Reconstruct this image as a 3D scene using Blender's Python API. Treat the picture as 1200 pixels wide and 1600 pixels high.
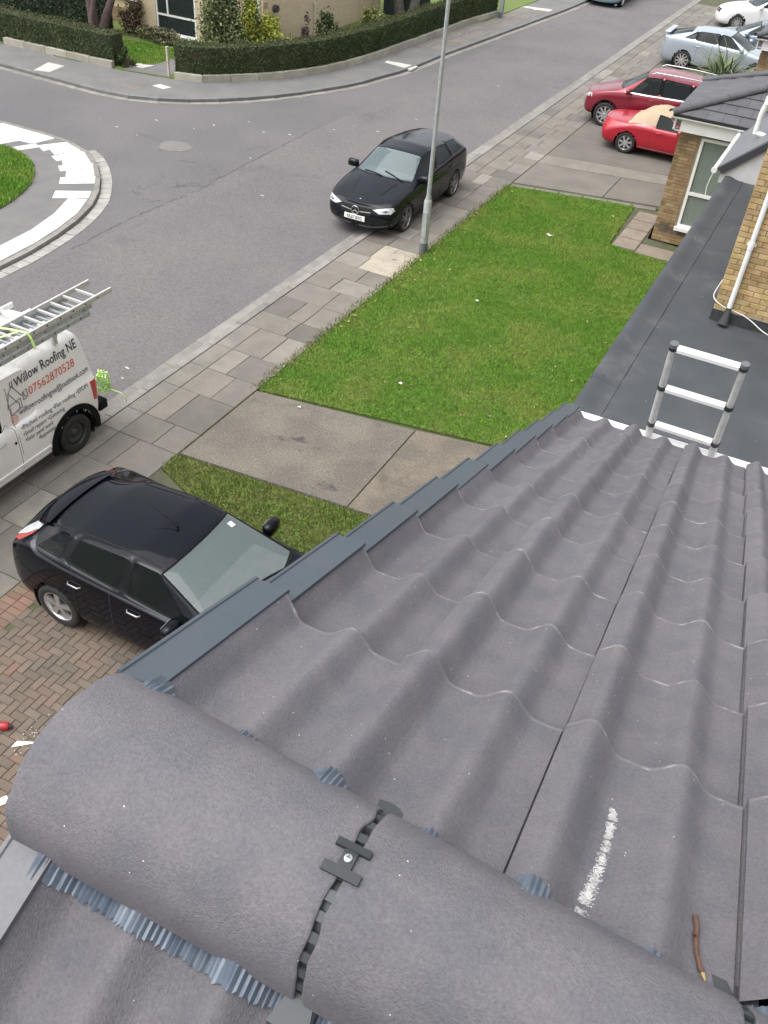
import bpy, bmesh, math, random
import numpy as np
from mathutils import Vector, Matrix
from mathutils.bvhtree import BVHTree
from mathutils.geometry import tessellate_polygon

random.seed(7)
RNG = np.random.default_rng(7)
for o in list(bpy.data.objects):
    bpy.data.objects.remove(o, do_unlink=True)
SC = bpy.context.scene
COL = SC.collection
PI = math.pi

# ------------------------------------------------------------------ camera
cam_data = bpy.data.cameras.new('camera')
cam = bpy.data.objects.new('camera', cam_data)
COL.objects.link(cam)
cam_data.sensor_fit = 'VERTICAL'
cam_data.sensor_height = 24.0
cam_data.lens = 24.0 * 1376.7 / 1600.0
cam_data.clip_start = 0.05
cam_data.clip_end = 2000.0
RX = ((0.8844387, 0.3464533, -0.3126313), (0.4617134, -0.5524153, 0.6940159), (0.0677417, -0.7581606, -0.6485396))
cam.matrix_world = Matrix(((RX[0][0], -RX[0][1], -RX[0][2], 0), (RX[1][0], -RX[1][1], -RX[1][2], 0),
                           (RX[2][0], -RX[2][1], -RX[2][2], 8.3), (0, 0, 0, 1)))
SC.camera = cam

# ------------------------------------------------------------------ overcast sky and soft sun
SUN_DIR = Vector((-0.32, -0.30, 1.0)).normalized()       # towards the sun
elev = math.asin(SUN_DIR.z)
azim = math.atan2(SUN_DIR.x, SUN_DIR.y)
world = bpy.data.worlds.new('World')
SC.world = world
world.use_nodes = True
wn = world.node_tree
wn.nodes.clear()
w_out = wn.nodes.new('ShaderNodeOutputWorld')
w_bg = wn.nodes.new('ShaderNodeBackground')
w_sky = wn.nodes.new('ShaderNodeTexSky')
w_sky.sky_type = 'NISHITA'
w_sky.sun_disc = False
w_sky.sun_elevation = elev
w_sky.sun_rotation = azim
w_sky.air_density = 1.0
w_sky.dust_density = 4.0
w_sky.ozone_density = 1.0
w_hs = wn.nodes.new('ShaderNodeHueSaturation')
w_hs.inputs['Saturation'].default_value = 0.22
wn.links.new(w_sky.outputs['Color'], w_hs.inputs['Color'])
wn.links.new(w_hs.outputs['Color'], w_bg.inputs['Color'])
w_bg.inputs['Strength'].default_value = 0.15
wn.links.new(w_bg.outputs['Background'], w_out.inputs['Surface'])

sun_data = bpy.data.lights.new('sun', 'SUN')
sun_data.energy = 1.1
sun_data.angle = math.radians(75)
sun_data.color = (1.0, 0.985, 0.96)
sun = bpy.data.objects.new('sun', sun_data)
COL.objects.link(sun)
sun.rotation_euler = SUN_DIR.to_track_quat('Z', 'Y').to_euler()
sun.location = (0, 0, 60)

SC.view_settings.view_transform = 'Standard'
SC.view_settings.look = 'None'
SC.view_settings.exposure = 1.05
SC.view_settings.gamma = 1.0
SC.view_settings.use_curve_mapping = False

# ------------------------------------------------------------------ materials
MATS = {}
def mat(name, col, rough=0.7, col2=None, ns=6.0, nd=4.0, lo=0.35, hi=0.65, var=0.0, bump=0.0, bs=80.0, metal=0.0,
        coat=0.0, spec=0.5, speck=None, island=0.0, fine=None, alpha=1.0, stain=None, coatr=0.05, hvar=0.0):
    """procedural material; noise runs in world space so that neighbours differ"""
    if name in MATS:
        return MATS[name]
    m = bpy.data.materials.new(name)
    m.use_nodes = True
    nt = m.node_tree
    N, Lk = nt.nodes, nt.links
    b = N['Principled BSDF']
    b.inputs['Roughness'].default_value = rough
    b.inputs['Metallic'].default_value = metal
    b.inputs['Specular IOR Level'].default_value = spec
    b.inputs['Coat Weight'].default_value = coat
    b.inputs['Coat Roughness'].default_value = coatr
    b.inputs['Alpha'].default_value = alpha
    geo = N.new('ShaderNodeNewGeometry')
    def noise(scale, detail=4.0, r=0.55):
        t = N.new('ShaderNodeTexNoise')
        t.inputs['Scale'].default_value = scale
        t.inputs['Detail'].default_value = detail
        t.inputs['Roughness'].default_value = r
        Lk.new(geo.outputs['Position'], t.inputs['Vector'])
        return t
    def ramp(src, a, c):
        r = N.new('ShaderNodeMapRange')
        r.interpolation_type = 'SMOOTHSTEP'
        r.inputs['From Min'].default_value = a
        r.inputs['From Max'].default_value = c
        Lk.new(src, r.inputs['Value'])
        return r.outputs['Result']
    def mix(fac, c1, c2, blend='MIX'):
        x = N.new('ShaderNodeMix')
        x.data_type = 'RGBA'
        x.blend_type = blend
        for sock, v in ((x.inputs[0], fac), (x.inputs[6], c1), (x.inputs[7], c2)):
            if isinstance(v, (int, float)):
                sock.default_value = v
            elif isinstance(v, (tuple, list)):
                sock.default_value = (v[0], v[1], v[2], 1)
            else:
                Lk.new(v, sock)
        return x.outputs[2]
    cur = (col[0], col[1], col[2])
    if col2 is not None:
        cur = mix(ramp(noise(ns, nd).outputs['Fac'], lo, hi), col, col2)
    if fine is not None:                       # (scale, amount): fine light/dark grain
        t = noise(fine[0], 3.0, 0.7)
        mr = N.new('ShaderNodeMapRange')
        mr.inputs['From Min'].default_value = 0.25
        mr.inputs['From Max'].default_value = 0.75
        mr.inputs['To Min'].default_value = 1 - fine[1]
        mr.inputs['To Max'].default_value = 1 + fine[1]
        Lk.new(t.outputs['Fac'], mr.inputs['Value'])
        cv = N.new('ShaderNodeCombineColor')
        for k in range(3):
            Lk.new(mr.outputs['Result'], cv.inputs[k])
        cur = mix(1.0, cur, cv.outputs['Color'], 'MULTIPLY')
    if stain is not None:                      # (scale, lo, hi, colour, amount)
        fac = ramp(noise(stain[0], 5.0, 0.6).outputs['Fac'], stain[1], stain[2])
        mm = N.new('ShaderNodeMath'); mm.operation = 'MULTIPLY'
        mm.inputs[1].default_value = stain[4]
        Lk.new(fac, mm.inputs[0])
        cur = mix(mm.outputs[0], cur, stain[3])
    if speck is not None:                      # (scale, size, colour, patchiness)
        v = N.new('ShaderNodeTexVoronoi')
        v.inputs['Scale'].default_value = speck[0]
        Lk.new(geo.outputs['Position'], v.inputs['Vector'])
        lt = N.new('ShaderNodeMath'); lt.operation = 'LESS_THAN'
        lt.inputs[1].default_value = speck[1]
        Lk.new(v.outputs['Distance'], lt.inputs[0])
        sep = N.new('ShaderNodeSeparateColor')
        Lk.new(v.outputs['Color'], sep.inputs['Color'])
        gt = N.new('ShaderNodeMath'); gt.operation = 'GREATER_THAN'
        gt.inputs[1].default_value = speck[3]
        Lk.new(sep.outputs[0], gt.inputs[0])
        mu = N.new('ShaderNodeMath'); mu.operation = 'MULTIPLY'
        Lk.new(lt.outputs[0], mu.inputs[0]); Lk.new(gt.outputs[0], mu.inputs[1])
        cur = mix(mu.outputs[0], cur, speck[2])
    if var or island or hvar:
        hs = N.new('ShaderNodeHueSaturation')
        if island:
            rnd = geo.outputs['Random Per Island']; amt = island
        else:
            oi = N.new('ShaderNodeObjectInfo'); rnd = oi.outputs['Random']; amt = var
        mr = N.new('ShaderNodeMapRange')
        mr.inputs['To Min'].default_value = 1 - amt
        mr.inputs['To Max'].default_value = 1 + amt
        Lk.new(rnd, mr.inputs['Value'])
        Lk.new(mr.outputs['Result'], hs.inputs['Value'])
        if hvar:
            m3 = N.new('ShaderNodeMath'); m3.operation = 'MULTIPLY'; m3.inputs[1].default_value = 7.31
            Lk.new(rnd, m3.inputs[0])
            fr = N.new('ShaderNodeMath'); fr.operation = 'FRACT'
            Lk.new(m3.outputs[0], fr.inputs[0])
            m2 = N.new('ShaderNodeMapRange')
            m2.inputs['To Min'].default_value = 0.5 - hvar
            m2.inputs['To Max'].default_value = 0.5 + hvar
            Lk.new(fr.outputs[0], m2.inputs['Value'])
            Lk.new(m2.outputs['Result'], hs.inputs['Hue'])
        if isinstance(cur, tuple):
            hs.inputs['Color'].default_value = (*cur, 1)
        else:
            Lk.new(cur, hs.inputs['Color'])
        cur = hs.outputs['Color']
    if isinstance(cur, tuple):
        b.inputs['Base Color'].default_value = (*cur, 1)
    else:
        Lk.new(cur, b.inputs['Base Color'])
    if bump:
        bp = N.new('ShaderNodeBump')
        bp.inputs['Strength'].default_value = bump
        bp.inputs['Distance'].default_value = 0.01
        Lk.new(noise(bs, 4.0, 0.65).outputs['Fac'], bp.inputs['Height'])
        Lk.new(bp.outputs['Normal'], b.inputs['Normal'])
    MATS[name] = m
    return m

TILE = mat('tile_concrete', (0.142, 0.132, 0.143), 0.78, (0.112, 0.109, 0.123), ns=11, nd=8, lo=0.30, hi=0.70, var=0.08, bump=0.55, bs=330,
           fine=(200, 0.24), stain=(5, 0.58, 0.80, (0.20, 0.160, 0.148), 0.40), speck=(75, 0.085, (0.60, 0.58, 0.56), 0.90))
VERGE = mat('verge_plastic', (0.0479, 0.0625, 0.0757), 0.42, (0.0537, 0.0665, 0.0781), ns=9, var=0.05, fine=(90, 0.05))
ROLLM = mat('ridge_roll_foil', (0.0936, 0.1170, 0.1521), 0.45, (0.1170, 0.1388, 0.1716), ns=30, metal=0.1)
BLACKP = mat('black_plastic', (0.020, 0.023, 0.026), 0.5)
STEEL = mat('bright_steel', (0.75, 0.75, 0.74), 0.3, metal=1.0)
ALU = mat('ladder_aluminium', (0.52, 0.515, 0.50), 0.42, (0.44, 0.435, 0.42), ns=25, metal=0.15)
WHITEP = mat('white_upvc', (0.78, 0.78, 0.77), 0.35, (0.70, 0.70, 0.68), ns=3, lo=0.45, hi=0.75)
FELT = mat('roofing_felt', (0.0416, 0.0472, 0.0544), 0.85, (0.0528, 0.0576, 0.0648), ns=1.6, nd=8, var=0.08, bump=0.4, bs=200,
           fine=(120, 0.25), stain=(1.6, 0.56, 0.74, (0.11, 0.113, 0.117), 0.55), speck=(9, 0.05, (0.5, 0.5, 0.5), 0.9))
BRICK = mat('buff_brick', (0.3680, 0.2530, 0.1058), 0.85, (0.4600, 0.3404, 0.1748), ns=7, var=0.22, hvar=0.012, bump=0.4, bs=160, fine=(120, 0.15))
BRICKB = mat('brown_brick', (0.225, 0.150, 0.078), 0.85, (0.31, 0.22, 0.12), ns=4, var=0.25, hvar=0.012, bump=0.4, bs=160, fine=(90, 0.18))
MORTAR = mat('mortar', (0.2610, 0.2115, 0.1440), 0.9, (0.2160, 0.1800, 0.1260), ns=8)
PALEBRICK = mat('pale_brick_wall', (0.47, 0.36, 0.215), 0.85, (0.41, 0.305, 0.175), ns=2.5, fine=(14, 0.12), bump=0.2, bs=30)
ASPHALT = mat('asphalt', (0.0986, 0.0950, 0.0977), 0.88, (0.1250, 0.1170, 0.1179), ns=0.30, nd=8, lo=0.3, hi=0.7, bump=0.7, bs=60, fine=(24, 0.30),
              stain=(1.3, 0.60, 0.78, (0.095, 0.094, 0.10), 0.55), speck=(30, 0.12, (0.27, 0.26, 0.255), 0.72))
FOOTM = mat('footway_tarmac', (0.1232, 0.1214, 0.1197), 0.88, (0.1496, 0.1461, 0.1408), ns=1.1, fine=(60, 0.15), bump=0.3, bs=90)
SLAB = mat('paving_concrete', (0.170, 0.152, 0.130), 0.88, (0.140, 0.128, 0.112), ns=2.2, nd=6, var=0.10, hvar=0.006, fine=(40, 0.26), bump=0.4, bs=130,
           stain=(1.7, 0.62, 0.8, (0.12, 0.12, 0.105), 0.5))
KERBM = mat('kerb_concrete', (0.2205, 0.2070, 0.1845), 0.88, (0.1755, 0.1665, 0.1512), ns=4, var=0.12, fine=(80, 0.14), bump=0.3, bs=120)
KERBD = mat('kerb_concrete_grey', (0.1628, 0.1602, 0.1566), 0.88, (0.1320, 0.1320, 0.1302), ns=4, var=0.12, fine=(80, 0.14))
AGGR = mat('aggregate_concrete', (0.1845, 0.1692, 0.1458), 0.9, (0.1440, 0.1332, 0.1170), ns=2, fine=(42, 0.35), bump=0.5, bs=90, var=0.06,
           speck=(35, 0.16, (0.36, 0.34, 0.31), 0.6))
DRIVE = mat('drive_concrete', (0.142, 0.126, 0.104), 0.9, (0.104, 0.094, 0.080), ns=1.1, nd=7, fine=(30, 0.42), bump=0.5, bs=80, var=0.05,
            speck=(24, 0.16, (0.27, 0.24, 0.20), 0.6), stain=(1.5, 0.56, 0.74, (0.070, 0.062, 0.052), 0.75))
JOINT = mat('joint_soil', (0.060, 0.057, 0.042), 0.95, (0.075, 0.085, 0.035), ns=2.5)
WHITESLAB = mat('white_slab', (0.64, 0.63, 0.585), 0.85, (0.52, 0.51, 0.47), ns=2.2, nd=7, var=0.06, fine=(40, 0.10), stain=(3, 0.6, 0.8, (0.33, 0.32, 0.29), 0.6))
PALESLAB = mat('pale_slab', (0.47, 0.455, 0.41), 0.85, (0.41, 0.40, 0.365), ns=3, var=0.08, fine=(60, 0.10))
CREAMSLAB = mat('cream_slab', (0.335, 0.298, 0.232), 0.85, (0.275, 0.248, 0.198), ns=3, fine=(60, 0.10), var=0.08)
PAVER = mat('block_paver', (0.142, 0.103, 0.080), 0.88, (0.115, 0.095, 0.076), ns=2.4, var=0.13, hvar=0.008, fine=(80, 0.22), bump=0.4, bs=120,
            stain=(3.1, 0.62, 0.80, (0.108, 0.106, 0.080), 0.5), speck=(22, 0.05, (0.5, 0.5, 0.47), 0.8))
PAVERR = mat('red_paver', (0.190, 0.110, 0.080), 0.88, (0.145, 0.105, 0.078), ns=4, var=0.18, fine=(80, 0.2), bump=0.4, bs=120)
SOIL = mat('soil', (0.055, 0.042, 0.028), 0.95, (0.04, 0.05, 0.02), ns=5)
TURF = mat('turf', (0.090, 0.150, 0.026), 0.95, (0.120, 0.152, 0.038), ns=0.9, nd=6, fine=(30, 0.3), bump=0.8, bs=60)
GRASS = mat('grass_blades', (0.125, 0.262, 0.030), 0.75, (0.200, 0.292, 0.052), ns=0.9, nd=8, lo=0.38, hi=0.66, island=0.22, fine=(5, 0.22), spec=0.25,
            stain=(1.5, 0.60, 0.80, (0.25, 0.225, 0.085), 0.6))
GRASSD = mat('grass_blades_dull', (0.125, 0.168, 0.038), 0.75, (0.200, 0.195, 0.070), ns=2.2, nd=7, island=0.35, spec=0.25, fine=(8, 0.3),
             stain=(2.5, 0.58, 0.78, (0.24, 0.19, 0.09), 0.6))
HEDGE = mat('hedge_leaf', (0.0441, 0.0714, 0.0252), 0.7, (0.0672, 0.0945, 0.0357), ns=1.5, island=0.4, spec=0.25)
HEDGET = mat('hedge_twig', (0.075, 0.070, 0.038), 0.8, island=0.3)
GLASSM = None

# ------------------------------------------------------------------ helpers
def link(o):
    COL.objects.link(o)
    return o

def tag(o, label=None, cat=None, group=None, kind=None):
    if label: o['label'] = label
    if cat: o['category'] = cat
    if group: o['group'] = group
    if kind: o['kind'] = kind
    return o

def empty(name, loc=(0, 0, 0), rz=0.0, label=None, cat=None, group=None):
    o = bpy.data.objects.new(name, None)
    o.empty_display_size = 0.2
    o.location = loc
    o.rotation_euler = (0, 0, rz)
    link(o)
    return tag(o, label, cat, group)

def mobj(name, me, m=None, parent=None, smooth=False):
    if m is not None and len(me.materials) == 0:
        for x in (m if isinstance(m, (list, tuple)) else [m]):
            me.materials.append(x)
    o = bpy.data.objects.new(name, me)
    link(o)
    if parent is not None:
        o.parent = parent
    if smooth:
        me.shade_smooth()
    return o

def mesh_np(name, V, F, nv):
    """fast mesh: V (n,3), F (m,nv) indices"""
    me = bpy.data.meshes.new(name)
    V = np.asarray(V, np.float32); F = np.asarray(F, np.int32)
    me.vertices.add(len(V)); me.vertices.foreach_set('co', V.ravel())
    me.loops.add(F.size); me.loops.foreach_set('vertex_index', F.ravel())
    me.polygons.add(len(F))
    me.polygons.foreach_set('loop_start', np.arange(0, F.size, nv, dtype=np.int32))
    me.update(calc_edges=True)
    return me

class MB:
    def __init__(s):
        s.v = []; s.f = []; s.mi = []; s.cur = 0
    def add(s, vs, fs):
        n = len(s.v)
        s.v += [tuple(p) for p in vs]
        for f in fs:
            s.f.append(tuple(i + n for i in f)); s.mi.append(s.cur)
        return s
    def box(s, x0, x1, y0, y1, z0, z1, ch=0.0):
        if ch <= 0:
            v = [(x, y, z) for z in (z0, z1) for y in (y0, y1) for x in (x0, x1)]
            return s.add(v, [(0, 2, 3, 1), (4, 5, 7, 6), (0, 1, 5, 4), (1, 3, 7, 5), (3, 2, 6, 7), (2, 0, 4, 6)])
        v = [(x0, y0, z0), (x1, y0, z0), (x1, y1, z0), (x0, y1, z0),
             (x0, y0, z1 - ch), (x1, y0, z1 - ch), (x1, y1, z1 - ch), (x0, y1, z1 - ch),
             (x0 + ch, y0 + ch, z1), (x1 - ch, y0 + ch, z1), (x1 - ch, y1 - ch, z1), (x0 + ch, y1 - ch, z1)]
        f = [(3, 2, 1, 0)]
        for k in range(4):
            j = (k + 1) % 4
            f += [(k, j, j + 4, k + 4), (k + 4, j + 4, j + 8, k + 8)]
        f.append((8, 9, 10, 11))
        return s.add(v, f)
    def prism(s, poly, z0, z1):
        n = len(poly)
        a = sum(poly[i][0] * poly[(i + 1) % n][1] - poly[(i + 1) % n][0] * poly[i][1] for i in range(n))
        if a < 0: poly = poly[::-1]
        v = [(p[0], p[1], z0) for p in poly] + [(p[0], p[1], z1) for p in poly]
        f = [(i, (i + 1) % n, (i + 1) % n + n, i + n) for i in range(n)]
        for t in tessellate_polygon([[Vector((p[0], p[1], 0)) for p in poly]]):
            p = [poly[k] for k in t]
            ar = (p[1][0] - p[0][0]) * (p[2][1] - p[0][1]) - (p[2][0] - p[0][0]) * (p[1][1] - p[0][1])
            t = t if ar > 0 else t[::-1]
            f.append(tuple(k + n for k in t)); f.append(tuple(reversed(t)))
        return s.add(v, f)
    def extrude_x(s, prof, x0, x1, closed=True):
        """profile of (y,z) points swept along x"""
        n = len(prof)
        v = [(x0, y, z) for y, z in prof] + [(x1, y, z) for y, z in prof]
        f = [(i, (i + 1) % n, (i + 1) % n + n, i + n) for i in range(n if closed else n - 1)]
        if closed:
            f += [tuple(range(n - 1, -1, -1)), tuple(range(n, 2 * n))]
        return s.add(v, f)
    def tube(s, pts, r, n=8, caps=True):
        pts = [Vector(p) for p in pts]
        rs = r if isinstance(r, (list, tuple)) else [r] * len(pts)
        rings = []
        up = None
        for i, p in enumerate(pts):
            d = (pts[min(i + 1, len(pts) - 1)] - pts[max(i - 1, 0)]).normalized()
            if up is None:
                up = Vector((0, 0, 1)) if abs(d.z) < 0.9 else Vector((1, 0, 0))
            a = d.cross(up).normalized(); b = a.cross(d).normalized(); up = b
            rings.append([p + a * (rs[i] * math.cos(2 * PI * k / n)) + b * (rs[i] * math.sin(2 * PI * k / n)) for k in range(n)])
        v = [q for ring in rings for q in ring]
        f = []
        for i in range(len(pts) - 1):
            for k in range(n):
                j = (k + 1) % n
                f.append((i * n + k, i * n + j, (i + 1) * n + j, (i + 1) * n + k))
        if caps:
            f.append(tuple(range(n - 1, -1, -1)))
            f.append(tuple((len(pts) - 1) * n + k for k in range(n)))
        return s.add(v, f)
    def cyl(s, p0, p1, r, n=16):
        return s.tube([p0, p1], r, n)
    def lathe(s, prof, n=28, axis='y', c=(0, 0, 0)):
        """profile (radius, offset along the axis)"""
        v = []; m = len(prof)
        for k in range(n):
            a = 2 * PI * k / n
            for r, o in prof:
                if axis == 'y': v.append((c[0] + r * math.cos(a), c[1] + o, c[2] + r * math.sin(a)))
                elif axis == 'z': v.append((c[0] + r * math.cos(a), c[1] + r * math.sin(a), c[2] + o))
                else: v.append((c[0] + o, c[1] + r * math.cos(a), c[2] + r * math.sin(a)))
        f = []
        for k in range(n):
            j = (k + 1) % n
            for i in range(m - 1):
                f.append((k * m + i, j * m + i, j * m + i + 1, k * m + i + 1))
        return s.add(v, f)
    def grid(s, rows):
        n, m = len(rows), len(rows[0])
        v = [p for r in rows for p in r]
        f = [(i * m + j, i * m + j + 1, (i + 1) * m + j + 1, (i + 1) * m + j) for i in range(n - 1) for j in range(m - 1)]
        return s.add(v, f)
    def mesh(s, name):
        me = bpy.data.meshes.new(name)
        me.from_pydata(s.v, [], s.f)
        if any(s.mi):
            me.polygons.foreach_set('material_index', s.mi)
        me.update()
        return me
    def build(s, name, m, parent=None, smooth=False, bevel=0.0, fix=True, seg=2):
        me = s.mesh(name)
        if fix or bevel:
            bm = bmesh.new(); bm.from_mesh(me)
            bmesh.ops.recalc_face_normals(bm, faces=bm.faces[:])
            if bevel:
                bmesh.ops.bevel(bm, geom=[e for e in bm.edges if len(e.link_faces) == 2 and e.calc_face_angle(0) > 0.5],
                                offset=bevel, segments=seg, affect='EDGES', profile=0.5)
            bm.to_mesh(me); bm.free()
        o = mobj(name, me, m, parent)
        if smooth:
            me.shade_smooth()
            me.set_sharp_from_angle(angle=math.radians(48))
        return o

def copy_piece(src, parent, loc, rz=0.0, mtl=None):
    c = src.copy()
    link(c)
    c.parent = parent
    c.location = loc
    c.rotation_euler = (0, 0, rz)
    return c

def copy_tree(o, parent=None):
    c = o.copy(); link(c); c.parent = parent
    for ch in o.children: copy_tree(ch, c)
    return c

def resample(path, step):
    P = [np.array(p, float) for p in path]
    # Catmull-Rom
    dense = []
    for i in range(len(P) - 1):
        p0 = P[max(i - 1, 0)]; p1 = P[i]; p2 = P[i + 1]; p3 = P[min(i + 2, len(P) - 1)]
        n = max(2, int(np.linalg.norm(p2 - p1) / 0.05))
        for t in np.linspace(0, 1, n, endpoint=False):
            dense.append(0.5 * (2 * p1 + (p2 - p0) * t + (2 * p0 - 5 * p1 + 4 * p2 - p3) * t * t + (3 * p1 - p0 - 3 * p2 + p3) * t ** 3))
    dense.append(P[-1])
    D = np.array(dense)
    L = np.concatenate([[0], np.cumsum(np.linalg.norm(np.diff(D, axis=0), axis=1))])
    n = max(1, int(round(L[-1] / step)))
    s = np.linspace(0, L[-1], n + 1)
    return np.stack([np.interp(s, L, D[:, 0]), np.interp(s, L, D[:, 1])], 1)

def normals2(Q):
    T = np.gradient(Q, axis=0)
    T /= np.linalg.norm(T, axis=1)[:, None]
    return np.stack([-T[:, 1], T[:, 0]], 1)      # left of travel

def offset_path(Q, d):
    return Q + normals2(Q) * d

def stones_along(Q, d0, d1, z0, z1, parent, name, m, gap=0.006, ch=0.008, sub=1, jz=0.003):
    """one stone per interval of the path Q (numpy), between offsets d0 and d1"""
    A = offset_path(Q, d0); B = offset_path(Q, d1)
    out = []
    for i in range(0, len(Q) - 1, sub):
        j = min(i + sub, len(Q) - 1)
        e = gap / max(1e-6, np.linalg.norm(Q[j] - Q[i]))
        n = j - i
        low = []; top = []
        def pt(C, t):
            k = min(int(t), n - 1); fr = t - k
            return C[i + k] * (1 - fr) + C[i + k + 1] * fr
        ts = [e * n] + list(range(1, n)) + [n - e * n]
        ring = [pt(A, t) for t in ts] + [pt(B, t) for t in reversed(ts)]
        c = sum(ring) / len(ring)
        dz = random.uniform(-jz, jz)
        k = len(ring)
        v = [(p[0] - c[0], p[1] - c[1], z0) for p in ring]
        v += [(p[0] - c[0], p[1] - c[1], z1 + dz - ch) for p in ring]
        v += [((p[0] - c[0]) * (1 - ch / 0.12), (p[1] - c[1]) * (1 - ch / 0.3), z1 + dz) for p in ring]
        f = []
        for a in range(k):
            b2 = (a + 1) % k
            f += [(a, b2, b2 + k, a + k), (a + k, b2 + k, b2 + 2 * k, a + 2 * k)]
        f.append(tuple(range(2 * k, 3 * k)))
        me = bpy.data.meshes.new(name)
        me.from_pydata(v, [], f)
        bm = bmesh.new(); bm.from_mesh(me); bmesh.ops.recalc_face_normals(bm, faces=bm.faces[:]); bm.to_mesh(me); bm.free()
        o = mobj(name, me, m, parent)
        o.location = (c[0], c[1], 0)
        out.append(o)
    return out

def in_poly(P, poly):
    x, y = P[:, 0], P[:, 1]
    inside = np.zeros(len(P), bool)
    n = len(poly)
    for i in range(n):
        x0, y0 = poly[i]; x1, y1 = poly[(i + 1) % n]
        c = ((y0 > y) != (y1 > y)) & (x < (x1 - x0) * (y - y0) / (y1 - y0 + 1e-12) + x0)
        inside ^= c
    return inside

def grass(name, label, poly, dens, m, h=(0.03, 0.07), wd=0.007, z=0.0, edge_rag=0.05, parent=None):
    lo = np.min(poly, 0) - edge_rag; hi = np.max(poly, 0) + edge_rag
    n = int(dens * (hi - lo).prod())
    P = RNG.uniform(lo, hi, (n, 2))
    P = P[in_poly(P, poly)]
    P = P + RNG.normal(0, edge_rag * 0.5, P.shape)
    n = len(P)
    a = RNG.uniform(0, 2 * PI, n); hh = RNG.uniform(h[0], h[1], n)
    ww = wd * RNG.uniform(0.7, 1.4, n)
    lean = RNG.uniform(0.1, 0.9, n) * hh; la = RNG.uniform(0, 2 * PI, n)
    V = np.zeros((n, 3, 3))
    V[:, 0, 0] = P[:, 0] + np.cos(a) * ww; V[:, 0, 1] = P[:, 1] + np.sin(a) * ww; V[:, 0, 2] = z - 0.004
    V[:, 1, 0] = P[:, 0] - np.cos(a) * ww; V[:, 1, 1] = P[:, 1] - np.sin(a) * ww; V[:, 1, 2] = z - 0.004
    V[:, 2, 0] = P[:, 0] + np.cos(la) * lean; V[:, 2, 1] = P[:, 1] + np.sin(la) * lean; V[:, 2, 2] = z + hh
    me = mesh_np(name, V.reshape(-1, 3), np.arange(3 * n).reshape(-1, 3), 3)
    o = mobj(name, me, m, parent)
    return tag(o, label, 'grass', kind='stuff')

def leaves_mesh(name, C, size, flat=0.0, aspect=0.5):
    """leaf quads (rhombus, folded) around centres C (n,3)"""
    n = len(C)
    d = RNG.normal(size=(n, 3)); d[:, 2] *= (1 - flat); d /= np.linalg.norm(d, axis=1)[:, None]
    e = RNG.normal(size=(n, 3)); e -= d * (e * d).sum(1)[:, None]; e /= np.linalg.norm(e, axis=1)[:, None]
    s = size * RNG.uniform(0.6, 1.4, n)[:, None]
    V = np.stack([C - d * s, C + e * s * aspect, C + d * s, C - e * s * aspect], 1)
    return mesh_np(name, V.reshape(-1, 3), np.arange(4 * n).reshape(-1, 4), 4)
# ================================================================== SETTING: ground, road, footways
RZ = -0.08           # road level; footways and plots are at z = 0
def sheet(name, poly, z, m, th=0.25):
    o = MB().prism(poly, z - th, z).build(name, m, fix=False)
    return tag(o, kind='structure')

sheet('ground', [(-400, -300), (400, -300), (400, 500), (-400, 500)], -0.4, SOIL, 0.2)
road = sheet('road', [(-75, -60), (-8.9, -60), (-8.9, 140), (-75, 140)], RZ, ASPHALT)

# the main carriageway was surfaced separately: a warmer, rougher mat beside the older grey of the side road
ASPH2 = mat('asphalt_warm', (0.112, 0.104, 0.106), 0.9, (0.132, 0.120, 0.120), ns=0.45, nd=8, lo=0.3, hi=0.7, bump=0.8, bs=55, fine=(22, 0.32),
            stain=(0.8, 0.56, 0.74, (0.083, 0.079, 0.082), 0.6), speck=(26, 0.13, (0.22, 0.205, 0.20), 0.70))
lane = MB().prism([(-13.62, -60), (-9.0, -60), (-9.0, 140), (-13.3, 140), (-13.45, 40), (-13.72, 22.5), (-13.62, 18.5)], RZ - 0.05, RZ + 0.003).build('carriageway', ASPH2, road, fix=False)
# cracks and the long joint of two asphalt passes: thin recessed-looking filler ribbons
def ribbon(Q, w, z):
    Q = np.asarray(Q, float); Nn = normals2(Q)
    ws = np.array([w * random.choice((0.0, 0.3, 0.7, 1.0, 1.3)) for _ in Q])[:, None]
    A = Q + Nn * ws; B = Q - Nn * ws
    return [(a[0], a[1], z) for a in A], [(b[0], b[1], z) for b in B]
def crack(mb, pts, w=0.012, jag=0.06, step=0.09):
    w *= 0.62
    Q = resample(pts, step)
    Q = Q + RNG.normal(0, jag, Q.shape)
    a, b = ribbon(Q, w, RZ + 0.006)
    mb.grid([a, b])
TAR = mat('crack_tar', (0.072, 0.071, 0.074), 0.9, (0.10, 0.098, 0.10), ns=2)
mb = MB()
crack(mb, [(-13.7, 24.0), (-13.75, 22.05), (-13.72, 20.9), (-13.66, 18.9), (-13.59, 17.3), (-13.75, 15.4), (-13.7, 13.0)], 0.022, 0.03)
crack(mb, [(-14.2, 16.9), (-13.95, 17.6), (-13.6, 17.7), (-13.4, 18.3), (-13.05, 18.2)], 0.014)
crack(mb, [(-14.6, 17.6), (-14.1, 17.3), (-13.6, 17.6)], 0.012)
crack(mb, [(-13.6, 17.7), (-13.9, 18.6), (-14.6, 18.9), (-15.3, 18.6)], 0.010)
crack(mb, [(-15.0, 16.7), (-14.6, 16.3), (-14.2, 16.1), (-13.8, 16.4)], 0.013)
crack(mb, [(-14.9, 17.7), (-14.6, 17.0), (-14.8, 16.5)], 0.010)
crack(mb, [(-16.0, 18.9), (-16.4, 19.6), (-17.3, 19.7)], 0.014)
crack(mb, [(-14.4, 20.3), (-14.0, 21.0), (-13.2, 21.2)], 0.010)
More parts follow.
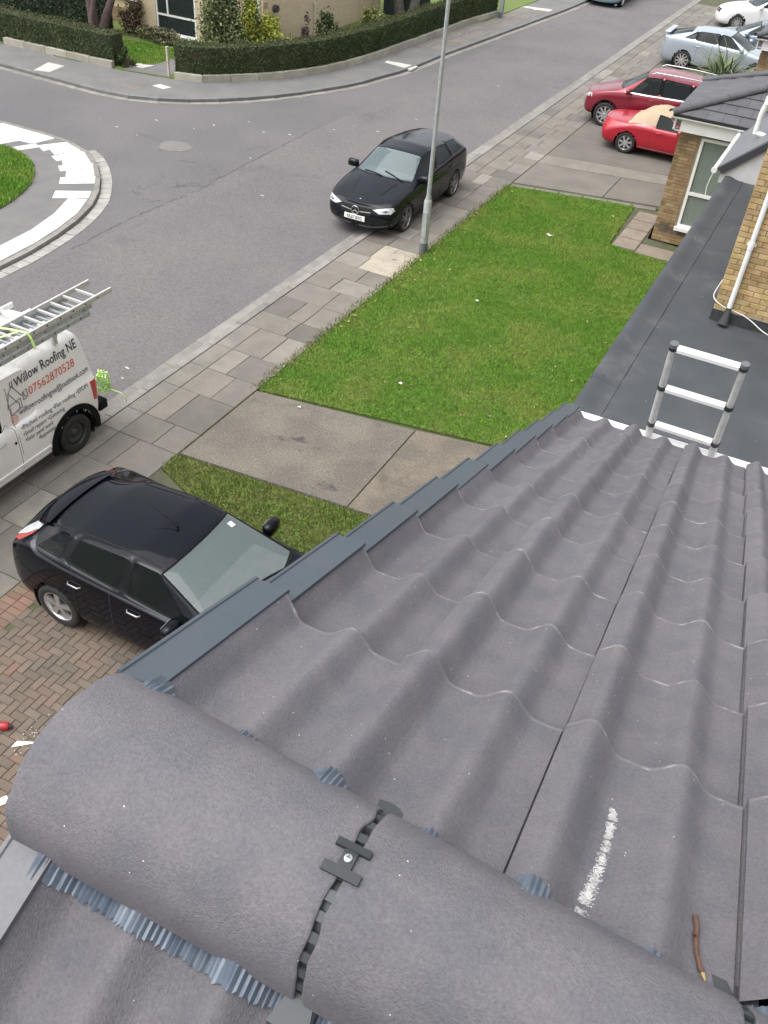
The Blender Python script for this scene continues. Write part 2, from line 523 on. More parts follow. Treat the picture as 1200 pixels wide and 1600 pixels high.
crack(mb, [(-11.9, 12.0), (-11.5, 12.5), (-11.45, 13.4)], 0.008)
o = mb.build('crack', TAR, road)
o['kind'] = 'stuff'
# sunken patch
pp = [(-15.95 + 0.46 * math.cos(t) * (1 + 0.12 * math.sin(3 * t)), 19.45 + 0.40 * math.sin(t)) for t in np.linspace(0, 2 * PI, 18, endpoint=False)]
mb = MB()
pin = [(p[0] + random.uniform(-0.04, 0.04), p[1] + random.uniform(-0.04, 0.04)) for p in pp]
PATCHM = mat('patch_fill', (0.165, 0.157, 0.152), 0.9, (0.14, 0.134, 0.13), ns=5, fine=(50, 0.2))
o = MB().prism(pin, RZ - 0.01, RZ + 0.007).build('road_patch', PATCHM, road)
# remains of white paint, each fleck a thin flake
FLECK = mat('worn_road_paint', (0.60, 0.60, 0.57), 0.8, (0.4, 0.4, 0.39), ns=30)
def fleck(x, y, s, a):
    n = 9
    poly = [(x + s * (1.5 * math.cos(t) * math.cos(a) - 0.5 * math.sin(t) * math.sin(a)) * random.uniform(0.5, 1.1),
             y + s * (1.5 * math.cos(t) * math.sin(a) + 0.5 * math.sin(t) * math.cos(a)) * random.uniform(0.5, 1.1))
            for t in np.linspace(0, 2 * PI, n, endpoint=False)]
    MB().prism(poly, RZ - 0.01, RZ + 0.008).build('paint_fleck', FLECK, road, fix=False)
for x, y in [(-18.17, 19.74), (-17.3, 19.55), (-17.7, 20.9), (-16.2, 21.6), (-16.45, 21.0), (-15.6, 22.5), (-14.75, 22.0), (-14.05, 22.3), (-13.3, 23.5),
             (-13.0, 24.2), (-12.2, 24.2), (-13.85, 20.0), (-12.15, 18.0), (-11.2, 31.3), (-9.65, 10.0), (-9.5, 9.7), (-10.4, 23.6), (-11.8, 26.0), (-9.75, 21.9)]:
    s = random.uniform(0.02, 0.045)
    fleck(x, y, s, random.uniform(-0.4, 0.4))

# ---- near footway: bed, channel, kerb and paving slabs
FX0, FX1 = -8.80, -7.33
footway = sheet('footway', [(-8.80, -40), (-7.33, -40), (-7.33, 110), (-8.80, 110)], -0.014, JOINT)
line = np.array([(-8.97, y) for y in np.arange(-6.0, 75.0, 0.915)])
stones_along(line, 0.0, 0.26, -0.2, RZ + 0.012, footway, 'channel_stone', KERBM, sub=1)       # channel on the road side
kerb = stones_along(line, -0.155, -0.004, -0.2, 0.0, footway, 'kerb_stone', KERBM)
SLABMESH = {}
def slab(parent, x0, x1, y0, y1, z=0.0, m=SLAB, name='paving_slab', th=0.05, ch=0.007, tilt=0.004):
    w, l = round(x1 - x0, 2), round(y1 - y0, 2)
    k = (w, l, m.name, name)
    if k not in SLABMESH:
        me = MB().box(-w / 2 + 0.005, w / 2 - 0.005, -l / 2 + 0.005, l / 2 - 0.005, -th, 0, ch).mesh(name)
        me.materials.append(m)
        SLABMESH[k] = me
    o = mobj(name, SLABMESH[k], None, parent)
    o.location = ((x0 + x1) / 2, (y0 + y1) / 2, z + random.uniform(-0.003, 0.003))
    o.rotation_euler = (random.uniform(-tilt, tilt), random.uniform(-tilt, tilt), random.uniform(-0.006, 0.006))
    return o
y = 2.6
k = 0
while y < 52:
    near = 5.6 < y < 12.0
    l = 0.61 if random.random() < 0.72 else 0.76
    if near: l = random.choice([0.61, 0.76, 0.92])
    xs = FX0
    if near:
        if k % 1 == 0:
            slab(footway, FX0, FX0 + 0.36, y, y + l, m=AGGR, name='concrete_strip')
        xs = FX0 + 0.36
        cuts = [xs, xs + (0.40 if k % 2 else 0.62), FX1]
    elif y > 22.5:
        cuts = [xs, xs + 0.40, xs + (0.80 if k % 2 else 0.98), FX1]
    else:
        c = 0.88 if k % 2 else 0.60
        cuts = [xs, xs + c, FX1]
        if random.random() < 0.22: cuts = [xs, xs + 0.55, xs + 0.9, FX1]
    for a, b in zip(cuts, cuts[1:]):
        cx, cy = (a + b) / 2, y + l / 2
        if 15.95 < cy < 17.0 and cx > -8.3:
            m = CREAMSLAB
        else:
            m = SLAB
            if random.random() < 0.10: m = mat('paving_concrete_light', (0.222, 0.203, 0.174), 0.88, (0.185, 0.170, 0.148), ns=3, var=0.12, fine=(70, 0.14), bump=0.3, bs=130)
            elif random.random() < 0.12: m = mat('paving_concrete_dark', (0.132, 0.119, 0.103), 0.88, (0.112, 0.102, 0.090), ns=3, var=0.12, fine=(70, 0.14), bump=0.3, bs=130)
        slab(footway, a, b, y, y + l, m=m)
    y += l; k += 1
# moss in the joint against the drive
# pale access cover on the footway beside the lamp column
cov = MB().box(-0.22, 0.22, -0.33, 0.33, -0.03, 0.012, 0.01).build('access_cover', CREAMSLAB)
cov.location = (-7.72, 16.5, 0); cov.rotation_euler = (0, 0, 0.42)
tag(cov, 'pale cream access cover lying in the footway beside the lamp column', 'access cover')
h = MB().box(-0.05, 0.05, -0.01, 0.01, 0.0125, 0.016).build('lifting_slot', BLACKP, cov)

# ---- concrete driveways
drive = sheet('driveway', [(-7.33, 8.42), (-4.1, 8.72), (-1.75, 8.95), (-1.75, 11.5), (-3.0, 11.32), (-7.33, 10.55)], -0.02, JOINT)
def bay(parent, poly, m=DRIVE, z=0.002, name='concrete_bay'):
    return MB().prism(poly, -0.1, z).build(name, m, parent, bevel=0.006, seg=1)
bay(drive, [(-7.31, 8.44), (-4.52, 8.70), (-4.52, 10.98), (-7.31, 10.54)])
bay(drive, [(-4.50, 8.70), (-1.76, 8.96), (-1.76, 11.48), (-3.0, 11.30), (-4.50, 10.99)], mat('drive_concrete_b', (0.165, 0.140, 0.108), 0.9, (0.112, 0.098, 0.080), ns=1.4, nd=7, fine=(30, 0.40), bump=0.5, bs=80, stain=(1.5, 0.55, 0.72, (0.075, 0.066, 0.054), 0.7)))
OILM = mat('oil_stain', (0.045, 0.04, 0.034), 0.6, (0.12, 0.105, 0.085), ns=9)
for cx, cy, rx, ry in [(-5.0, 8.95, 0.17, 0.10), (-5.95, 9.75, 0.16, 0.10), (-6.2, 9.62, 0.10, 0.07), (-5.62, 9.70, 0.08, 0.06), (-5.8, 9.5, 0.06, 0.05)]:
    poly = [(cx + rx * math.cos(t) * random.uniform(0.7, 1.1), cy + ry * math.sin(t) * random.uniform(0.7, 1.1)) for t in np.linspace(0, 2 * PI, 14, endpoint=False)]
    MB().prism(poly, -0.02, 0.0045).build('oil_stain', OILM, drive, fix=False)
fdrive = sheet('shared_driveway', [(-7.33, 22.45), (-1.5, 23.7), (-1.5, 62), (-7.33, 62)], -0.02, JOINT)
FD = mat('far_drive_concrete', (0.155, 0.139, 0.119), 0.9, (0.12, 0.110, 0.096), ns=0.9, nd=6, var=0.10, fine=(30, 0.22), stain=(1.2, 0.6, 0.78, (0.11, 0.10, 0.088), 0.6))
bay(fdrive, [(-7.31, 22.65), (-5.0, 23.15), (-5.0, 24.9), (-7.31, 24.5)], FD)
bay(fdrive, [(-4.98, 23.16), (-2.4, 23.7), (-2.4, 25.4), (-4.98, 24.9)], FD)
bay(fdrive, [(-7.31, 24.52), (-2.4, 25.42), (-2.4, 26.15), (-7.31, 25.35)], mat('drive_concrete_pale', (0.185, 0.166, 0.138), 0.9, (0.15, 0.135, 0.114), ns=2, fine=(30, 0.2)))
bay(fdrive, [(-7.31, 25.37), (-2.4, 26.17), (-2.4, 29.6), (-7.31, 29.6)], mat('drive_concrete_brown', (0.13, 0.117, 0.10), 0.9, (0.104, 0.095, 0.083), ns=1.2, fine=(30, 0.2)))
for y0, y1 in ((29.62, 33.0), (33.02, 37.4), (37.42, 41.0), (41.02, 46.0), (46.02, 52.0), (52.02, 61.5)):
    bay(fdrive, [(-7.31, y0), (-1.55, y0), (-1.55, y1), (-7.31, y1)], FD)
# edging slabs between lawn and far drive
for a in np.arange(0, 3.4, 0.62):
    x = -7.28 + a
    o = slab(fdrive, x, x + 0.6, 22.36 + a * 0.216, 22.58 + a * 0.216, z=0.004, m=SLAB, name='edging_slab')
    o.rotation_euler[2] = 0.213
# path slabs at the corner of the bay house
path = sheet('garden_path', [(-3.95, 20.3), (-2.45, 20.1), (-2.45, 21.2), (-3.3, 21.25), (-3.45, 23.2), (-4.1, 23.05)], -0.02, JOINT)
PATHM = mat('path_slab', (0.225, 0.185, 0.145), 0.9, (0.18, 0.15, 0.12), ns=3, var=0.12, fine=(60, 0.2))
for j, yy in enumerate((20.32, 20.94, 21.56, 22.2)):
    slab(path, -3.92 + 0.0 * j, -3.36, yy, yy + 0.6, z=0.006, m=PATHM)
slab(path, -3.34, -2.5, 20.2, 20.8, z=0.006, m=PATHM)

# ---- lawn, grass strip
LAWN = [(-7.30, 10.60), (-3.0, 11.36), (-1.72, 11.56), (-1.72, 20.0), (-3.3, 20.15), (-3.98, 20.25), (-4.12, 23.0), (-7.30, 22.32)]
lawn = sheet('lawn', LAWN, 0.004, TURF)
grass('lawn_grass', 'short bright green grass of the lawn between the two driveways', LAWN, 5600, GRASS, h=(0.025, 0.06), wd=0.007)
grass('lawn_edge_tufts', 'ragged grass tufts creeping over the footway and driveway edges', [(-7.42, 10.6), (-7.24, 10.6), (-7.26, 22.3), (-7.42, 22.3)], 1500, GRASSD, h=(0.03, 0.08), wd=0.008, edge_rag=0.10)
STRIP = [(-7.32, 8.02), (-7.32, 8.38), (-4.1, 8.68), (-1.75, 8.9), (-1.75, 6.9), (-5.2, 7.15)]
sheet('grass_strip_soil', STRIP, 0.002, TURF)
grass('strip_grass', 'duller patchy grass strip between black hatchback and concrete driveway', STRIP, 6000, GRASSD, h=(0.02, 0.055), wd=0.007)
# moss and weeds in the joint of footway and drive
grass('joint_weeds', 'thin line of moss and weeds along the footway joint', [(-7.36, 8.2), (-7.29, 8.2), (-7.29, 10.7), (-7.36, 10.7)], 2600, GRASSD, h=(0.008, 0.025), wd=0.006, edge_rag=0.03)
# rubbish and petals on the lawn
PETAL = mat('white_scrap', (0.78, 0.77, 0.74), 0.6)
for n_, (x, y, s, lb) in enumerate([(-5.34, 12.06, 0.045, 'white paper scrap on the lawn, the nearest to the driveway edge'),
                      (-5.43, 15.72, 0.050, 'white paper scrap in the middle of the lawn'),
                      (-5.31, 19.82, 0.085, 'larger oblong white scrap on the far part of the lawn'),
                      (-6.44, 10.50, 0.035, 'small white scrap on the concrete driveway by the lawn corner')]):
    me = MB()
    rows = []
    for i in range(5):
        rows.append([(0.7 * s * (i / 2 - 1) * (1.5 if s > 0.06 else 1.0), s * (j / 2 - 1) * 0.5, 0.012 * math.sin(i * 1.7 + j) + 0.01) for j in range(5)])
    me.grid(rows)
    o = me.build('paper_scrap', PETAL, smooth=True)
    md = o.modifiers.new('thickness', 'SOLIDIFY'); md.thickness = 0.004
    o.location = (x, y, 0.035 if y > 10.55 else 0.005); o.rotation_euler = (0.1, 0.15, 0.4 + n_)
    tag(o, lb, 'scrap', 'white scraps on the lawn')
LEAFM = mat('fallen_leaf', (0.30, 0.24, 0.10), 0.7, (0.20, 0.13, 0.06), ns=20, island=0.5, hvar=0.03)
n = 260
C = np.stack([RNG.uniform(-7.2, -2.0, n), RNG.uniform(10.9, 22.0, n), RNG.uniform(0.045, 0.06, n)], 1)
e = RNG.random(n) < 0.45
C[e, 0] = RNG.normal(-7.15, 0.12, e.sum())
o = mobj('fallen_leaves', leaves_mesh('fallen_leaves', C, 0.030, flat=0.9), LEAFM)
tag(o, 'fallen pale leaves scattered over the lawn and its edge', 'leaves', kind='stuff')

# ---- block-paved drive in herringbone, red border course
pdrive = sheet('block_paved_driveway', [(-7.33, -3), (-1.0, -3), (-1.0, 6.95), (-5.2, 7.12), (-7.33, 8.0)], -0.012, JOINT)
bm_ = {}
def paver_mesh(m, l=0.2, w=0.1):
    k = (m.name, l, w)
    if k not in bm_:
        me = MB().box(-l / 2 + 0.003, l / 2 - 0.003, -w / 2 + 0.003, w / 2 - 0.003, -0.05, 0, 0.006).mesh('paver')
        me.materials.append(m); bm_[k] = me
    return bm_[k]
cells = []
for i in range(-45, 75):
    for j in range(-90, 90):
        # 90 degree herringbone: lattice (1,1),(2,-2) in 0.1 m units
        bx = (i + 2 * j) * 0.1; by = (i - 2 * j) * 0.1
        cells.append((bx + 0.1, by + 0.05, 0)); cells.append((bx + 0.05 - 0.0, by + 0.2, 1))
good = []
for x, y, r in cells:
    X, Y = -6.93 + 0.0 + x, 3.0 + y
    if -6.90 < X < -3.3 and 1.2 < Y < 6.7:
        good.append((X, Y, r))
def vis_key(c):
    X, Y, r = c
    # what the photograph shows most of: the open corner left of the car
    inview = (Y < 5.05) and (X < -4.0) and (Y > 1.9 - (X + 4.5) * 0.9)
    return (0 if inview else 1, math.hypot(X + 5.9, Y - 4.1))
good.sort(key=vis_key)
for k, (X, Y, r) in enumerate(good[:292]):
    o = mobj('paver', paver_mesh(PAVERR if random.random() < 0.03 else PAVER), None, pdrive)
    o.location = (X, Y, random.uniform(-0.003, 0.002)); o.rotation_euler = (random.uniform(-0.012, 0.012), random.uniform(-0.012, 0.012), (PI / 2 if r else 0) + random.uniform(-0.01, 0.01))
mb = MB()
for X, Y, r in good[292:]:
    a, b = (0.047, 0.097) if r else (0.097, 0.047)
    mb.box(X - a, X + a, Y - b, Y + b, -0.05, random.uniform(-0.003, 0.002), 0.006)
PAVERI = mat('block_paver_rest', (0.142, 0.103, 0.080), 0.88, (0.115, 0.095, 0.076), ns=2.4, island=0.20, fine=(80, 0.22), bump=0.4, bs=120,
             stain=(3.1, 0.60, 0.75, (0.135, 0.138, 0.10), 0.6))
o = mb.build('paver_field', PAVERI, pdrive, fix=False); o['kind'] = 'stuff'
for y in np.arange(1.3, 8.0, 0.102):           # red soldier course against the footway
    for x in (-7.22, -7.02):
        if x > -7.1 and y > 7.4: continue
        if y < 5.6 and y > 3.2:
            o = mobj('border_paver', paver_mesh(PAVERR), None, pdrive)
            o.location = (x, y, random.uniform(-0.002, 0.003)); o.rotation_euler = (0, 0, random.uniform(-0.01, 0.01))

# ---- far (left) footway, its kerb and channel, along the bend into the side road
LK = [(-60, 22.2), (-45, 22.1), (-30, 22.0), (-24.8, 21.95), (-22.08, 21.88), (-20.74, 21.83), (-19.61, 21.97), (-18.81, 22.32), (-17.95, 22.91), (-17.26, 23.6),
      (-16.63, 24.42), (-16.06, 25.37), (-15.54, 26.48), (-14.98, 27.99), (-14.72, 29.42), (-14.48, 30.8), (-14.33, 33.96), (-14.07, 37.19),
      (-13.66, 42.77), (-13.38, 47.15), (-13.1, 60), (-12.8, 110)]
QK = resample(LK, 0.92)
WB = [(-60, 23.75), (-26.4, 23.8), (-23.9, 23.86), (-21.92, 23.95), (-19.68, 24.3), (-18.74, 24.62), (-18.13, 25.35), (-17.32, 26.34), (-16.71, 27.6),
      (-16.21, 29.35), (-15.95, 31.71), (-15.86, 33.77), (-15.72, 37.02), (-15.58, 39.36), (-15.3, 41.54), (-14.9, 60), (-14.6, 110)]
QW = resample(WB, 0.9)
poly = [tuple(p) for p in offset_path(QK, 0.12)] + [tuple(p) for p in QW[::-1]]
ffoot = sheet('opposite_footway', poly, 0.0, FOOTM, 0.3)
sel = QK[(QK[:, 0] > -34) & (QK[:, 1] < 62)]
stones_along(sel, -0.22, -0.004, -0.3, RZ + 0.010, ffoot, 'channel_stone', KERBM)
stones_along(sel, 0.0, 0.125, -0.3, 0.012, ffoot, 'kerb_stone', KERBD)
for poly, m in [([(-23.86, 23.10), (-23.2, 23.12), (-23.05, 22.30), (-23.55, 22.12)], PALESLAB), ([(-19.66, 23.55), (-19.2, 23.5), (-19.3, 23.22), (-19.75, 23.28)], WHITESLAB),
                ([(-15.55, 31.25), (-14.35, 31.35), (-14.33, 30.75), (-15.5, 30.95)], PALESLAB), ([(-20.6, 22.85), (-19.85, 22.9), (-19.8, 22.6), (-20.5, 22.55)], SLAB),
                ([(-20.4, 23.4), (-20.0, 23.4), (-20.0, 23.1), (-20.4, 23.1)], SLAB), ([(-15.2, 44.5), (-13.9, 44.8), (-13.9, 44.2), (-15.2, 43.9)], PALESLAB)]:
    MB().prism(poly, -0.05, 0.005).build('paving_slab', m, ffoot, fix=False)
for yy in np.arange(34.0, 44.0, 0.85):
    xk = np.interp(yy, QK[:, 1], QK[:, 0]); xw = np.interp(yy, QW[:, 1], QW[:, 0])
    for a, b in ((0.12, 0.5), (0.52, 0.93)):
        x0 = xk * (1 - b) + xw * b; x1 = xk * (1 - a) + xw * a
        slab(ffoot, x0 - 0.05, x1 - 0.15, yy, yy + 0.84, z=0.008, m=SLAB)
# garden ground behind the low wall
gpoly = [tuple(p) for p in offset_path(QW, 0.02)] + [(-60, 140), (-140, 140), (-140, 23.75)]
gard = sheet('front_garden', gpoly, 0.02, TURF, 0.3)

# ---- corner plot on the left: kerb, setts, white slabs, tarmac, grass
IK = [(-14.05, -30), (-14.08, 5), (-14.10, 10), (-14.12, 11.49), (-14.16, 12.4), (-14.34, 13.54), (-14.57, 14.36), (-14.79, 14.92), (-15.07, 15.44), (-15.51, 16.03), (-15.93, 16.51),
      (-16.59, 17.13), (-17.27, 17.59), (-17.95, 17.83), (-18.68, 17.94), (-19.58, 17.98), (-20.66, 17.95), (-30, 17.8), (-60, 17.6)]
QI = resample(IK, 0.30)
poly = [tuple(p) for p in offset_path(QI, 0.10)] + [(-60, -30)]
corner = sheet('corner_footway', poly, 0.0, FOOTM, 0.3)
near = QI[(QI[:, 1] > 8.5) & (QI[:, 0] > -24)]
kq = near[::3]
stones_along(kq, 0.0, 0.13, -0.3, 0.012, corner, 'kerb_stone', KERBM)
sq = near[near[:, 0] > -17.6]
stones_along(sq, -0.27, -0.006, -0.3, RZ + 0.014, corner, 'sett', mat('sett_concrete', (0.31, 0.30, 0.275), 0.88, (0.25, 0.24, 0.225), ns=6, var=0.16, fine=(60, 0.15)), gap=0.008)
for poly in [[(-16.29, 15.47), (-16.55, 15.8), (-15.95, 16.39), (-15.63, 16.03)],
             [(-16.48, 15.90), (-16.72, 16.19), (-16.3, 16.75), (-15.97, 16.42)],
             [(-16.84, 16.1), (-17.13, 16.35), (-16.57, 16.99), (-16.32, 16.78)],
             [(-17.07, 16.45), (-17.31, 16.67), (-16.98, 17.29), (-16.59, 17.01)],
             [(-17.4, 16.58), (-17.73, 16.75), (-17.42, 17.55), (-17.0, 17.31)],
             [(-17.74, 16.88), (-18.09, 17.08), (-17.9, 17.75), (-17.45, 17.57)],
             [(-18.14, 16.9), (-18.55, 17.12), (-18.18, 17.76), (-17.92, 17.76), (-18.11, 17.1)],
             [(-18.67, 16.53), (-18.95, 16.61), (-18.70, 17.20), (-18.42, 17.07)],
             [(-18.8, 17.12), (-19.17, 17.11), (-19.34, 16.6), (-20.6, 17.24), (-20.5, 17.83), (-18.6, 17.83), (-18.72, 17.24)],
             [(-16.05, 15.1), (-15.38, 15.58), (-15.16, 15.24), (-15.8, 14.73)]]:
    MB().prism(poly, -0.05, 0.008).build('white_slab', WHITESLAB, corner, bevel=0.004, seg=1)
bo = resample([(-14.27, 8.5), (-14.27, 11.61), (-14.36, 12.59), (-14.53, 13.56), (-14.74, 14.36), (-14.95, 14.86), (-15.13, 15.17)], 0.9)
bi = resample([(-14.84, 8.5), (-14.84, 12.19), (-14.86, 12.81), (-14.95, 13.35), (-15.15, 14.12), (-15.34, 14.6), (-15.5, 14.93)], 0.9)
nb = min(len(bo), len(bi)) - 1
bo = np.array([bo[int(round(t))] for t in np.linspace(0, len(bo) - 1, nb + 1)]); bi = np.array([bi[int(round(t))] for t in np.linspace(0, len(bi) - 1, nb + 1)])
for i in range(nb):
    MB().prism([tuple(bo[i]), tuple(bo[i + 1]), tuple(bi[i + 1]), tuple(bi[i])], -0.05, 0.007).build('border_slab', WHITESLAB if i >= nb - 0 else mat('off_white_concrete', (0.56, 0.55, 0.51), 0.85, (0.50, 0.49, 0.46), ns=4, fine=(60, 0.06)), corner, fix=False)
IG = [(-30, 16.4), (-19.27, 16.5), (-18.82, 16.5), (-18.27, 16.37), (-17.63, 16.01), (-17.14, 15.56), (-16.77, 15.05), (-16.51, 14.49), (-16.34, 13.98), (-16.25, 13.58), (-16.2, 8), (-30, 8)]
sheet('corner_lawn', IG, 0.03, TURF, 0.2)
grass('corner_grass', 'bright green grass on the rounded corner plot by the white slabs', [(-21.5, 16.45)] + IG[1:10] + [(-16.2, 11.5), (-21.5, 11.5)], 2600, GRASS, h=(0.04, 0.09), wd=0.011, z=0.03)
# ================================================================== the near house: pantiled roof in the foreground
HYAW = math.radians(1.794)
PT = math.radians(23.35)
CS, SN = math.cos(PT), math.sin(PT)
EZ = 5.784
house = empty('house', (-0.714, 3.851, 0.0), HYAW, 'near house with grey-brown double pantile roof, ridge and blue-grey verge in the foreground', 'house')
GAUGE, TLEN, TW = 0.352, 0.42, 0.30
YR = -3.37                                    # ridge line (local y)
def prof(u):
    """height of a tile surface across its width; rolls at 0 and 0.15"""
    t = abs((u + 0.075) % 0.15 - 0.075)              # distance from the nearest roll crest
    bump_ = 0.026 * (0.5 + 0.5 * math.cos(PI * min(t / 0.054, 1.0)))
    return bump_ + 0.007 * (1 - t / 0.075) ** 2
def tile_h(u, v):                             # v: 0 head .. TLEN tail
    lip = 0.017 * max(0.0, min(1.0, (0.045 - u) / 0.06))
    return prof(u) + lip + 0.032 * v / TLEN
def slope_pt(a, s, h, side=1):
    """a along the ridge, s up the slope from the eaves line, h above the slope"""
    y = -s * CS + h * SN; z = s * SN + h * CS
    if side < 0:                              # the slope behind the ridge, a little lower
        y = 2 * (YR + 0.005) - y; z -= 0.075
    return (a, y, z + EZ)
def roof_surface(a, s, side=1):
    i = math.floor((a + 0.045) / TW); u = a - i * TW
    k = math.floor(s / GAUGE); v = TLEN - (s - k * GAUGE)
    if k > 9: v = TLEN - (s - 9 * GAUGE)
    return tile_h(u, v)
US = [-0.045] + list(np.linspace(-0.036, 0.2522, 33))
VS = [0.0, 0.14, 0.28, 0.385, 0.408, 0.416, TLEN]
TILEE = mat('tile_worn_edge', (0.150, 0.138, 0.148), 0.8, (0.33, 0.32, 0.315), ns=30, nd=5, lo=0.50, hi=0.72, fine=(260, 0.2))
def tile_mesh():
    mb = MB()
    rows = []
    for v in VS:
        rows.append([(u, v, tile_h(u, min(v, 0.416)) - (0.004 if v >= TLEN else 0) - (0.002 if u == US[0] else 0)) for u in US])
    mb.grid(rows[:5])
    mb.cur = 1
    mb.grid(rows[4:])
    mb.cur = 0
    mb.grid([[(u, v, tile_h(u, min(v, 0.416)) - 0.007) for u in (0.2523, 0.262, 0.278)] for v in VS])     # interlock channel beside the next tile
    n = len(US)
    mb.grid([rows[-1], [(x, y - 0.002, z - 0.016) for x, y, z in rows[-1]]])      # tail edge
    mb.grid([[r[0] for r in rows], [(r[0][0] + 0.001, r[0][1], r[0][2] - 0.009) for r in rows]])   # side-lap edge
    me = mb.mesh('roof_tile')
    bm = bmesh.new(); bm.from_mesh(me)
    bmesh.ops.remove_doubles(bm, verts=bm.verts[:], dist=1e-5)
    bmesh.ops.recalc_face_normals(bm, faces=bm.faces[:])
    if sum(f.normal.z for f in bm.faces) < 0:
        bmesh.ops.reverse_faces(bm, faces=bm.faces[:])
    bm.to_mesh(me); bm.free()
    me.materials.append(TILE); me.materials.append(TILEE)
    me.shade_smooth()
    me.set_sharp_from_angle(angle=math.radians(50))
    return me
TME = tile_mesh()
# decking under the tiles
def deck(side):
    a0, a1 = -0.02, 6.6
    p = [slope_pt(a0, 0.05, -0.03, side), slope_pt(a1, 0.05, -0.03, side), slope_pt(a1, 3.64, -0.03, side), slope_pt(a0, 3.64, -0.03, side)]
    q = [(x, y, z - 0.06) for x, y, z in p]
    return MB().add(p + q, [(0, 1, 2, 3), (7, 6, 5, 4), (0, 4, 5, 1), (1, 5, 6, 2), (2, 6, 7, 3), (3, 7, 4, 0)]).build('roof', BLACKP, house)
roof_front = deck(1); roof_back = deck(-1)
def tile_matrix(i, k, side):
    # local tile axes: u -> along the ridge, v -> down the slope, h -> normal
    s_head = k * GAUGE + TLEN
    o = Vector(slope_pt(i * TW, s_head, 0, side))
    if side > 0:
        ex = Vector((1, 0, 0)); ey = Vector((0, CS, -SN)); ez = Vector((0, SN, CS))
    else:
        ex = Vector((1, 0, 0)); ey = Vector((0, -CS, -SN)); ez = Vector((0, -SN, CS))
    jit = random.uniform(-0.003, 0.003)
    M4 = Matrix(((ex.x, ey.x, ez.x, o.x + random.uniform(-0.0015, 0.0015)), (ex.y, ey.y, ez.y, o.y), (ex.z, ey.z, ez.z, o.z), (0, 0, 0, 1)))
    return M4 @ Matrix.Translation((0, jit, random.uniform(-0.001, 0.0015))) @ Matrix.Rotation(random.uniform(-0.003, 0.003), 4, 'Z')
TME2 = TME.copy()                              # mirrored (handedness) copy for the slope behind the ridge
bm = bmesh.new(); bm.from_mesh(TME2); bmesh.ops.reverse_faces(bm, faces=bm.faces[:]); bm.to_mesh(TME2); bm.free()
for side, pr_, kk in ((1, roof_front, range(10)), (-1, roof_back, range(5, 10))):
    for i in range(7 if side > 0 else 5):
        for k in kk:
            o = mobj('roof_tile', TME if side > 0 else TME2, None, pr_)
            o.matrix_local = tile_matrix(i, k, side)

# ---- dry verge caps
def verge_mesh():
    L0 = 0.40
    prof_ = [(0.008, 0.062), (0.008, 0.070), (-0.058, 0.066), (-0.060, 0.069), (-0.066, 0.069), (-0.068, -0.055), (-0.063, -0.055), (-0.061, 0.058)]
    rows = []
    for v, dh in ((0.0, -0.018), (0.02, -0.017), (L0 - 0.004, 0.012), (L0, 0.009)):
        rows.append([(x, v, z + dh) for x, z in prof_ + prof_[:1]])
    mb = MB().grid(rows)
    n = len(prof_)
    mb.add([(x, L0, z + 0.009) for x, z in prof_], [tuple(range(n))])
    mb.add([(x, 0.0, z - 0.018) for x, z in prof_], [tuple(range(n))])
    me = mb.mesh('verge_cap')
    bm = bmesh.new(); bm.from_mesh(me); bmesh.ops.remove_doubles(bm, verts=bm.verts[:], dist=1e-5)
    bmesh.ops.recalc_face_normals(bm, faces=bm.faces[:]); bm.to_mesh(me); bm.free()
    me.materials.append(VERGE)
    return me
VME = verge_mesh()
VME2 = VME.copy(); VME2.materials.clear(); VME2.materials.append(mat('verge_grey', (0.125, 0.125, 0.135), 0.6, (0.105, 0.107, 0.118), ns=9, fine=(120, 0.12)))
for side, pr_, kk in ((1, roof_front, range(10)), (-1, roof_back, range(4, 10))):
    for k in kk:
        o = mobj('verge_cap', VME if side > 0 else VME2, None, pr_)
        s_head = k * GAUGE + 0.395
        q = Vector(slope_pt(0, s_head, 0.0, side))
        ey = Vector((0, CS, -SN)) if side > 0 else Vector((0, -CS, -SN)); ez = Vector((0, SN, CS)) if side > 0 else Vector((0, -SN, CS))
        M4 = Matrix(((1, ey.x, ez.x, q.x), (0, ey.y, ez.y, q.y), (0, ey.z, ez.z, q.z), (0, 0, 0, 1)))
        o.matrix_local = M4 @ Matrix.Translation((random.uniform(-0.004, 0.003), 0, random.uniform(-0.001, 0.002))) @ Matrix.Rotation(0.0, 4, 'X')

# ---- ridge tiles: profile (local y, z above the eaves level)
RP_BASE = RP = [(-3.222, 1.400), (-3.226, 1.424), (-3.248, 1.455), (-3.275, 1.480), (-3.302, 1.492), (-3.333, 1.503), (-3.363, 1.508), (-3.396, 1.507), (-3.425, 1.501),
      (-3.449, 1.490), (-3.470, 1.473), (-3.487, 1.450), (-3.497, 1.428), (-3.501, 1.398), (-3.500, 1.362)]
def rsk(a, y, z):
    """the ridge does not run quite parallel to the eaves: its far foot drifts back along a"""
    w_ = max(0.0, min(1.0, (y + 3.50) / 0.27)); k_ = max(0.0, (a + 0.05)) / 0.85
    return y - 0.058 * w_ * min(k_, 1.6), z + 0.020 * w_ * min(k_, 1.6)
RPF = [(float(np.interp(t, range(len(RP)), [p[0] for p in RP])), float(np.interp(t, range(len(RP)), [p[1] for p in RP]))) for t in np.linspace(0, len(RP) - 1, 57)]
for _ in range(3):                             # smooth the sampled profile
    RPF = [RPF[0]] + [((RPF[k - 1][0] + 2 * RPF[k][0] + RPF[k + 1][0]) / 4, (RPF[k - 1][1] + 2 * RPF[k][1] + RPF[k + 1][1]) / 4) for k in range(1, len(RPF) - 1)] + [RPF[-1]]
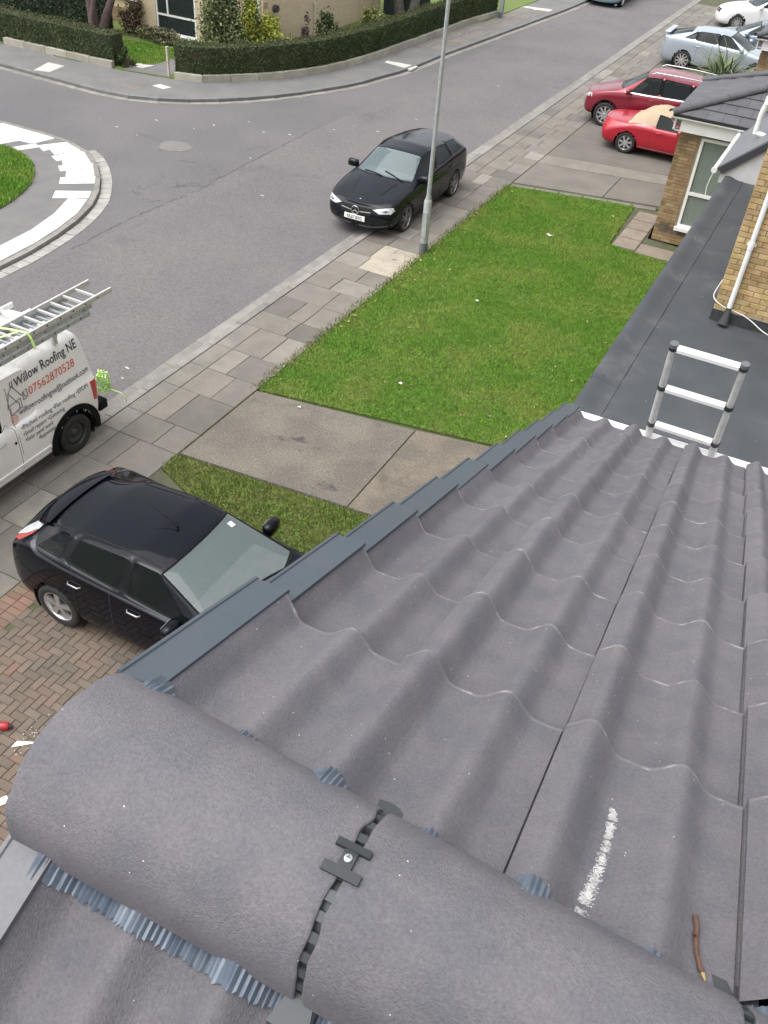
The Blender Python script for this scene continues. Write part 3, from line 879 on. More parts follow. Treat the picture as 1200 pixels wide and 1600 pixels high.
def ridge_tile(a0, a1, seed):
    n = len(RPF); cy, cz = -3.37, 1.37
    rg = random.Random(seed)
    c0 = [rg.gauss(0, 0.0011) for _ in range(n)]; c1 = [rg.gauss(0, 0.0011) for _ in range(n)]
    for _ in range(2):
        c0 = [(c0[max(k - 1, 0)] + c0[k] + c0[min(k + 1, n - 1)]) / 3 for k in range(n)]; c1 = [(c1[max(k - 1, 0)] + c1[k] + c1[min(k + 1, n - 1)]) / 3 for k in range(n)]
    def row(x, f, ch):
        out = []
        for k, (y, z) in enumerate(RPF):
            y2, z2 = rsk(x, cy + (y - cy) * f, cz + (z - cz) * f)
            out.append((x + ch[k] * 2.2, y2, z2 + EZ))
        return out
    rows = [row(a0, 0.985, c0), row(a0 + 0.0015, 0.996, c0), row(a0 + 0.004, 1.0, c0), row(a0 + 0.02, 1.0, c0), row(a1 - 0.02, 1.0, c1), row(a1 - 0.004, 1.0, c1), row(a1 - 0.0015, 0.996, c1), row(a1, 0.985, c1)]
    def inn(x, k):
        y2, z2 = rsk(x, cy + (RPF[k][0] - cy) * 0.88, cz + (RPF[k][1] - cz) * 0.84)
        return (x, y2, z2 + EZ)
    i0 = [inn(rows[0][k][0] + 0.001, k) for k in range(n)]
    i1 = [inn(rows[-1][k][0] - 0.001, k) for k in range(n)]
    mb = MB().grid([i0] + rows + [i1])
    mb.grid([i0, i1])
    mb.grid([[r[0] for r in rows], [inn(r[0][0], 0) for r in rows]]); mb.grid([[r[-1] for r in rows], [inn(r[-1][0], n - 1) for r in rows]])
    me = mb.mesh('ridge_tile')
    bm = bmesh.new(); bm.from_mesh(me); bmesh.ops.remove_doubles(bm, verts=bm.verts[:], dist=1e-5)
    bmesh.ops.recalc_face_normals(bm, faces=bm.faces[:]); bm.to_mesh(me); bm.free()
    me.materials.append(TILE); me.shade_smooth(); me.set_sharp_from_angle(angle=math.radians(45))
    return mobj('ridge_tile', me, None, house)
RJ = [-0.062, 0.385, 0.855, 1.325, 1.795]
for a0, a1 in zip(RJ, RJ[1:]):
    ridge_tile(a0 + (0.0 if a0 < 0 else 0.0055), a1 - 0.0055, int(a0 * 1000))
# union strip, segmented, seen in the gap between the ridge tiles, with its saddle clip
for jn, a in enumerate(RJ[1:-1]):
    mb = MB()
    RP = [rsk(a, y, z) for y, z in RP_BASE]
    n = len(RP)
    r0 = [(a - 0.016, -3.37 + (y + 3.37) * 0.93, 1.37 + (z - 1.37) * 0.90 + EZ) for y, z in RP]
    r1 = [(a + 0.016, p[1], p[2]) for p in r0]
    mb.grid([r0, r1])
    un = mb.build('ridge_union', BLACKP, house, smooth=True)
    seg = MB()
    fine = [(np.interp(t, range(n), [p[0] for p in RP]), np.interp(t, range(n), [p[1] for p in RP])) for t in np.linspace(0.3, n - 1.3, 27)]
    for q in range(0, 26, 2):
        (y0, z0), (y1, z1) = fine[q], fine[q + 1]
        f = lambda y, z, sc: (-3.37 + (y + 3.37) * sc, 1.37 + (z - 1.37) * sc + EZ)
        A0 = f(y0, z0, 0.90); A1 = f(y1, z1, 0.90); B0 = f(y0, z0, 0.965); B1 = f(y1, z1, 0.965)
        v = [(a - 0.009, *A0), (a - 0.009, *A1), (a - 0.009, *B1), (a - 0.009, *B0), (a + 0.009, *A0), (a + 0.009, *A1), (a + 0.009, *B1), (a + 0.009, *B0)]
        seg.add(v, [(0, 1, 2, 3), (7, 6, 5, 4), (3, 2, 6, 7), (0, 3, 7, 4), (1, 5, 6, 2)])
    seg.build('union_rib', mat('union_grey', (0.045, 0.05, 0.055), 0.55), un)
    # clip: an H-shaped strap lying over the joint near the crown, screw in its middle
    t0, t1, t2, t3 = 0.385, 0.412, 0.468, 0.498
    def rp(t, up):
        y = np.interp(t * (n - 1), range(n), [p[0] for p in RP]); z = np.interp(t * (n - 1), range(n), [p[1] for p in RP])
        d = math.hypot(y + 3.37, z - 1.37)
        return (y + (y + 3.37) / d * up, z + (z - 1.37) / d * up + EZ)
    mb = MB()
    def plate(ta, tb, xa, xb, th=0.007, skew=0.0):
        lo_ = []; hi_ = []
        for t in np.linspace(ta, tb, 4):
            lo_.append([(xa, *rp(t, -0.002)), (xb, *rp(t, -0.002))]); hi_.append([(xa, *rp(t, th)), (xb, *rp(t, th))])
        mb.grid(hi_); mb.grid([[r[0] for r in lo_], [r[0] for r in hi_]]); mb.grid([[r[1] for r in hi_], [r[1] for r in lo_]])
        mb.grid([lo_[0], hi_[0]]); mb.grid([hi_[-1], lo_[-1]])
    plate(t0, t1, a - 0.023, a + 0.023, 0.006); plate(t2, t3, a - 0.025, a + 0.025, 0.006); plate(t1 - 0.01, t2 + 0.01, a - 0.009, a + 0.009, 0.005)
    cl = mb.build('ridge_clip', BLACKP, house)
    y_, z_ = rp(0.440, 0.006); nrm = Vector((0, y_ + 3.37, z_ - EZ - 1.37)).normalized()
    sc = MB().lathe([(0.0, 0.003), (0.0035, 0.0025), (0.0052, 0.001), (0.0052, -0.003)], 16, 'z').build('screw', STEEL, cl, smooth=True)
    sc.location = (a, y_, z_); sc.rotation_euler = nrm.to_track_quat('Z', 'Y').to_euler()
    cr = MB().box(-0.003, 0.003, -0.0006, 0.0006, 0.0026, 0.0034).box(-0.0006, 0.0006, -0.003, 0.003, 0.0027, 0.0035).build('screw_slot', BLACKP, cl)
    cr.location = sc.location; cr.rotation_euler = sc.rotation_euler
    # feet of the union at both edges
    for t, dy in ((0.0, 0.030), (1.0, -0.030)):
        y_, z_ = rp(t, 0)
        yb = y_ + dy; zb = z_ - 0.012
        v = [(a - 0.016, y_ - dy * 0.4, z_ + 0.006), (a + 0.016, y_ - dy * 0.4, z_ + 0.006), (a + 0.028, yb, zb), (a - 0.028, yb, zb)]
        v += [(p[0], p[1], p[2] - 0.012) for p in v]
        MB().add(v, [(0, 1, 2, 3), (7, 6, 5, 4), (0, 4, 5, 1), (1, 5, 6, 2), (2, 6, 7, 3), (3, 7, 4, 0)]).build('union_foot', mat('union_grey', (0.045, 0.05, 0.055), 0.55), un)

# ---- corrugated ridge roll draped over the rolls of the tiles, both sides
def ridge_roll(side, s_in0, s_out0, a0=-0.038, a1=1.7):
    rows_in, rows_mid, rows_out = [], [], []
    a = a0; q = 0
    while a < a1:
        ds = (0.064 * max(0, a + 0.05) / 0.85) if side > 0 else 0.0
        s_in, s_out = s_in0 + ds, s_out0 + ds
        zig = 0.0024 * (1 if q % 2 else -1) * random.uniform(0.6, 1.2)
        s1 = s_out + random.uniform(-0.004, 0.004)
        h0 = roof_surface(a, min(s_in, 3.586), side); h1 = roof_surface(a, s1, side)
        rows_in.append(slope_pt(a, s_in, h0 + 0.006, side))
        rows_mid.append(slope_pt(a, (s_in + s1) / 2, (h1 * 1.0 + 0.006) + zig, side))
        rows_out.append(slope_pt(a, s1, h1 + 0.0045 + zig * 0.8, side))
        a += random.uniform(0.0030, 0.0050); q += 1
    return MB().grid([rows_in, rows_mid, rows_out]).build('ridge_roll', ROLLM, house)
ridge_roll(1, 3.585, 3.533)
ridge_roll(-1, 3.565, 3.511)

# ---- gutter, fascia and walls of the house
gp = [(0.035 + 0.058 * (1 - math.cos(t)), 0.03 - 0.058 * math.sin(t)) for t in np.linspace(0, PI, 13)]
gp_in = [(0.035 + 0.058 + (y - 0.093) * 0.92, 0.03 + (z - 0.03) * 0.92) for y, z in reversed(gp)]
gut = MB().extrude_x([(y, z + EZ - 0.055) for y, z in gp + gp_in], -0.06, 6.6).build('gutter', WHITEP, house, smooth=False)
for a in np.arange(0.1, 6.4, 0.9):
    MB().extrude_x([(y * 1.0 + (0.003 if y > 0.09 else -0.002), z + EZ - 0.057) for y, z in gp] + [(y, z + EZ - 0.053) for y, z in gp_in], a, a + 0.03).build('gutter_bracket', WHITEP, gut)
MB().box(-0.02, 6.6, 0.012, 0.034, EZ - 0.24, EZ - 0.01).build('fascia', WHITEP, house)
MB().box(-0.02, 6.6, -0.30, 0.012, EZ - 0.245, EZ - 0.225).build('soffit', WHITEP, house)
wallm = mat('house_brick', (0.40, 0.275, 0.125), 0.85, (0.46, 0.33, 0.17), ns=3, fine=(30, 0.15))
gab = [(-0.30, 0.0), (-0.30, EZ - 0.02), (-3.38, EZ + 1.30), (-6.45, EZ - 0.1), (-6.45, 0.0)]
MB().extrude_x(gab, 0.0, 6.5).build('wall', wallm, house)

# ---- things on the roof: pale scrape, twig
def on_roof(a, s, lift):
    return slope_pt(a, s, roof_surface(a, s) + lift, 1)
def to_local(X, Y):                           # world x, y -> roof a, s (plane approx)
    dx, dy = X + 0.714, Y - 3.851
    a = dx * math.cos(HYAW) + dy * math.sin(HYAW); yl = -dx * math.sin(HYAW) + dy * math.cos(HYAW)
    return a, -yl / CS
CHALK = mat('chalk_flakes', (0.50, 0.49, 0.475), 0.95, (0.30, 0.295, 0.29), ns=70)
def scrape(pts, n, name='chalk_scrape'):
    """hundreds of crumbs rubbed on the tile, denser along the middle of the stroke"""
    P = np.array(pts); mb = MB(); rg = random.Random(n)
    for _ in range(n):
        t = rg.uniform(0, len(P) - 1.001); i = int(t); f = t - i
        a, s, w = P[i] * (1 - f) + P[i + 1] * f
        if math.sin(s * 310 + 3 * math.sin(a * 420)) * math.sin(s * 131) > 0.55: continue
        a += max(-1.6, min(1.6, rg.gauss(0, 0.62))) * w; s += rg.gauss(0, 0.001)
        r = rg.uniform(0.0004, 0.0017) * (1.5 if rg.random() < 0.1 else 1)
        ph_ = rg.uniform(0, 6.28)
        mb.add([on_roof(a + r * math.cos(ph_ + q * 1.257) * rg.uniform(0.6, 1.3), s + r * math.sin(ph_ + q * 1.257) * rg.uniform(0.6, 1.3), 0.0012) for q in range(5)], [(0, 1, 2, 3, 4)])
    o = mb.build(name, CHALK, roof_front, fix=False); o['kind'] = 'stuff'
    return o
scrape([(0.665, 3.318, 0.0035), (0.668, 3.345, 0.005), (0.669, 3.40, 0.0045), (0.668, 3.45, 0.0055), (0.664, 3.505, 0.006), (0.657, 3.555, 0.008), (0.651, 3.582, 0.009)], 2300)
scrape([(0.642, 3.552, 0.004), (0.637, 3.568, 0.007), (0.634, 3.586, 0.007)], 420)
# mortar crumbs caught along the tile tails and on the ridge
mb = MB(); rg = random.Random(11)
for _ in range(520):
    k = rg.randint(1, 9); a = rg.uniform(-0.02, 1.3); s = k * GAUGE - abs(rg.gauss(0, 0.006)) - 0.002
    u = (a + 0.045) % 0.15 - 0.045
    if u < 0.02 or rg.random() < 0.55: continue
    r = rg.uniform(0.0006, 0.0026)
    mb.add([on_roof(a + r * 1.8 * math.cos(q * 1.257) * rg.uniform(0.5, 1.3), s + r * math.sin(q * 1.257) * rg.uniform(0.5, 1.3), 0.0015) for q in range(5)], [(0, 1, 2, 3, 4)])
o = mb.build('mortar_crumbs', CHALK, roof_front, fix=False); o['kind'] = 'stuff'
BARK = mat('twig_bark', (0.12, 0.062, 0.035), 0.7, (0.075, 0.042, 0.03), ns=120)
tw = [(0.799, 3.468), (0.803, 3.487), (0.803, 3.507), (0.806, 3.530), (0.812, 3.550), (0.817, 3.562)]
twig = empty('twig', tuple(Matrix.Translation(house.location) @ Matrix.Rotation(HYAW, 4, 'Z') @ Vector(on_roof(*tw[2], 0.004))), HYAW, 'short brown forked twig lying in a roof tile channel by the ridge', 'twig')
base = Vector(on_roof(*tw[2], 0.004))
MB().tube([tuple(Vector(on_roof(a, s, 0.005)) - base) for a, s in tw], [0.0042, 0.0036, 0.0034, 0.0032, 0.0035, 0.0018], 8).build('stem', BARK, twig, smooth=True)
MB().tube([tuple(Vector(on_roof(0.803, 3.502, 0.006)) - base), tuple(Vector(on_roof(0.798, 3.508, 0.010)) - base), tuple(Vector(on_roof(0.794, 3.514, 0.014)) - base)], [0.0022, 0.0016, 0.001], 6).build('side_shoot', BARK, twig, smooth=True)
MB().tube([tuple(Vector(on_roof(0.8155, 3.558, 0.0055)) - base), tuple(Vector(on_roof(0.819, 3.568, 0.006)) - base)], [0.0030, 0.0012], 8).build('cut_end', mat('twig_wood', (0.34, 0.25, 0.11), 0.7), twig)

# ---- telescopic ladder leaning on the gutter, foot on the flat roof
lad = empty('ladder', (0, 0, 0), 0, 'silver telescopic ladder leaning on the white gutter, foot on the flat felt roof', 'ladder')
def lp(x, z):                                  # point on the ladder plane
    return Vector((x, 3.995 - (z - 5.70) * 0.235, z))
Z1 = 6.335
LX = (-0.352, -0.030)
rz_ = [Z1 - 0.244 * k for k in range(16) if Z1 - 0.244 * k > 2.75]
for side, x in enumerate(LX):
    for k, z in enumerate(rz_):
        zl = rz_[k + 1] if k + 1 < len(rz_) else 2.62
        r = 0.0165 + 0.0011 * k
        MB().tube([lp(x, zl), lp(x, z)], r, 14).build('stile', ALU, lad, smooth=True)
        MB().tube([lp(x, z - 0.011), lp(x, z + 0.011)], r + 0.0035, 14).build('collar', BLACKP, lad)
    MB().tube([lp(x, Z1 + 0.008), lp(x, Z1 + 0.026)], [0.022, 0.020], 12).build('end_cap', mat('cap_grey', (0.10, 0.105, 0.11), 0.6), lad)
    MB().tube([lp(x, 2.612), lp(x, 2.66)], [0.04, 0.036], 12).build('rubber_foot', BLACKP, lad)
RUNGM = mat('rung_aluminium', (0.80, 0.80, 0.79), 0.35, metal=0.3)
for k, z in enumerate(rz_):
    a = lp(LX[0] + 0.02, z + 0.002); b = lp(LX[1] - 0.02, z + 0.002)
    mb = MB(); w, hgt = 0.021, 0.013
    q = [(-w, -hgt), (w * 0.9, -hgt), (w, 0.0), (w * 0.6, hgt), (-w * 0.6, hgt), (-w, 0.004)]
    mb.extrude_x([(a.y + dy, a.z + dz) for dy, dz in q], a.x, b.x)
    mb.build('rung', RUNGM, lad)

# ================================================================== flat-roofed extension
FZ = 2.60
ext = empty('flat_roof_extension', (-1.7, 9.0, 0), 0, 'single-storey extension with dark felt flat roof and raised edge beside the lawn', 'building')
def E_(x, y, z=0): return (x + 1.7, y - 9.0, z)
def ebox(name, x0, x1, y0, y1, z0, z1, m, par=ext, bev=0.0):
    return MB().box(x0 + 1.7, x1 + 1.7, y0 - 9, y1 - 9, z0, z1).build(name, m, par, bevel=bev)
ebox('wall', -1.62, 3.6, 4.15, 18.35, 0.0, FZ - 0.20, wallm)
deckf = ebox('roof_deck', -1.58, 3.6, 4.1, 18.5, FZ - 0.195, FZ - 0.014, FELT)
ys = [4.1, 5.1, 6.1, 7.1, 8.05, 9.05, 10.0, 11.0, 11.95, 12.95, 13.9, 14.9, 15.85, 16.9, 17.7, 18.5]
for k, (a, b) in enumerate(zip(ys, ys[1:])):
    sk = random.uniform(-0.03, 0.03)
    z0 = FZ - 0.004
    v = []
    xa = -1.46
    # each sheet tilts a hair so that it laps over the next
    p = [(xa, a - 0.05), (3.55, a - 0.05 + sk), (3.55, b + sk), (xa, b)]
    zz = [z0 - 0.008, z0 - 0.008, z0 + 0.002, z0 + 0.002]
    v = [E_(x, y, z) for (x, y), z in zip(p, zz)] + [E_(x, y, z - 0.02) for (x, y), z in zip(p, zz)]
    MB().add(v, [(0, 1, 2, 3), (7, 6, 5, 4), (0, 4, 5, 1), (1, 5, 6, 2), (2, 6, 7, 3), (3, 7, 4, 0)]).build('felt_sheet', FELT, deckf)
# raised felt kerb along the edge, in lapped lengths
kp = [(-0.015, -0.16), (-0.022, -0.02), (-0.016, 0.035), (0.02, 0.052), (0.07, 0.054), (0.12, 0.044), (0.20, 0.016), (0.27, 0.004), (0.34, 0.003), (0.345, -0.01), (0.1, -0.05)]
ky = [4.1, 5.6, 7.2, 9.75, 13.2, 15.6, 18.5]
for k, (a, b) in enumerate(zip(ky, ky[1:])):
    mb = MB()
    dz = 0.003 * (k % 2)
    v = [E_(-1.72 + x - 0.002 * (k % 2), y, FZ + z + dz) for y in (a - 0.02, b) for x, z in kp]
    n = len(kp)
    mb.add(v, [(i, (i + 1) % n, (i + 1) % n + n, i + n) for i in range(n)] + [tuple(range(n)), tuple(range(2 * n - 1, n - 1, -1))])
    o = mb.build('edge_felt', FELT, deckf, smooth=True)
    o.data.set_sharp_from_angle(angle=math.radians(45))
ebox('fascia', -1.70, -1.60, 4.2, 18.45, FZ - 0.36, FZ - 0.16, mat('dark_fascia', (0.10, 0.085, 0.07), 0.7))

# ================================================================== neighbour: buff brick house wall with downpipe
WY, WX, WZ = 12.30, -0.772, 2.76
nb = empty('brick_house', (WX, WY, 0), 0, 'buff brick neighbour house rising behind the flat roof, white downpipe on its corner', 'house')
core = MB().box(0.012, 4.4, 0.012, 8.6, 0, 8.0).build('wall', MORTAR, nb)
bw, bh, jt = 0.215, 0.0655, 0.010
me_s = MB().box(0, bw, 0, 0.05, 0, bh).mesh('brick'); me_h = MB().box(0, 0.1025, 0, 0.05, 0, bh).mesh('brick')
me_r = MB().box(0, 0.05, 0, bw, 0, bh).mesh('brick')
for me in (me_s, me_h, me_r):
    bm = bmesh.new(); bm.from_mesh(me)
    bmesh.ops.recalc_face_normals(bm, faces=bm.faces[:])
    bmesh.ops.bevel(bm, geom=bm.edges[:], offset=0.003, segments=1, affect='EDGES'); bm.to_mesh(me); bm.free()
    me.materials.append(BRICK)
z = WZ; row = 0
front = []
while z < 5.75:
    x = 0.0
    if row % 2:
        front.append((0.0, z, 0)); x = 0.1025 + jt
    while x < 1.28:
        front.append((x, z, 1)); x += bw + jt
    z += bh + jt; row += 1
rest = MB()
for n_, (x, z, full) in enumerate(front):
    o = mobj('brick', me_s if full else me_h, None, core)
    o.location = (x, random.uniform(-0.0025, 0.0015), z)
for r in range(28):                              # side face towards the road, strongly foreshortened: joined
    for c in range(26):
        z = WZ + r * (bh + jt); y = 0.0 + c * (bw + jt) + (0.1025 + jt if r % 2 == 0 else 0.218)
        rest.box(-0.001 - random.uniform(0, 0.002), 0.04, y, y + bw, z, z + bh)
o = rest.build('side_bricks', mat('buff_brick_side', (0.40, 0.275, 0.115), 0.85, (0.50, 0.37, 0.19), ns=7, island=0.2, bump=0.3, bs=160), core, fix=False); o['kind'] = 'stuff'
MB().box(-0.006, 4.4, -0.008, 0.02, FZ - 0.1, WZ - 0.002).box(-0.0085, 0.02, -0.0075, 6.2, FZ - 0.1, WZ - 0.0025).build('felt_upstand', mat('black_felt', (0.03, 0.032, 0.035), 0.8, (0.045, 0.05, 0.05), ns=9), nb)
MB().box(0.02, 4.4, -0.004, 0.03, WZ - 0.0, WZ + 0.012).build('mortar_fillet', mat('fillet', (0.30, 0.29, 0.26), 0.9), nb)
px = 0.205
dp = MB().tube([(px, -0.045, 2.83), (px, -0.045, 3.72)], 0.034, 16).tube([(px, -0.045, 3.70), (px, -0.045, 3.80)], 0.039, 16).tube([(px, -0.045, 3.8), (px, -0.045, 7.6)], 0.034, 16).build('downpipe', WHITEP, nb, smooth=True)
for zz in (3.75, 5.6):
    MB().box(px - 0.06, px + 0.06, -0.012, -0.002, zz - 0.02, zz + 0.02).tube([(px, -0.045, zz - 0.018), (px, -0.045, zz + 0.018)], 0.041, 16).build('pipe_clip', WHITEP, dp)
MB().tube([(px, -0.045, 2.845), (px, -0.06, 2.77), (px, -0.09, 2.70), (px - 0.01, -0.12, 2.62)], [0.036, 0.045, 0.055, 0.075], 14).build('felt_collar', mat('black_felt', (0.03, 0.032, 0.035), 0.8), nb, smooth=True)
MB().extrude_x([(-0.35, 7.75), (-0.35, 7.85), (4.3, 9.6), (8.95, 7.85), (8.95, 7.75)], -0.3, 4.7).build('roof', TILE, nb)
MB().box(-0.02, -0.004, 0.35, 0.38, 3.3, 3.42).box(-0.02, -0.004, 3.3, 3.34, 3.6, 3.75).build('flashing', WHITEP, nb)
cable = MB()
cp = resample([(-0.80, 12.75), (-0.83, 12.45), (-0.80, 12.29), (-0.70, 12.24), (-0.50, 12.27), (-0.30, 12.255), (-0.18, 12.22), (-0.05, 12.15), (0.06, 12.14), (0.3, 12.2), (0.6, 12.27)], 0.04)
czs = np.interp(np.linspace(0, 1, len(cp)), [0, 0.14, 0.26, 0.35, 0.48, 0.60, 0.72, 0.85, 1], [3.0, 2.93, 2.90, 2.83, 2.79, 2.72, 2.66, 2.63, 2.63])
cable.tube([(p[0], p[1], z) for p, z in zip(cp, czs)], 0.0075, 8)
o = cable.build('cable', mat('cable_white', (0.62, 0.61, 0.58), 0.5), smooth=True)
tag(o, 'white cable looping round the brick corner above the felt roof', 'cable')

# ================================================================== small gabled porch roof beyond the flat roof
porch = empty('porch_roof', (-1.86, 18.35, 0), 0, 'small grey pitched porch roof with dark edge and white gable at the flat roof end', 'porch')
PG = mat('porch_slate', (0.155, 0.160, 0.172), 0.55, (0.135, 0.140, 0.15), ns=3, fine=(40, 0.08))
def lx(x): return x + 1.86
zl, zr = 2.78, 3.62                            # eaves and ridge
xr = 0.62
v = [(-0.05, 0.0, zl), (-0.05, 2.95, zl), (xr + 0.3, 2.95, zr), (xr + 0.3, 0.0, zr)]
v2 = [(p[0], p[1], p[2] - 0.05) for p in v]
slope = MB().add(v + v2, [(0, 1, 2, 3), (7, 6, 5, 4), (0, 4, 5, 1), (1, 5, 6, 2), (2, 6, 7, 3), (3, 7, 4, 0)]).build('roof_slope', PG, porch)
for r in range(6):                             # slates, laid course by course
    t0, t1 = r / 6, (r + 1) / 6
    for c in range(6):
        y0 = 0.02 + c * 0.488
        a = lambda t, dz: (-0.05 + (xr + 0.35) * t, zl + (zr - zl) * t + dz)
        x0, z0 = a(t0, 0.016); x1, z1 = a(min(1, t1 + 0.02), 0.006)
        MB().add([(x0, y0, z0), (x0, y0 + 0.484, z0), (x1, y0 + 0.484, z1), (x1, y0, z1), (x0, y0, z0 - 0.014), (x0, y0 + 0.484, z0 - 0.014)],
                 [(0, 1, 2, 3), (0, 4, 5, 1)]).build('slate', PG, slope)
DKV = mat('dark_verge', (0.040, 0.046, 0.054), 0.5)
MB().add([(-0.06, -0.012, zl - 0.02), (xr + 0.3, -0.012, zr - 0.02), (xr + 0.3, -0.012, zr - 0.17), (0.06, -0.012, zl - 0.09),
          (-0.06, 0.012, zl + 0.004), (xr + 0.3, 0.012, zr + 0.024), (xr + 0.3, 0.012, zr - 0.17), (0.06, 0.012, zl - 0.09)],
         [(0, 1, 2, 3), (7, 6, 5, 4), (0, 4, 5, 1), (3, 2, 6, 7), (0, 3, 7, 4)]).build('verge_board', DKV, porch)
gv = [(0.02, 0.05, zl - 0.14), (xr + 0.3, 0.05, zr - 0.14), (xr + 0.3, 0.05, 2.5), (0.02, 0.05, 2.5)]
MB().add(gv + [(p[0], 2.6, p[2]) for p in gv], [(0, 1, 2, 3), (7, 6, 5, 4), (0, 4, 5, 1), (2, 6, 7, 3), (3, 7, 4, 0), (1, 5, 6, 2)]).build('gable_panel', mat('porch_white', (0.60, 0.61, 0.62), 0.5, (0.52, 0.53, 0.54), ns=2), porch)
gt = MB().tube([(-0.10, -0.04, zl - 0.05), (-0.10, 2.95, zl - 0.05)], 0.045, 12).build('gutter', WHITEP, porch, smooth=True)
MB().tube([(-0.10, -0.055, zl - 0.05), (-0.10, -0.01, zl - 0.05)], 0.056, 12).build('gutter_end', WHITEP, gt)
MB().tube([(-0.10, 0.02, zl - 0.1), (-0.13, 0.03, zl - 0.25), (-0.15, 0.05, zl - 0.4), (-0.13, 0.06, zl - 0.6)], 0.011, 8).build('drain_hose', WHITEP, porch, smooth=True)
# house side walls carrying the porch roof
MB().box(0.22, 3.8, 0.12, 3.0, 0, zl - 0.15).build('wall', wallm, porch)
# white soil pipe with elbow, grey pole above
pp_ = [(0.34, 0.95, 3.25), (0.34, 0.95, 3.62), (0.36, 0.95, 3.72), (0.40, 0.95, 3.86)]
MB().tube(pp_, [0.055, 0.055, 0.062, 0.06], 14).build('soil_pipe', WHITEP, porch, smooth=True)
MB().tube([(0.40, 0.95, 3.80), (0.41, 0.95, 3.93)], 0.085, 14).build('pipe_socket', WHITEP, porch, smooth=True)
MB().tube([(0.41, 0.95, 3.9), (0.47, 0.95, 4.6)], 0.045, 10).build('pole', mat('grey_pole', (0.30, 0.30, 0.29), 0.7, (0.2, 0.2, 0.19), ns=25), porch, smooth=True)
MB().tube([(0.34, 0.95, 3.27), (0.62, 0.9, 3.24), (0.95, 0.85, 3.2)], 0.05, 12).build('pipe_branch', WHITEP, porch, smooth=True)

# ================================================================== bay house with hipped roof
bay_h = empty('bay_house', (-3.22, 21.26, 0), 0, 'brown brick bay with white window and hipped dark tile roof behind the lawn', 'house')
BY0 = 0.0
def bb(name, x0, x1, y0, y1, z0, z1, m, par=bay_h, bev=0.0): return MB().box(x0, x1, y0, y1, z0, z1).build(name, m, par, bevel=bev)
bwall = MB().box(0.012, 0.50, 0.012, 3.9, 0, 2.53).box(0.5005, 4.2, 0.012, 3.9, 0, 0.36).box(0.5005, 4.2, 1.2, 3.899, 0.361, 2.529).build('wall', MORTAR, bay_h)
me_b = MB().box(0, bw, 0, 0.05, 0, bh).mesh('brick'); me_bh = MB().box(0, 0.1025, 0, 0.05, 0, bh).mesh('brick')
me_d = MB().box(0, bw, 0, 0.05, 0, bh).mesh('brick')
for me, m in ((me_b, BRICKB), (me_bh, BRICKB), (me_d, mat('plinth_brick', (0.10, 0.075, 0.055), 0.85, (0.14, 0.11, 0.08), ns=8, var=0.2))):
    bm = bmesh.new(); bm.from_mesh(me); bmesh.ops.recalc_face_normals(bm, faces=bm.faces[:])
    bmesh.ops.bevel(bm, geom=bm.edges[:], offset=0.003, segments=1, affect='EDGES'); bm.to_mesh(me); bm.free(); me.materials.append(m)
z = 0.0; row = 0
while z < 2.40:
    xs = [0.0, bw + jt] if row % 2 == 0 else [0.1025 + jt, 0.1025 + bw + 2 * jt]
    if row % 2: 
        o = mobj('brick', me_bh, None, bwall); o.location = (0, random.uniform(-0.003, 0.001), z)
    lim = 0.47 if z > 0.36 else 1.4
    x = xs[0]
    while x + 0.03 < lim:
        full = x + bw <= lim + 0.02
        o = mobj('brick', (me_d if z < 0.38 and z > 0.20 else me_b) if full else me_bh, None, bwall)
        o.location = (x, random.uniform(-0.005, 0.002), z)
        x += bw + jt
    z += bh + jt; row += 1
rest = MB()
for r in range(32):
    for c in range(17):
        z = r * (bh + jt); y = c * (bw + jt) + (0.1025 + jt if r % 2 == 0 else 0.218)
        if y + bw < 3.88: rest.box(-0.002, 0.04, y, y + bw, z, z + bh)
o = rest.build('side_bricks', mat('brown_brick_side', (0.27, 0.175, 0.085), 0.85, (0.36, 0.25, 0.13), ns=4, island=0.22), bwall, fix=False); o['kind'] = 'stuff'
# window: white frame, transom, pane with pale curtain behind
def glass(name, col=(0.18, 0.22, 0.20), a=0.55, rough=0.04):
    m = mat(name, col, rough, alpha=a, spec=0.6)
    return m
WGL = glass('window_glass', (0.26, 0.31, 0.28), 0.55)
win = bb('window', 0.50, 0.56, -0.03, 0.05, 0.40, 2.44, WHITEP)
bb('sill', 0.46, 2.6, -0.10, -0.031, 0.36, 0.44, WHITEP, win)
bb('head', 0.561, 2.6, -0.029, 0.05, 2.38, 2.44, WHITEP, win)
bb('transom', 0.561, 2.6, -0.029, 0.05, 1.19, 1.26, WHITEP, win)
bb('bottom_rail', 0.561, 2.6, -0.029, 0.05, 0.442, 0.50, WHITEP, win)
bb('pane', 0.56, 2.6, 0.010, 0.016, 0.50, 1.19, WGL, win)
bb('pane', 0.56, 2.6, 0.010, 0.016, 1.26, 2.38, WGL, win)
CURT = mat('curtain', (0.46, 0.52, 0.45), 0.9, (0.38, 0.44, 0.375), ns=5)
top = []; bot = []
for k in range(48):
    x = 0.58 + k * 0.016
    yy = 0.16 + 0.022 * math.sin(k * 1.15) + 0.006 * math.sin(k * 0.37)
    top.append((x, yy, 2.37)); bot.append((x, yy, 0.46))
cu = MB().grid([top, bot]).build('curtain', CURT, win, smooth=True)
MB().box(0.5, 4.2, 0.9, 0.93, 0.36, 2.5).build('room_back', mat('room_shade', (0.30, 0.31, 0.28), 0.9, (0.20, 0.17, 0.15), ns=1.5), win)
MB().box(0.0, 4.3, -0.20, -0.16, 2.53, 2.80).box(-0.16, -0.12, -0.161, 3.9, 2.531, 2.801).build('fascia', WHITEP, bay_h)
MB().box(-0.12, 4.3, -0.16, 0.02, 2.515, 2.53).build('soffit', WHITEP, bay_h)
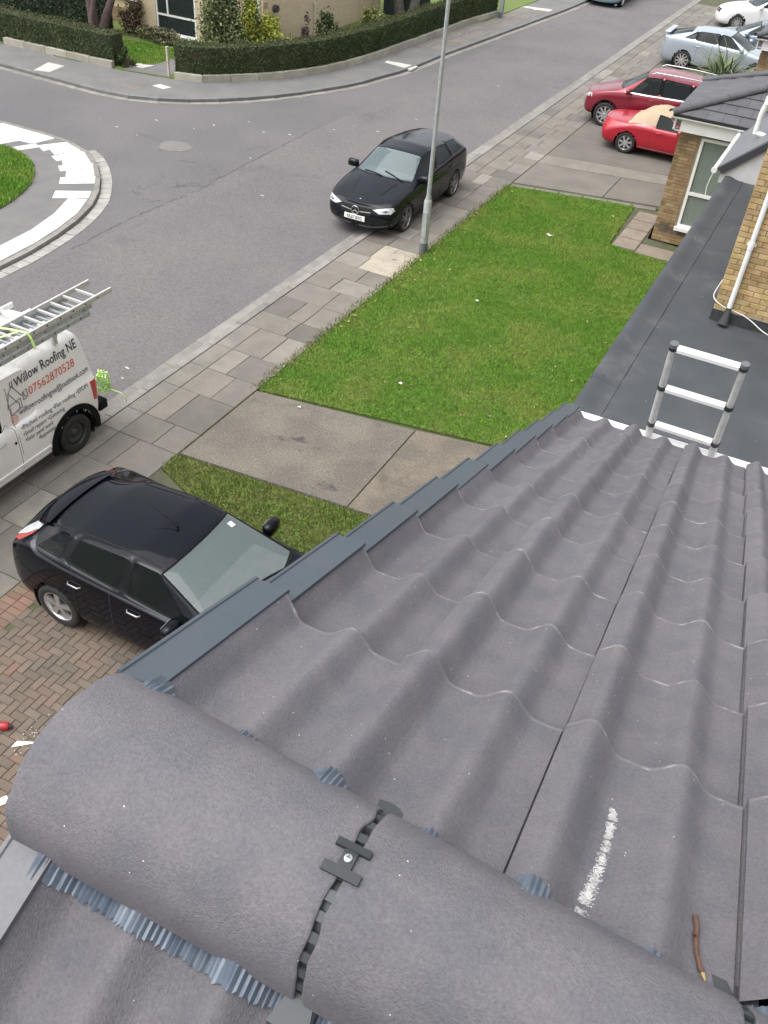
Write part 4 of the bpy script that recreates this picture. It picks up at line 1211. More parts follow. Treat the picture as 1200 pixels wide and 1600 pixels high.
g1 = [(-0.265 + 0.05 * math.cos(t), 2.83 + 0.05 * math.sin(t)) for t in np.linspace(PI, 2 * PI, 9)] + [(-0.265 + 0.043 * math.cos(t), 2.83 + 0.043 * math.sin(t)) for t in np.linspace(2 * PI, PI, 9)]
MB().extrude_x(g1, -0.22, 4.3).build('gutter', WHITEP, bay_h)
A = (-0.20, -0.30, 2.87); D = (-0.22, 3.0, 2.87); Hp = (2.0, 1.95, 3.47); D2 = (2.0, 3.0, 3.47); Br = (4.3, -0.30, 2.87); B2 = (4.3, 1.95, 3.47)
broof = MB().add([A, D, D2, Hp, Br, B2] + [(p[0], p[1], p[2] - 0.04) for p in (A, D, D2, Hp, Br, B2)],
                 [(0, 3, 2, 1), (0, 4, 5, 3), (6, 7, 8, 9), (6, 9, 11, 10), (0, 1, 7, 6), (4, 0, 6, 10), (1, 2, 8, 7)]).build('roof', BLACKP, bay_h)
RT = mat('flat_tile', (0.092, 0.090, 0.098), 0.6, (0.075, 0.075, 0.083), ns=4, var=0.10, fine=(60, 0.1))
def tile_course(e0, e1, r0, r1, n, course, courses, par):
    """flat tiles of one course on the slope e0-e1 (eaves) r0-r1 (ridge)"""
    e0, e1, r0, r1 = (Vector(p) for p in (e0, e1, r0, r1))
    nrm = (e1 - e0).cross((r0 + r1) / 2 - (e0 + e1) / 2).normalized()
    if nrm.z < 0: nrm = -nrm
    t0, t1 = course / courses, min(1.0, (course + 1.12) / courses)
    a0, a1 = e0.lerp(r0, t0), e1.lerp(r1, t0); b0, b1 = e0.lerp(r0, t1), e1.lerp(r1, t1)
    L0 = (a1 - a0).length
    L1 = (b1 - b0).length
    off = 0.5 * (course % 2)
    W = (e1 - e0).length / n
    d = (e1 - e0).normalized()
    k = -1
    while (k + off) * W < (e1 - e0).length:
        lo_ = (k + off) * W; hi_ = lo_ + W - 0.006
        # clip the tile between the hips at bottom and top edge
        def clipx(x, s0, s1): return max(s0, min(s1, x))
        sA0, sA1 = (a0 - e0).dot(d), (a1 - e0).dot(d); sB0, sB1 = (b0 - e0).dot(d), (b1 - e0).dot(d)
        q = [clipx(lo_, sA0, sA1), clipx(hi_, sA0, sA1), clipx(hi_, sB0, sB1), clipx(lo_, sB0, sB1)]
        if q[1] - q[0] > 0.02 or q[2] - q[3] > 0.02:
            P0 = a0 + d * (q[0] - sA0); P1 = a0 + d * (q[1] - sA0); P2 = b0 + d * (q[2] - sB0); P3 = b0 + d * (q[3] - sB0)
            up0, up1 = nrm * 0.034, nrm * 0.012
            vs = [P0 + up0, P1 + up0, P2 + up1, P3 + up1, P0 + up0 * 0.3, P1 + up0 * 0.3, P2, P3]
            MB().add(vs, [(0, 1, 2, 3), (0, 4, 5, 1), (1, 5, 6, 2), (0, 3, 7, 4)]).build('roof_tile', RT, par)
        k += 1
for c in range(6):
    tile_course(A, Br, Hp, B2, 13, c, 6, broof)
    tile_course(D, A, D2, Hp, 9, c, 6, broof)
def hip_tiles(p0, p1, n, par, r=0.10, name='hip_tile'):
    p0, p1 = Vector(p0), Vector(p1); d = (p1 - p0).normalized(); sd = d.cross(Vector((0, 0, 1))).normalized(); up = sd.cross(d)
    for k in range(n):
        a = p0.lerp(p1, k / n) - d * 0.015; b = p0.lerp(p1, (k + 1) / n)
        rows = []
        for q, (P, rr) in enumerate(((a, r * 1.04), (b, r * 0.96))):
            rows.append([P + sd * (rr * math.cos(t)) + up * (rr * 0.75 * math.sin(t) - 0.015) for t in np.linspace(-0.15, PI + 0.15, 9)])
        mb = MB().grid(rows)
        for q, (P, rr) in enumerate(((a, r * 1.04), (b, r * 0.96))):
            rows.append([P + sd * (rr * 0.86 * math.cos(t)) + up * (rr * 0.62 * math.sin(t) - 0.02) for t in np.linspace(-0.15, PI + 0.15, 9)])
        mb.grid([rows[0], rows[2]])
        o = mb.build(name, mat('hip_tile_dark', (0.075, 0.075, 0.082), 0.6, (0.06, 0.06, 0.066), ns=5, var=0.1), par, smooth=True)
        o.data.set_sharp_from_angle(angle=math.radians(50))
hip_tiles((A[0] - 0.03, A[1] - 0.03, A[2] + 0.05), (Hp[0], Hp[1], Hp[2] + 0.06), 7, broof)
hip_tiles((D[0] - 0.03, D[1], D[2] + 0.05), (D2[0], D2[1], D2[2] + 0.06), 6, broof, name='verge_tile')
# ================================================================== vehicles
def paint(name, col, metal=0.25, rough=0.32, coat=0.6, spec=0.5):
    return mat(name, col, rough, metal=metal, spec=spec, coat=coat, coatr=0.06, fine=(300, 0.05))
TYRE = mat('tyre_rubber', (0.018, 0.018, 0.019), 0.75, bump=0.2, bs=200)
RIM = mat('alloy_silver', (0.62, 0.62, 0.63), 0.28, metal=0.85)
RIMD = mat('wheel_dark', (0.045, 0.047, 0.05), 0.5, metal=0.3)
TRIMB = mat('trim_black', (0.008, 0.0085, 0.0095), 0.4, spec=0.07)
GAP = mat('panel_gap', (0.006, 0.006, 0.006), 0.9)
CHROME = mat('chrome', (0.46, 0.47, 0.48), 0.25, metal=1.0)
LAMPC = mat('lamp_clear', (0.46, 0.48, 0.50), 0.12, (0.62, 0.64, 0.66), ns=14, coat=0.6, metal=0.2)
LAMPD = mat('lamp_dark', (0.10, 0.105, 0.11), 0.12, coat=1.0, metal=0.3)
LAMPR = mat('lamp_red', (0.42, 0.015, 0.015), 0.15, coat=1.0)
PLATEW = mat('plate_white', (0.75, 0.75, 0.73), 0.4)
PLATEY = mat('plate_yellow', (0.70, 0.52, 0.04), 0.4)
INK = mat('ink_black', (0.012, 0.012, 0.013), 0.6)
SEATM = mat('seat_cloth', (0.030, 0.032, 0.035), 0.9)
SEATL = mat('seat_light', (0.13, 0.14, 0.14), 0.9, (0.09, 0.10, 0.10), ns=6)
GL_DARK = mat('car_glass_dark', (0.008, 0.012, 0.012), 0.03, alpha=0.80, spec=0.2)
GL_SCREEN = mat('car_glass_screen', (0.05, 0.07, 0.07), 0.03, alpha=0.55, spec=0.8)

def text_mesh(body, size, align='LEFT', extr=0.0, sx=1.0, bold=0.0):
    cu = bpy.data.curves.new('txt', 'FONT')
    cu.body = body; cu.size = size; cu.align_x = align; cu.extrude = extr; cu.resolution_u = 3; cu.offset = bold
    ob = bpy.data.objects.new('txt', cu); link(ob)
    dg = bpy.context.evaluated_depsgraph_get()
    me = bpy.data.meshes.new_from_object(ob.evaluated_get(dg))
    bpy.data.objects.remove(ob, do_unlink=True); bpy.data.curves.remove(cu)
    if sx != 1.0:
        for v in me.vertices: v.co.x *= sx
    me.materials.clear()
    return me

def wheel(parent, x, y, r, w, rim_m, spokes, side, twin=False, rr=0.70, steel=False):
    """tyre as the part, rim as its child; side = +1 outer face towards +y"""
    mb = MB()
    s = side
    pr_ = [(r * rr, -w * 0.42), (r * 0.80, -w * 0.5), (r * 0.93, -w * 0.49), (r * 0.985, -w * 0.40), (r, -w * 0.2), (r, w * 0.2), (r * 0.985, w * 0.40), (r * 0.93, w * 0.49), (r * 0.80, w * 0.5), (r * rr, w * 0.42), (r * rr, -w * 0.42)]
    mb.lathe([(a, b * s) for a, b in pr_], 36, 'y')
    t = mb.build('wheel', TYRE, parent, smooth=True)
    t.location = (x, y, r)
    R = r * rr
    mb = MB()
    # barrel and lip
    mb.lathe([(R * 1.01, 0.43 * w * s), (R * 1.03, 0.46 * w * s), (R * 0.97, 0.45 * w * s), (R * 0.93, 0.36 * w * s), (R * 0.90, -0.3 * w * s)], 36, 'y')
    rim = mb.build('rim', rim_m, t, smooth=True)
    mb = MB().lathe([(0.0, 0.05 * w * s), (R * 0.91, 0.05 * w * s)], 30, 'y')
    mb.build('brake', mat('brake_dark', (0.03, 0.03, 0.032), 0.6), t)
    if steel:
        mb = MB().lathe([(0.0, 0.36 * w * s), (R * 0.18, 0.36 * w * s), (R * 0.24, 0.30 * w * s), (R * 0.42, 0.18 * w * s), (R * 0.60, 0.32 * w * s), (R * 0.72, 0.33 * w * s), (R * 0.92, 0.22 * w * s)], 36, 'y')
        mb.build('disc', rim_m, t, smooth=True)
        for k in range(12):
            a = 2 * PI * k / 12
            p = (R * 0.80 * math.cos(a), 0.275 * w * s, R * 0.80 * math.sin(a))
            MB().tube([(p[0], p[1] - 0.004, p[2]), (p[0], p[1] + 0.006 * s, p[2])], R * 0.055, 8).build('vent', GAP, t)
        return t
    mb = MB()
    mb.lathe([(0.0, 0.42 * w * s), (R * 0.14, 0.42 * w * s), (R * 0.22, 0.38 * w * s), (R * 0.22, 0.1 * w * s)], 20, 'y')
    for k in range(spokes):
        a0 = 2 * PI * (k + 0.25) / spokes
        offs = (-0.10, 0.10) if twin else (0.0,)
        for da in offs:
            a = a0 + da * 2.2
            ca, sa = math.cos(a), math.sin(a)
            w0, w1 = (R * 0.075, R * 0.085) if twin else (R * 0.13, R * 0.20 * 5 / max(5, spokes))
            pts = []
            for q, (rad, ww, off) in enumerate(((R * 0.12, w0, 0.40), (R * 0.55, (w0 + w1) / 2, 0.42), (R * 0.97, w1, 0.40))):
                for sg in (-1, 1):
                    px_, pz_ = rad * ca - sg * ww * sa, rad * sa + sg * ww * ca
                    pts.append((px_, off * w * s, pz_)); pts.append((px_, (off - 0.16) * w * s, pz_))
            f = []
            for q in (0, 4):
                f += [(q, q + 2, q + 6, q + 4), (q, q + 4, q + 5, q + 1), (q + 2, q + 3, q + 7, q + 6)]
            mb.add(pts, f)
    mb.build('spokes', rim_m, t)
    return t

def car_cage(P):
    """control cage of one half: list of stations, each 9 points (x from the nose, y, z)"""
    L, w, zb = P['L'], P['w'], P['zb']
    zn, xc, zc = P['zn'], P['xc'], P['zc']
    xw, zr, wr = P['xw'], P['zr'], P['wr']
    xd, xB, xC = P['xd'], P['xB'], P['xC']
    xq, xt, zt = P['xq'], P['xt'], P['zt']
    xb, zbk = P['xb'], P['zbk']
    ztail = P['ztail']
    bf, br = P['bf'], P['br']                   # belt height front / rear
    xf, xr = P['xf'], P['xr']
    nk = P.get('nk', 0.82); tk = P.get('tk', 0.84)
    S = []
    ng = P.get('ng', 0.0)
    S.append([(.14, 0, zb + .02), (.16, .62 * w, zb + .02), (.10 + ng, nk * .96 * w, zb + .12), (.09 + ng, nk * 1.02 * w, .46), (.13 + ng, nk * .98 * w, zn - .11),
              (.17 + ng, nk * .92 * w, zn - .055), (.19 + ng, nk * .82 * w, zn - .02), (.16, nk * .5 * w, zn), (.14, 0, zn + .01)])
    zm = zn + (zc - zn) * .30
    S.append([(.40, 0, zb), (.40, .80 * w, zb), (.38, .95 * w, zb + .10), (.36, .975 * w, .50), (.42, .965 * w, zn + .01), (.46, .885 * w, zn + .055), (.46, .76 * w, zn + .075),
              (.44, .46 * w, zm), (.42, 0, zm + .015)])
    z2 = zn + (zc - zn) * .68
    S.append([(xf, 0, zb), (xf, .84 * w, zb), (xf, .985 * w, zb + .08), (xf, w, .56), (xf, .985 * w, (zn + bf) / 2 + .06), (xf, .90 * w, z2 - .02), (xf, .80 * w, z2 + .0), (xf, .50 * w, z2 + .03), (xf, 0, z2 + .045)])
    S.append([(xc + .25, 0, zb), (xc + .25, .84 * w, zb), (xc + .25, .985 * w, zb + .07), (xc + .25, w, .56), (xc + .23, .985 * w, bf - .03), (xc + .22, .895 * w, zc - .02), (xc + .20, .84 * w, zc - .005), (xc + .07, .5 * w, zc + .015), (xc, 0, zc + .025)])
    S.append([(xd, 0, zb), (xd, .85 * w, zb), (xd, .985 * w, zb + .07), (xd, w, .56), (xd, .985 * w, bf), (xd + .06, .915 * w, bf + .02), (xw + .09, wr + .015, zr - .065), (xw + .04, wr - .13, zr - .025), (xw, 0, zr)])
    zr2 = P.get('zr2', zr + .02)
    bm1 = bf + (br - bf) * .45; bm2 = bf + (br - bf) * .85
    S.append([(xB, 0, zb), (xB, .85 * w, zb), (xB, .985 * w, zb + .07), (xB, w, .57), (xB, .988 * w, bm1), (xB, .92 * w, bm1 + .02), (xB - .02, wr + .035, zr2 - .058), (xB - .02, wr - .12, zr2 - .02), (xB - .02, 0, zr2 + .005)])
    xB2 = xB + .055
    S.append([(xB2, 0, zb), (xB2, .85 * w, zb), (xB2, .985 * w, zb + .07), (xB2, w, .57), (xB2, .988 * w, bm1 + .005), (xB2, .92 * w, bm1 + .025), (xB2 - .02, wr + .035, zr2 - .058), (xB2 - .02, wr - .12, zr2 - .02), (xB2 - .02, 0, zr2 + .005)])
    zq = zr2 + (zt - zr2) * .55
    S.append([(xC, 0, zb), (xC, .85 * w, zb), (xC, .985 * w, zb + .07), (xC, w, .58), (xC, .99 * w, bm2), (xC, .915 * w, bm2 + .02), (xC - .06, wr + .025, zq - .058), (xC - .06, wr - .12, zq - .02), (xC - .06, 0, zq + .005)])
    xC2 = xC + .06
    S.append([(xC2, 0, zb), (xC2, .85 * w, zb), (xC2, .985 * w, zb + .07), (xC2, w, .58), (xC2, .99 * w, bm2 + .005), (xC2, .913 * w, bm2 + .025), (xC2 - .06, wr + .02, zq - .06), (xC2 - .06, wr - .12, zq - .025), (xC2 - .06, 0, zq)])
    S.append([(xr, 0, zb), (xr, .85 * w, zb), (xr, .985 * w, zb + .08), (xr, w, .60), (xq, .985 * w, br), (xq, .895 * w, br + .03), (xt - .16, wr - .015, zt - .065 - P.get('qd', 0.0)), (xt - .16, wr - .14, zt - .02), (xt - .16, 0, zt + .012)])
    xm = (xr + L) / 2
    S.append([(xm, 0, zb), (xm, .84 * w, zb), (xm, .975 * w, zb + .09), (xm, .985 * w, .60), (xq + (xb - xq) * .5, .975 * w, br + .0), (xq + (xb - xq) * .5, .89 * w, br + .04), (xt + .02, wr - .06, zt - .095), (xt, wr - .17, zt - .035), (xt, 0, zt)])
    S.append([(L - .30, 0, zb), (L - .30, .82 * w, zb), (L - .27, .955 * w, zb + .10), (L - .24, .965 * w, .60), (xb - .10, .955 * w, ztail + .02 if xb > L - .4 else br), (xb - .06, .90 * w, zbk - .045), (xb - .03, .82 * w, zbk - .02), (xb + .01, .5 * w, zbk), (xb + .02, 0, zbk + .01)])
    xe = L - .10
    S.append([(L - .14, 0, zb + .04), (L - .14, .62 * w, zb + .04), (L - .09, tk * .98 * w, zb + .14), (L - .07, tk * 1.03 * w, .58), (xe - .02, tk * 1.0 * w, ztail - .06), (xe - .05, tk * .96 * w, ztail - .01), (xe - .05, tk * .86 * w, ztail + .01), (xe - .02, tk * .5 * w, ztail + .025), (xe, 0, ztail + .03)])
    return S

def build_car(name, label, P, body_m, loc, rz, lod=3, group=None, cat='car', glass=None, screen=None, roof_m=None, rear_glass=True, quarter=True,
              wheels=('RIM', 5, False), sill_m=None, tail_m=None, interior=True, soft=None):
    L, w = P['L'], P['w']
    root = empty(name, loc, rz, label, cat, group)
    S = car_cage(P)
    ns = len(S)
    V = []; idx = {}
    def vid(s, l, side):
        if l in (0, 8): side = 0
        k = (s, l, side)
        if k not in idx:
            x, y, z = S[s][l]
            idx[k] = len(V); V.append((L / 2 - x, y * (side if side else 0), z))
        return idx[k]
    F = []; MI = []
    def reg(s, l):
        # region of quad between stations s,s+1 and lines l,l+1
        if s == 3 and l in (6, 7): return 1                       # windscreen
        if l == 5:
            if s == 4: return 2
            if s in (5,): return 10 if soft else 12                # B pillar, black
            if soft and 5 < s < 11: return 10
            if s == 6: return 3
            if s == 7: return 13
            if s == 8 and quarter: return 4
        if s == 10 and l in (6, 7) and rear_glass: return 5
        if soft and s == 10 and l in (6, 7): return 10
        if l in (2, 3, 4):
            if s in (4, 5): return 6
            if s == 6 and P.get('doors', 4) > 2: return 7
        if s in (1, 2) and l in (6, 7): return 8
        if s == 11 and l in (6, 7): return 9
        if l == 1 and sill_m is not None: return 11
        if l in (6, 7) and 4 <= s <= 9: return 10                  # roof skin
        return 0
    for side in (1, -1):
        for s in range(ns - 1):
            for l in range(8):
                q = [vid(s, l, side), vid(s + 1, l, side), vid(s + 1, l + 1, side), vid(s, l + 1, side)]
                if side < 0: q.reverse()
                F.append(q); r = reg(s, l)
                MI.append(r)
        # nose and tail caps with a bulged centre column
        for s, sg in ((0, 1), (ns - 1, -1)):
            mids = []
            for l in range(9):
                if l in (0, 8): mids.append(vid(s, l, 0)); continue
                x, y, z = S[s][l]
                k = ('m', s, l)
                if k not in idx:
                    bul = (0.10 if s == 0 else 0.085)
                    xx = max(0.0, x - bul) if s == 0 else min(L, x + bul)
                    idx[k] = len(V); V.append((L / 2 - xx, 0, z))
                mids.append(idx[k])
            for l in range(8):
                q = [mids[l], vid(s, l, side), vid(s, l + 1, side), mids[l + 1]]
                q = list(dict.fromkeys(q))
                if (side < 0) != (sg < 0): q.reverse()
                F.append(q); MI.append(0)
    me = bpy.data.meshes.new('cage'); me.from_pydata(V, [], F); me.polygons.foreach_set('material_index', MI); me.update()
    bm = bmesh.new(); bm.from_mesh(me)
    bmesh.ops.recalc_face_normals(bm, faces=bm.faces[:])
    cr = bm.edges.layers.float.new('crease_edge')
    glassy = {1, 2, 3, 4, 5, 12, 13}
    for e in bm.edges:
        ms = {f.material_index for f in e.link_faces}
        if len(ms) == 2:
            if 1 in ms or 5 in ms: e[cr] = 0.8
            elif ms & {2, 3, 4}: e[cr] = 0.75
            elif 8 in ms or 9 in ms: e[cr] = 0.35
    cv = bm.verts.layers.float.new('crease_vert')
    for f in bm.faces:
        if f.material_index in (2, 3, 4):
            for v in f.verts: v[cv] = 0.5
        elif f.material_index in (1, 5):
            for v in f.verts:
                if abs(v.co.y) > 0.45 * w and len({g.material_index for g in v.link_faces}) > 2: v[cv] = 0.6
    bm.to_mesh(me); bm.free()
    tmp = bpy.data.objects.new('tmp', me); link(tmp)
    md = tmp.modifiers.new('s', 'SUBSURF'); md.levels = lod; md.render_levels = lod
    dg = bpy.context.evaluated_depsgraph_get()
    fm = bpy.data.meshes.new_from_object(tmp.evaluated_get(dg))
    bpy.data.objects.remove(tmp, do_unlink=True)
    bm = bmesh.new(); bm.from_mesh(fm)
    # wheel arches
    rw = P['rw']; ra = rw + P.get('arch', 0.055)
    arches = [(L / 2 - P['xf'], rw), (L / 2 - P['xr'], rw)]
    dead = []
    for (ax, az) in arches:
        ins = set()
        for v in bm.verts:
            if abs(v.co.y) > 0.60 * w and math.hypot(v.co.x - ax, v.co.z - az) < ra and v.co.z < az + ra:
                ins.add(v)
        for f in bm.faces:
            if all(v in ins for v in f.verts): dead.append(f)
        for v in ins:
            if any(u not in ins for e in v.link_edges for u in e.verts):
                d = Vector((v.co.x - ax, v.co.z - az)); d = d.normalized() * ra if d.length > 1e-4 else Vector((0, ra))
                v.co.x, v.co.z = ax + d.x, az + d.y
    bmesh.ops.delete(bm, geom=list(set(dead)), context='FACES')
    bvh = BVHTree.FromBMesh(bm)
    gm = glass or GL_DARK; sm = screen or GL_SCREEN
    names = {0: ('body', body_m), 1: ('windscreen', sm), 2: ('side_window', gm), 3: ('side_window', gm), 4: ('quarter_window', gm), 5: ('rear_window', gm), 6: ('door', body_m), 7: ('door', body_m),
             8: ('bonnet', body_m), 9: ('tailgate' if P.get('hatch', True) else 'boot_lid', body_m), 10: ('roof', roof_m or body_m), 11: ('sill', sill_m or body_m), 12: ('window_pillar', TRIMB), 13: ('window_pillar', TRIMB)}
    if soft: names[10] = ('soft_top', soft)
    parts = {}
    for r, (nm, m) in names.items():
        sides = (1, -1) if r in (2, 3, 4, 6, 7, 11, 12, 13) else (0,)
        for sd in sides:
            b2 = bm.copy()
            kill = [f for f in b2.faces if f.material_index != r or (sd and f.calc_center_median().y * sd < 0)]
            if len(kill) == len(b2.faces): b2.free(); continue
            bmesh.ops.delete(b2, geom=kill, context='FACES')
            for f in b2.faces: f.material_index = 0; f.smooth = True
            thick = {1: 0.022, 2: 0.016, 3: 0.016, 4: 0.016, 5: 0.03}.get(r, 0.0)
            if r in (6, 7, 8, 9): thick = 0.007
            if thick and lod > 1:
                old = set(b2.faces)
                res = bmesh.ops.inset_region(b2, faces=b2.faces[:], use_boundary=True, use_even_offset=True, thickness=thick, depth=(-0.004 if r < 6 else 0.0))
                for f in res['faces']: f.material_index = 1
            m2 = bpy.data.meshes.new(nm); b2.to_mesh(m2); b2.free()
            m2.materials.append(m); m2.materials.append(TRIMB if r < 6 else GAP)
            o = mobj(nm, m2, None, root)
            parts[(r, sd)] = o
    bm.free()
    # dark wheel wells
    for (ax, az) in arches:
        for sg in (1, -1):
            arc = [(ax + (ra + 0.004) * math.cos(t), az + (ra + 0.004) * math.sin(t)) for t in np.linspace(-0.5, PI + 0.5, 21)]
            mb = MB().grid([[(x, sg * y, z) for x, z in arc] for y in (0.52 * w, 0.965 * w)])
            mb.add([(x, sg * 0.52 * w, z) for x, z in arc], [tuple(range(21))])
            mb.build('wheel_arch', GAP, root, fix=False)
    # wheels
    rm, sp, tw = wheels
    rmat = {'RIM': RIM, 'DARK': RIMD}[rm] if isinstance(rm, str) else rm
    for ax in (L / 2 - P['xf'], L / 2 - P['xr']):
        for sg in (1, -1):
            wheel(root, ax, sg * (w - 0.115 + P.get('wo', 0.0)), rw, P.get('ww', 0.21), rmat, sp, sg, tw, rr=P.get('rr', 0.68), steel=P.get('steel', False))
    def surf(x, z, sg):
        h = bvh.ray_cast(Vector((L / 2 - x, sg * 2.0, z)), Vector((0, -sg, 0)))
        return h[0] if h[0] is not None else Vector((L / 2 - x, sg * w, z))
    def patch(nm, pts, direction, m, parent=root, off=0.006, cuts=3, th=0.02):
        """a fitted piece: polygon given in car space, projected along direction on the body"""
        d = Vector(direction).normalized()
        b3 = bmesh.new()
        vs = [b3.verts.new(Vector(p)) for p in pts]
        b3.faces.new(vs)
        bmesh.ops.triangulate(b3, faces=b3.faces[:])
        bmesh.ops.subdivide_edges(b3, edges=b3.edges[:], cuts=cuts, use_grid_fill=True)
        for v in b3.verts:
            h = bvh.ray_cast(v.co - d * 1.2, d)
            if h[0] is None: h = bvh.find_nearest(v.co)
            if h[0] is not None: v.co = h[0] - d * off
        bmesh.ops.recalc_face_normals(b3, faces=b3.faces[:])
        if sum((f.normal.dot(d) for f in b3.faces)) > 0: bmesh.ops.reverse_faces(b3, faces=b3.faces[:])
        be = [e for e in b3.edges if e.is_boundary]
        r = bmesh.ops.extrude_edge_only(b3, edges=be)
        for g in r['geom']:
            if isinstance(g, bmesh.types.BMVert): g.co += d * th
        mm = bpy.data.meshes.new(nm); b3.to_mesh(mm); b3.free(); mm.materials.append(m)
        o = mobj(nm, mm, None, parent); mm.shade_smooth(); mm.set_sharp_from_angle(angle=math.radians(40))
        return o
    if interior:
        # seats and dashboard seen through the glass
        for sg in (1, -1):
            xs = L / 2 - (P['xd'] + 0.75)
            mb = MB().box(xs - 0.25, xs + 0.28, sg * 0.38 - 0.24, sg * 0.38 + 0.24, 0.30, 0.52)
            mb.box(xs - 0.36, xs - 0.22, sg * 0.38 - 0.23, sg * 0.38 + 0.23, 0.5, P['bf'] + 0.16).box(xs - 0.38, xs - 0.28, sg * 0.38 - 0.12, sg * 0.38 + 0.12, P['bf'] + 0.18, P['bf'] + 0.36)
            mb.build('seat', SEATM, root, bevel=0.04, smooth=True)
        xs = L / 2 - (P['xC'] + 0.05)
        MB().box(xs - 0.32, xs - 0.18, -0.6, 0.6, 0.45, P['br'] + 0.1).box(xs - 0.2, xs + 0.25, -0.6, 0.6, 0.3, 0.5).build('rear_seat', SEATM, root, bevel=0.03)
        xs = L / 2 - (P['xc'] + 0.42)
        MB().box(xs - 0.28, xs + 0.30, -0.68, 0.68, P['zc'] - 0.16, P['zc'] - 0.03).build('dashboard', SEATL, root, bevel=0.03)
        mb = MB(); c = Vector((xs - 0.36, -0.37, P['zc'] - 0.04))
        mb.tube([(c.x + 0.08 * math.sin(t) * 0.9, c.y + 0.185 * math.cos(t), c.z + 0.165 * math.sin(t)) for t in np.linspace(0, 2 * PI, 19)], 0.016, 6)
        mb.build('steering_wheel', TRIMB, root, smooth=True)
    # door mirrors
    for sg in (1, -1):
        mx = P['xd'] + P.get('mx', 0.08)
        q = surf(mx, P['bf'] - 0.02, sg)
        c = Vector((q.x, q.y + sg * 0.085, P['bf'] + 0.070))
        b3 = bmesh.new()
        bmesh.ops.create_cube(b3, size=1.0)
        bmesh.ops.subdivide_edges(b3, edges=b3.edges[:], cuts=2, use_grid_fill=True)
        for v in b3.verts:
            n_ = v.co.normalized() * 0.62
            v.co = v.co.lerp(n_, 0.45)
            v.co.x *= 0.15 * (1 if v.co.x > 0 else 0.6); v.co.y *= 0.25; v.co.z *= 0.155
            v.co += c
        mm = bpy.data.meshes.new('mirror'); b3.to_mesh(mm); b3.free(); mm.materials.append(P.get('mirror_m', body_m)); mm.shade_smooth()
        mo = mobj('mirror', mm, None, root)
        MB().tube([(q.x, q.y - sg * 0.02, P['bf'] - 0.01), (c.x, c.y - sg * 0.03, c.z - 0.045)], [0.03, 0.022], 8).build('mirror_arm', TRIMB, mo)
        MB().box(c.x - 0.066, c.x - 0.056, c.y - 0.085, c.y + 0.085, c.z - 0.05, c.z + 0.05).build('mirror_glass', LAMPD, mo)
    # door handles
    for sg in (1, -1):
        for key, hx in (((6, sg), P['xB'] - 0.16), ((7, sg), P['xC'] - 0.16)):
            if key in parts:
                zz = P.get('hz', (P['bf'] + P['br']) / 2 - 0.09)
                q = surf(hx, zz, sg)
                MB().tube([(q.x + 0.09, q.y - sg * 0.004, zz - 0.004), (q.x + 0.07, q.y + sg * 0.028, zz), (q.x - 0.07, q.y + sg * 0.028, zz), (q.x - 0.09, q.y - sg * 0.004, zz + 0.004)], 0.012, 8).build('handle', P.get('handle_m', body_m), parts[key], smooth=True)
    return root, parts, bvh, patch, surf

def plate(parent, txt, c, rz, tilt, m, wdt=0.52, hgt=0.111):
    """number plate, local frame: faces +x after rotation rz"""
    o = MB().box(-0.006, 0.006, -wdt / 2, wdt / 2, -hgt / 2, hgt / 2).build('number_plate', m, parent, bevel=0.002, seg=1)
    o.location = c; o.rotation_euler = (0, tilt, rz)
    t = text_mesh(txt, 0.105, 'CENTER', 0.0, 0.80, 0.002)
    for v in t.vertices:
        x, y = v.co.x, v.co.y
        v.co = Vector((0.0075, x, y - 0.037))
    t.materials.append(INK)
    mobj('registration', t, None, o)
    return o
def wipers(parent, patch, P, m=TRIMB):
    L, w = P['L'], P['w']
    for y0, y1, xx in ((0.62, 0.02, 0.10), (0.05, -0.55, 0.06)):
        a = (L / 2 - P['xc'] - xx + 0.02, y0 * w, 2.0); b = (L / 2 - P['xc'] - xx - 0.10, y1 * w, 2.0)
        patch('wiper', [a, (a[0] + 0.018, a[1], 2), (b[0] + 0.018, b[1], 2), b], (0, 0, -1), m, off=0.016, cuts=4, th=0.012)

# ---------------------------------------------------------------- black hatchback on the block paving (nose to the house)
PF = dict(L=4.34, w=0.92, zb=0.20, zn=0.78, xc=1.03, zc=1.02, xw=1.98, zr=1.445, wr=0.60, xd=1.42, xB=2.42, xC=3.27, xq=3.70, xt=3.74, zt=1.345, xb=4.16, zbk=1.03, ztail=0.98,
          bf=0.97, br=1.13, xf=0.87, xr=3.49, rw=0.316, arch=0.06, rr=0.665, ww=0.205, zr2=1.468, hz=0.90, mx=0.26, qd=0.05, handle_m=mat('handle_satin', (0.30, 0.30, 0.32), 0.25, metal=0.8))
BLK = paint('paint_black', (0.0035, 0.0042, 0.0075), 0.0, 0.06, 0.0, 0.20)
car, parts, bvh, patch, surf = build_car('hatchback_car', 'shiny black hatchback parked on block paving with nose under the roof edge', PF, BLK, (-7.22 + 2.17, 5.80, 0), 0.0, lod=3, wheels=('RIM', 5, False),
                                         glass=mat('hatch_side_glass', (0.004, 0.007, 0.006), 0.02, alpha=0.62, spec=0.15), screen=mat('hatch_screen', (0.165, 0.205, 0.205), 0.03, alpha=0.56, spec=1.0))  # pale teal screen colour carries sky reflection and demister haze
L = PF['L']; hl = L / 2
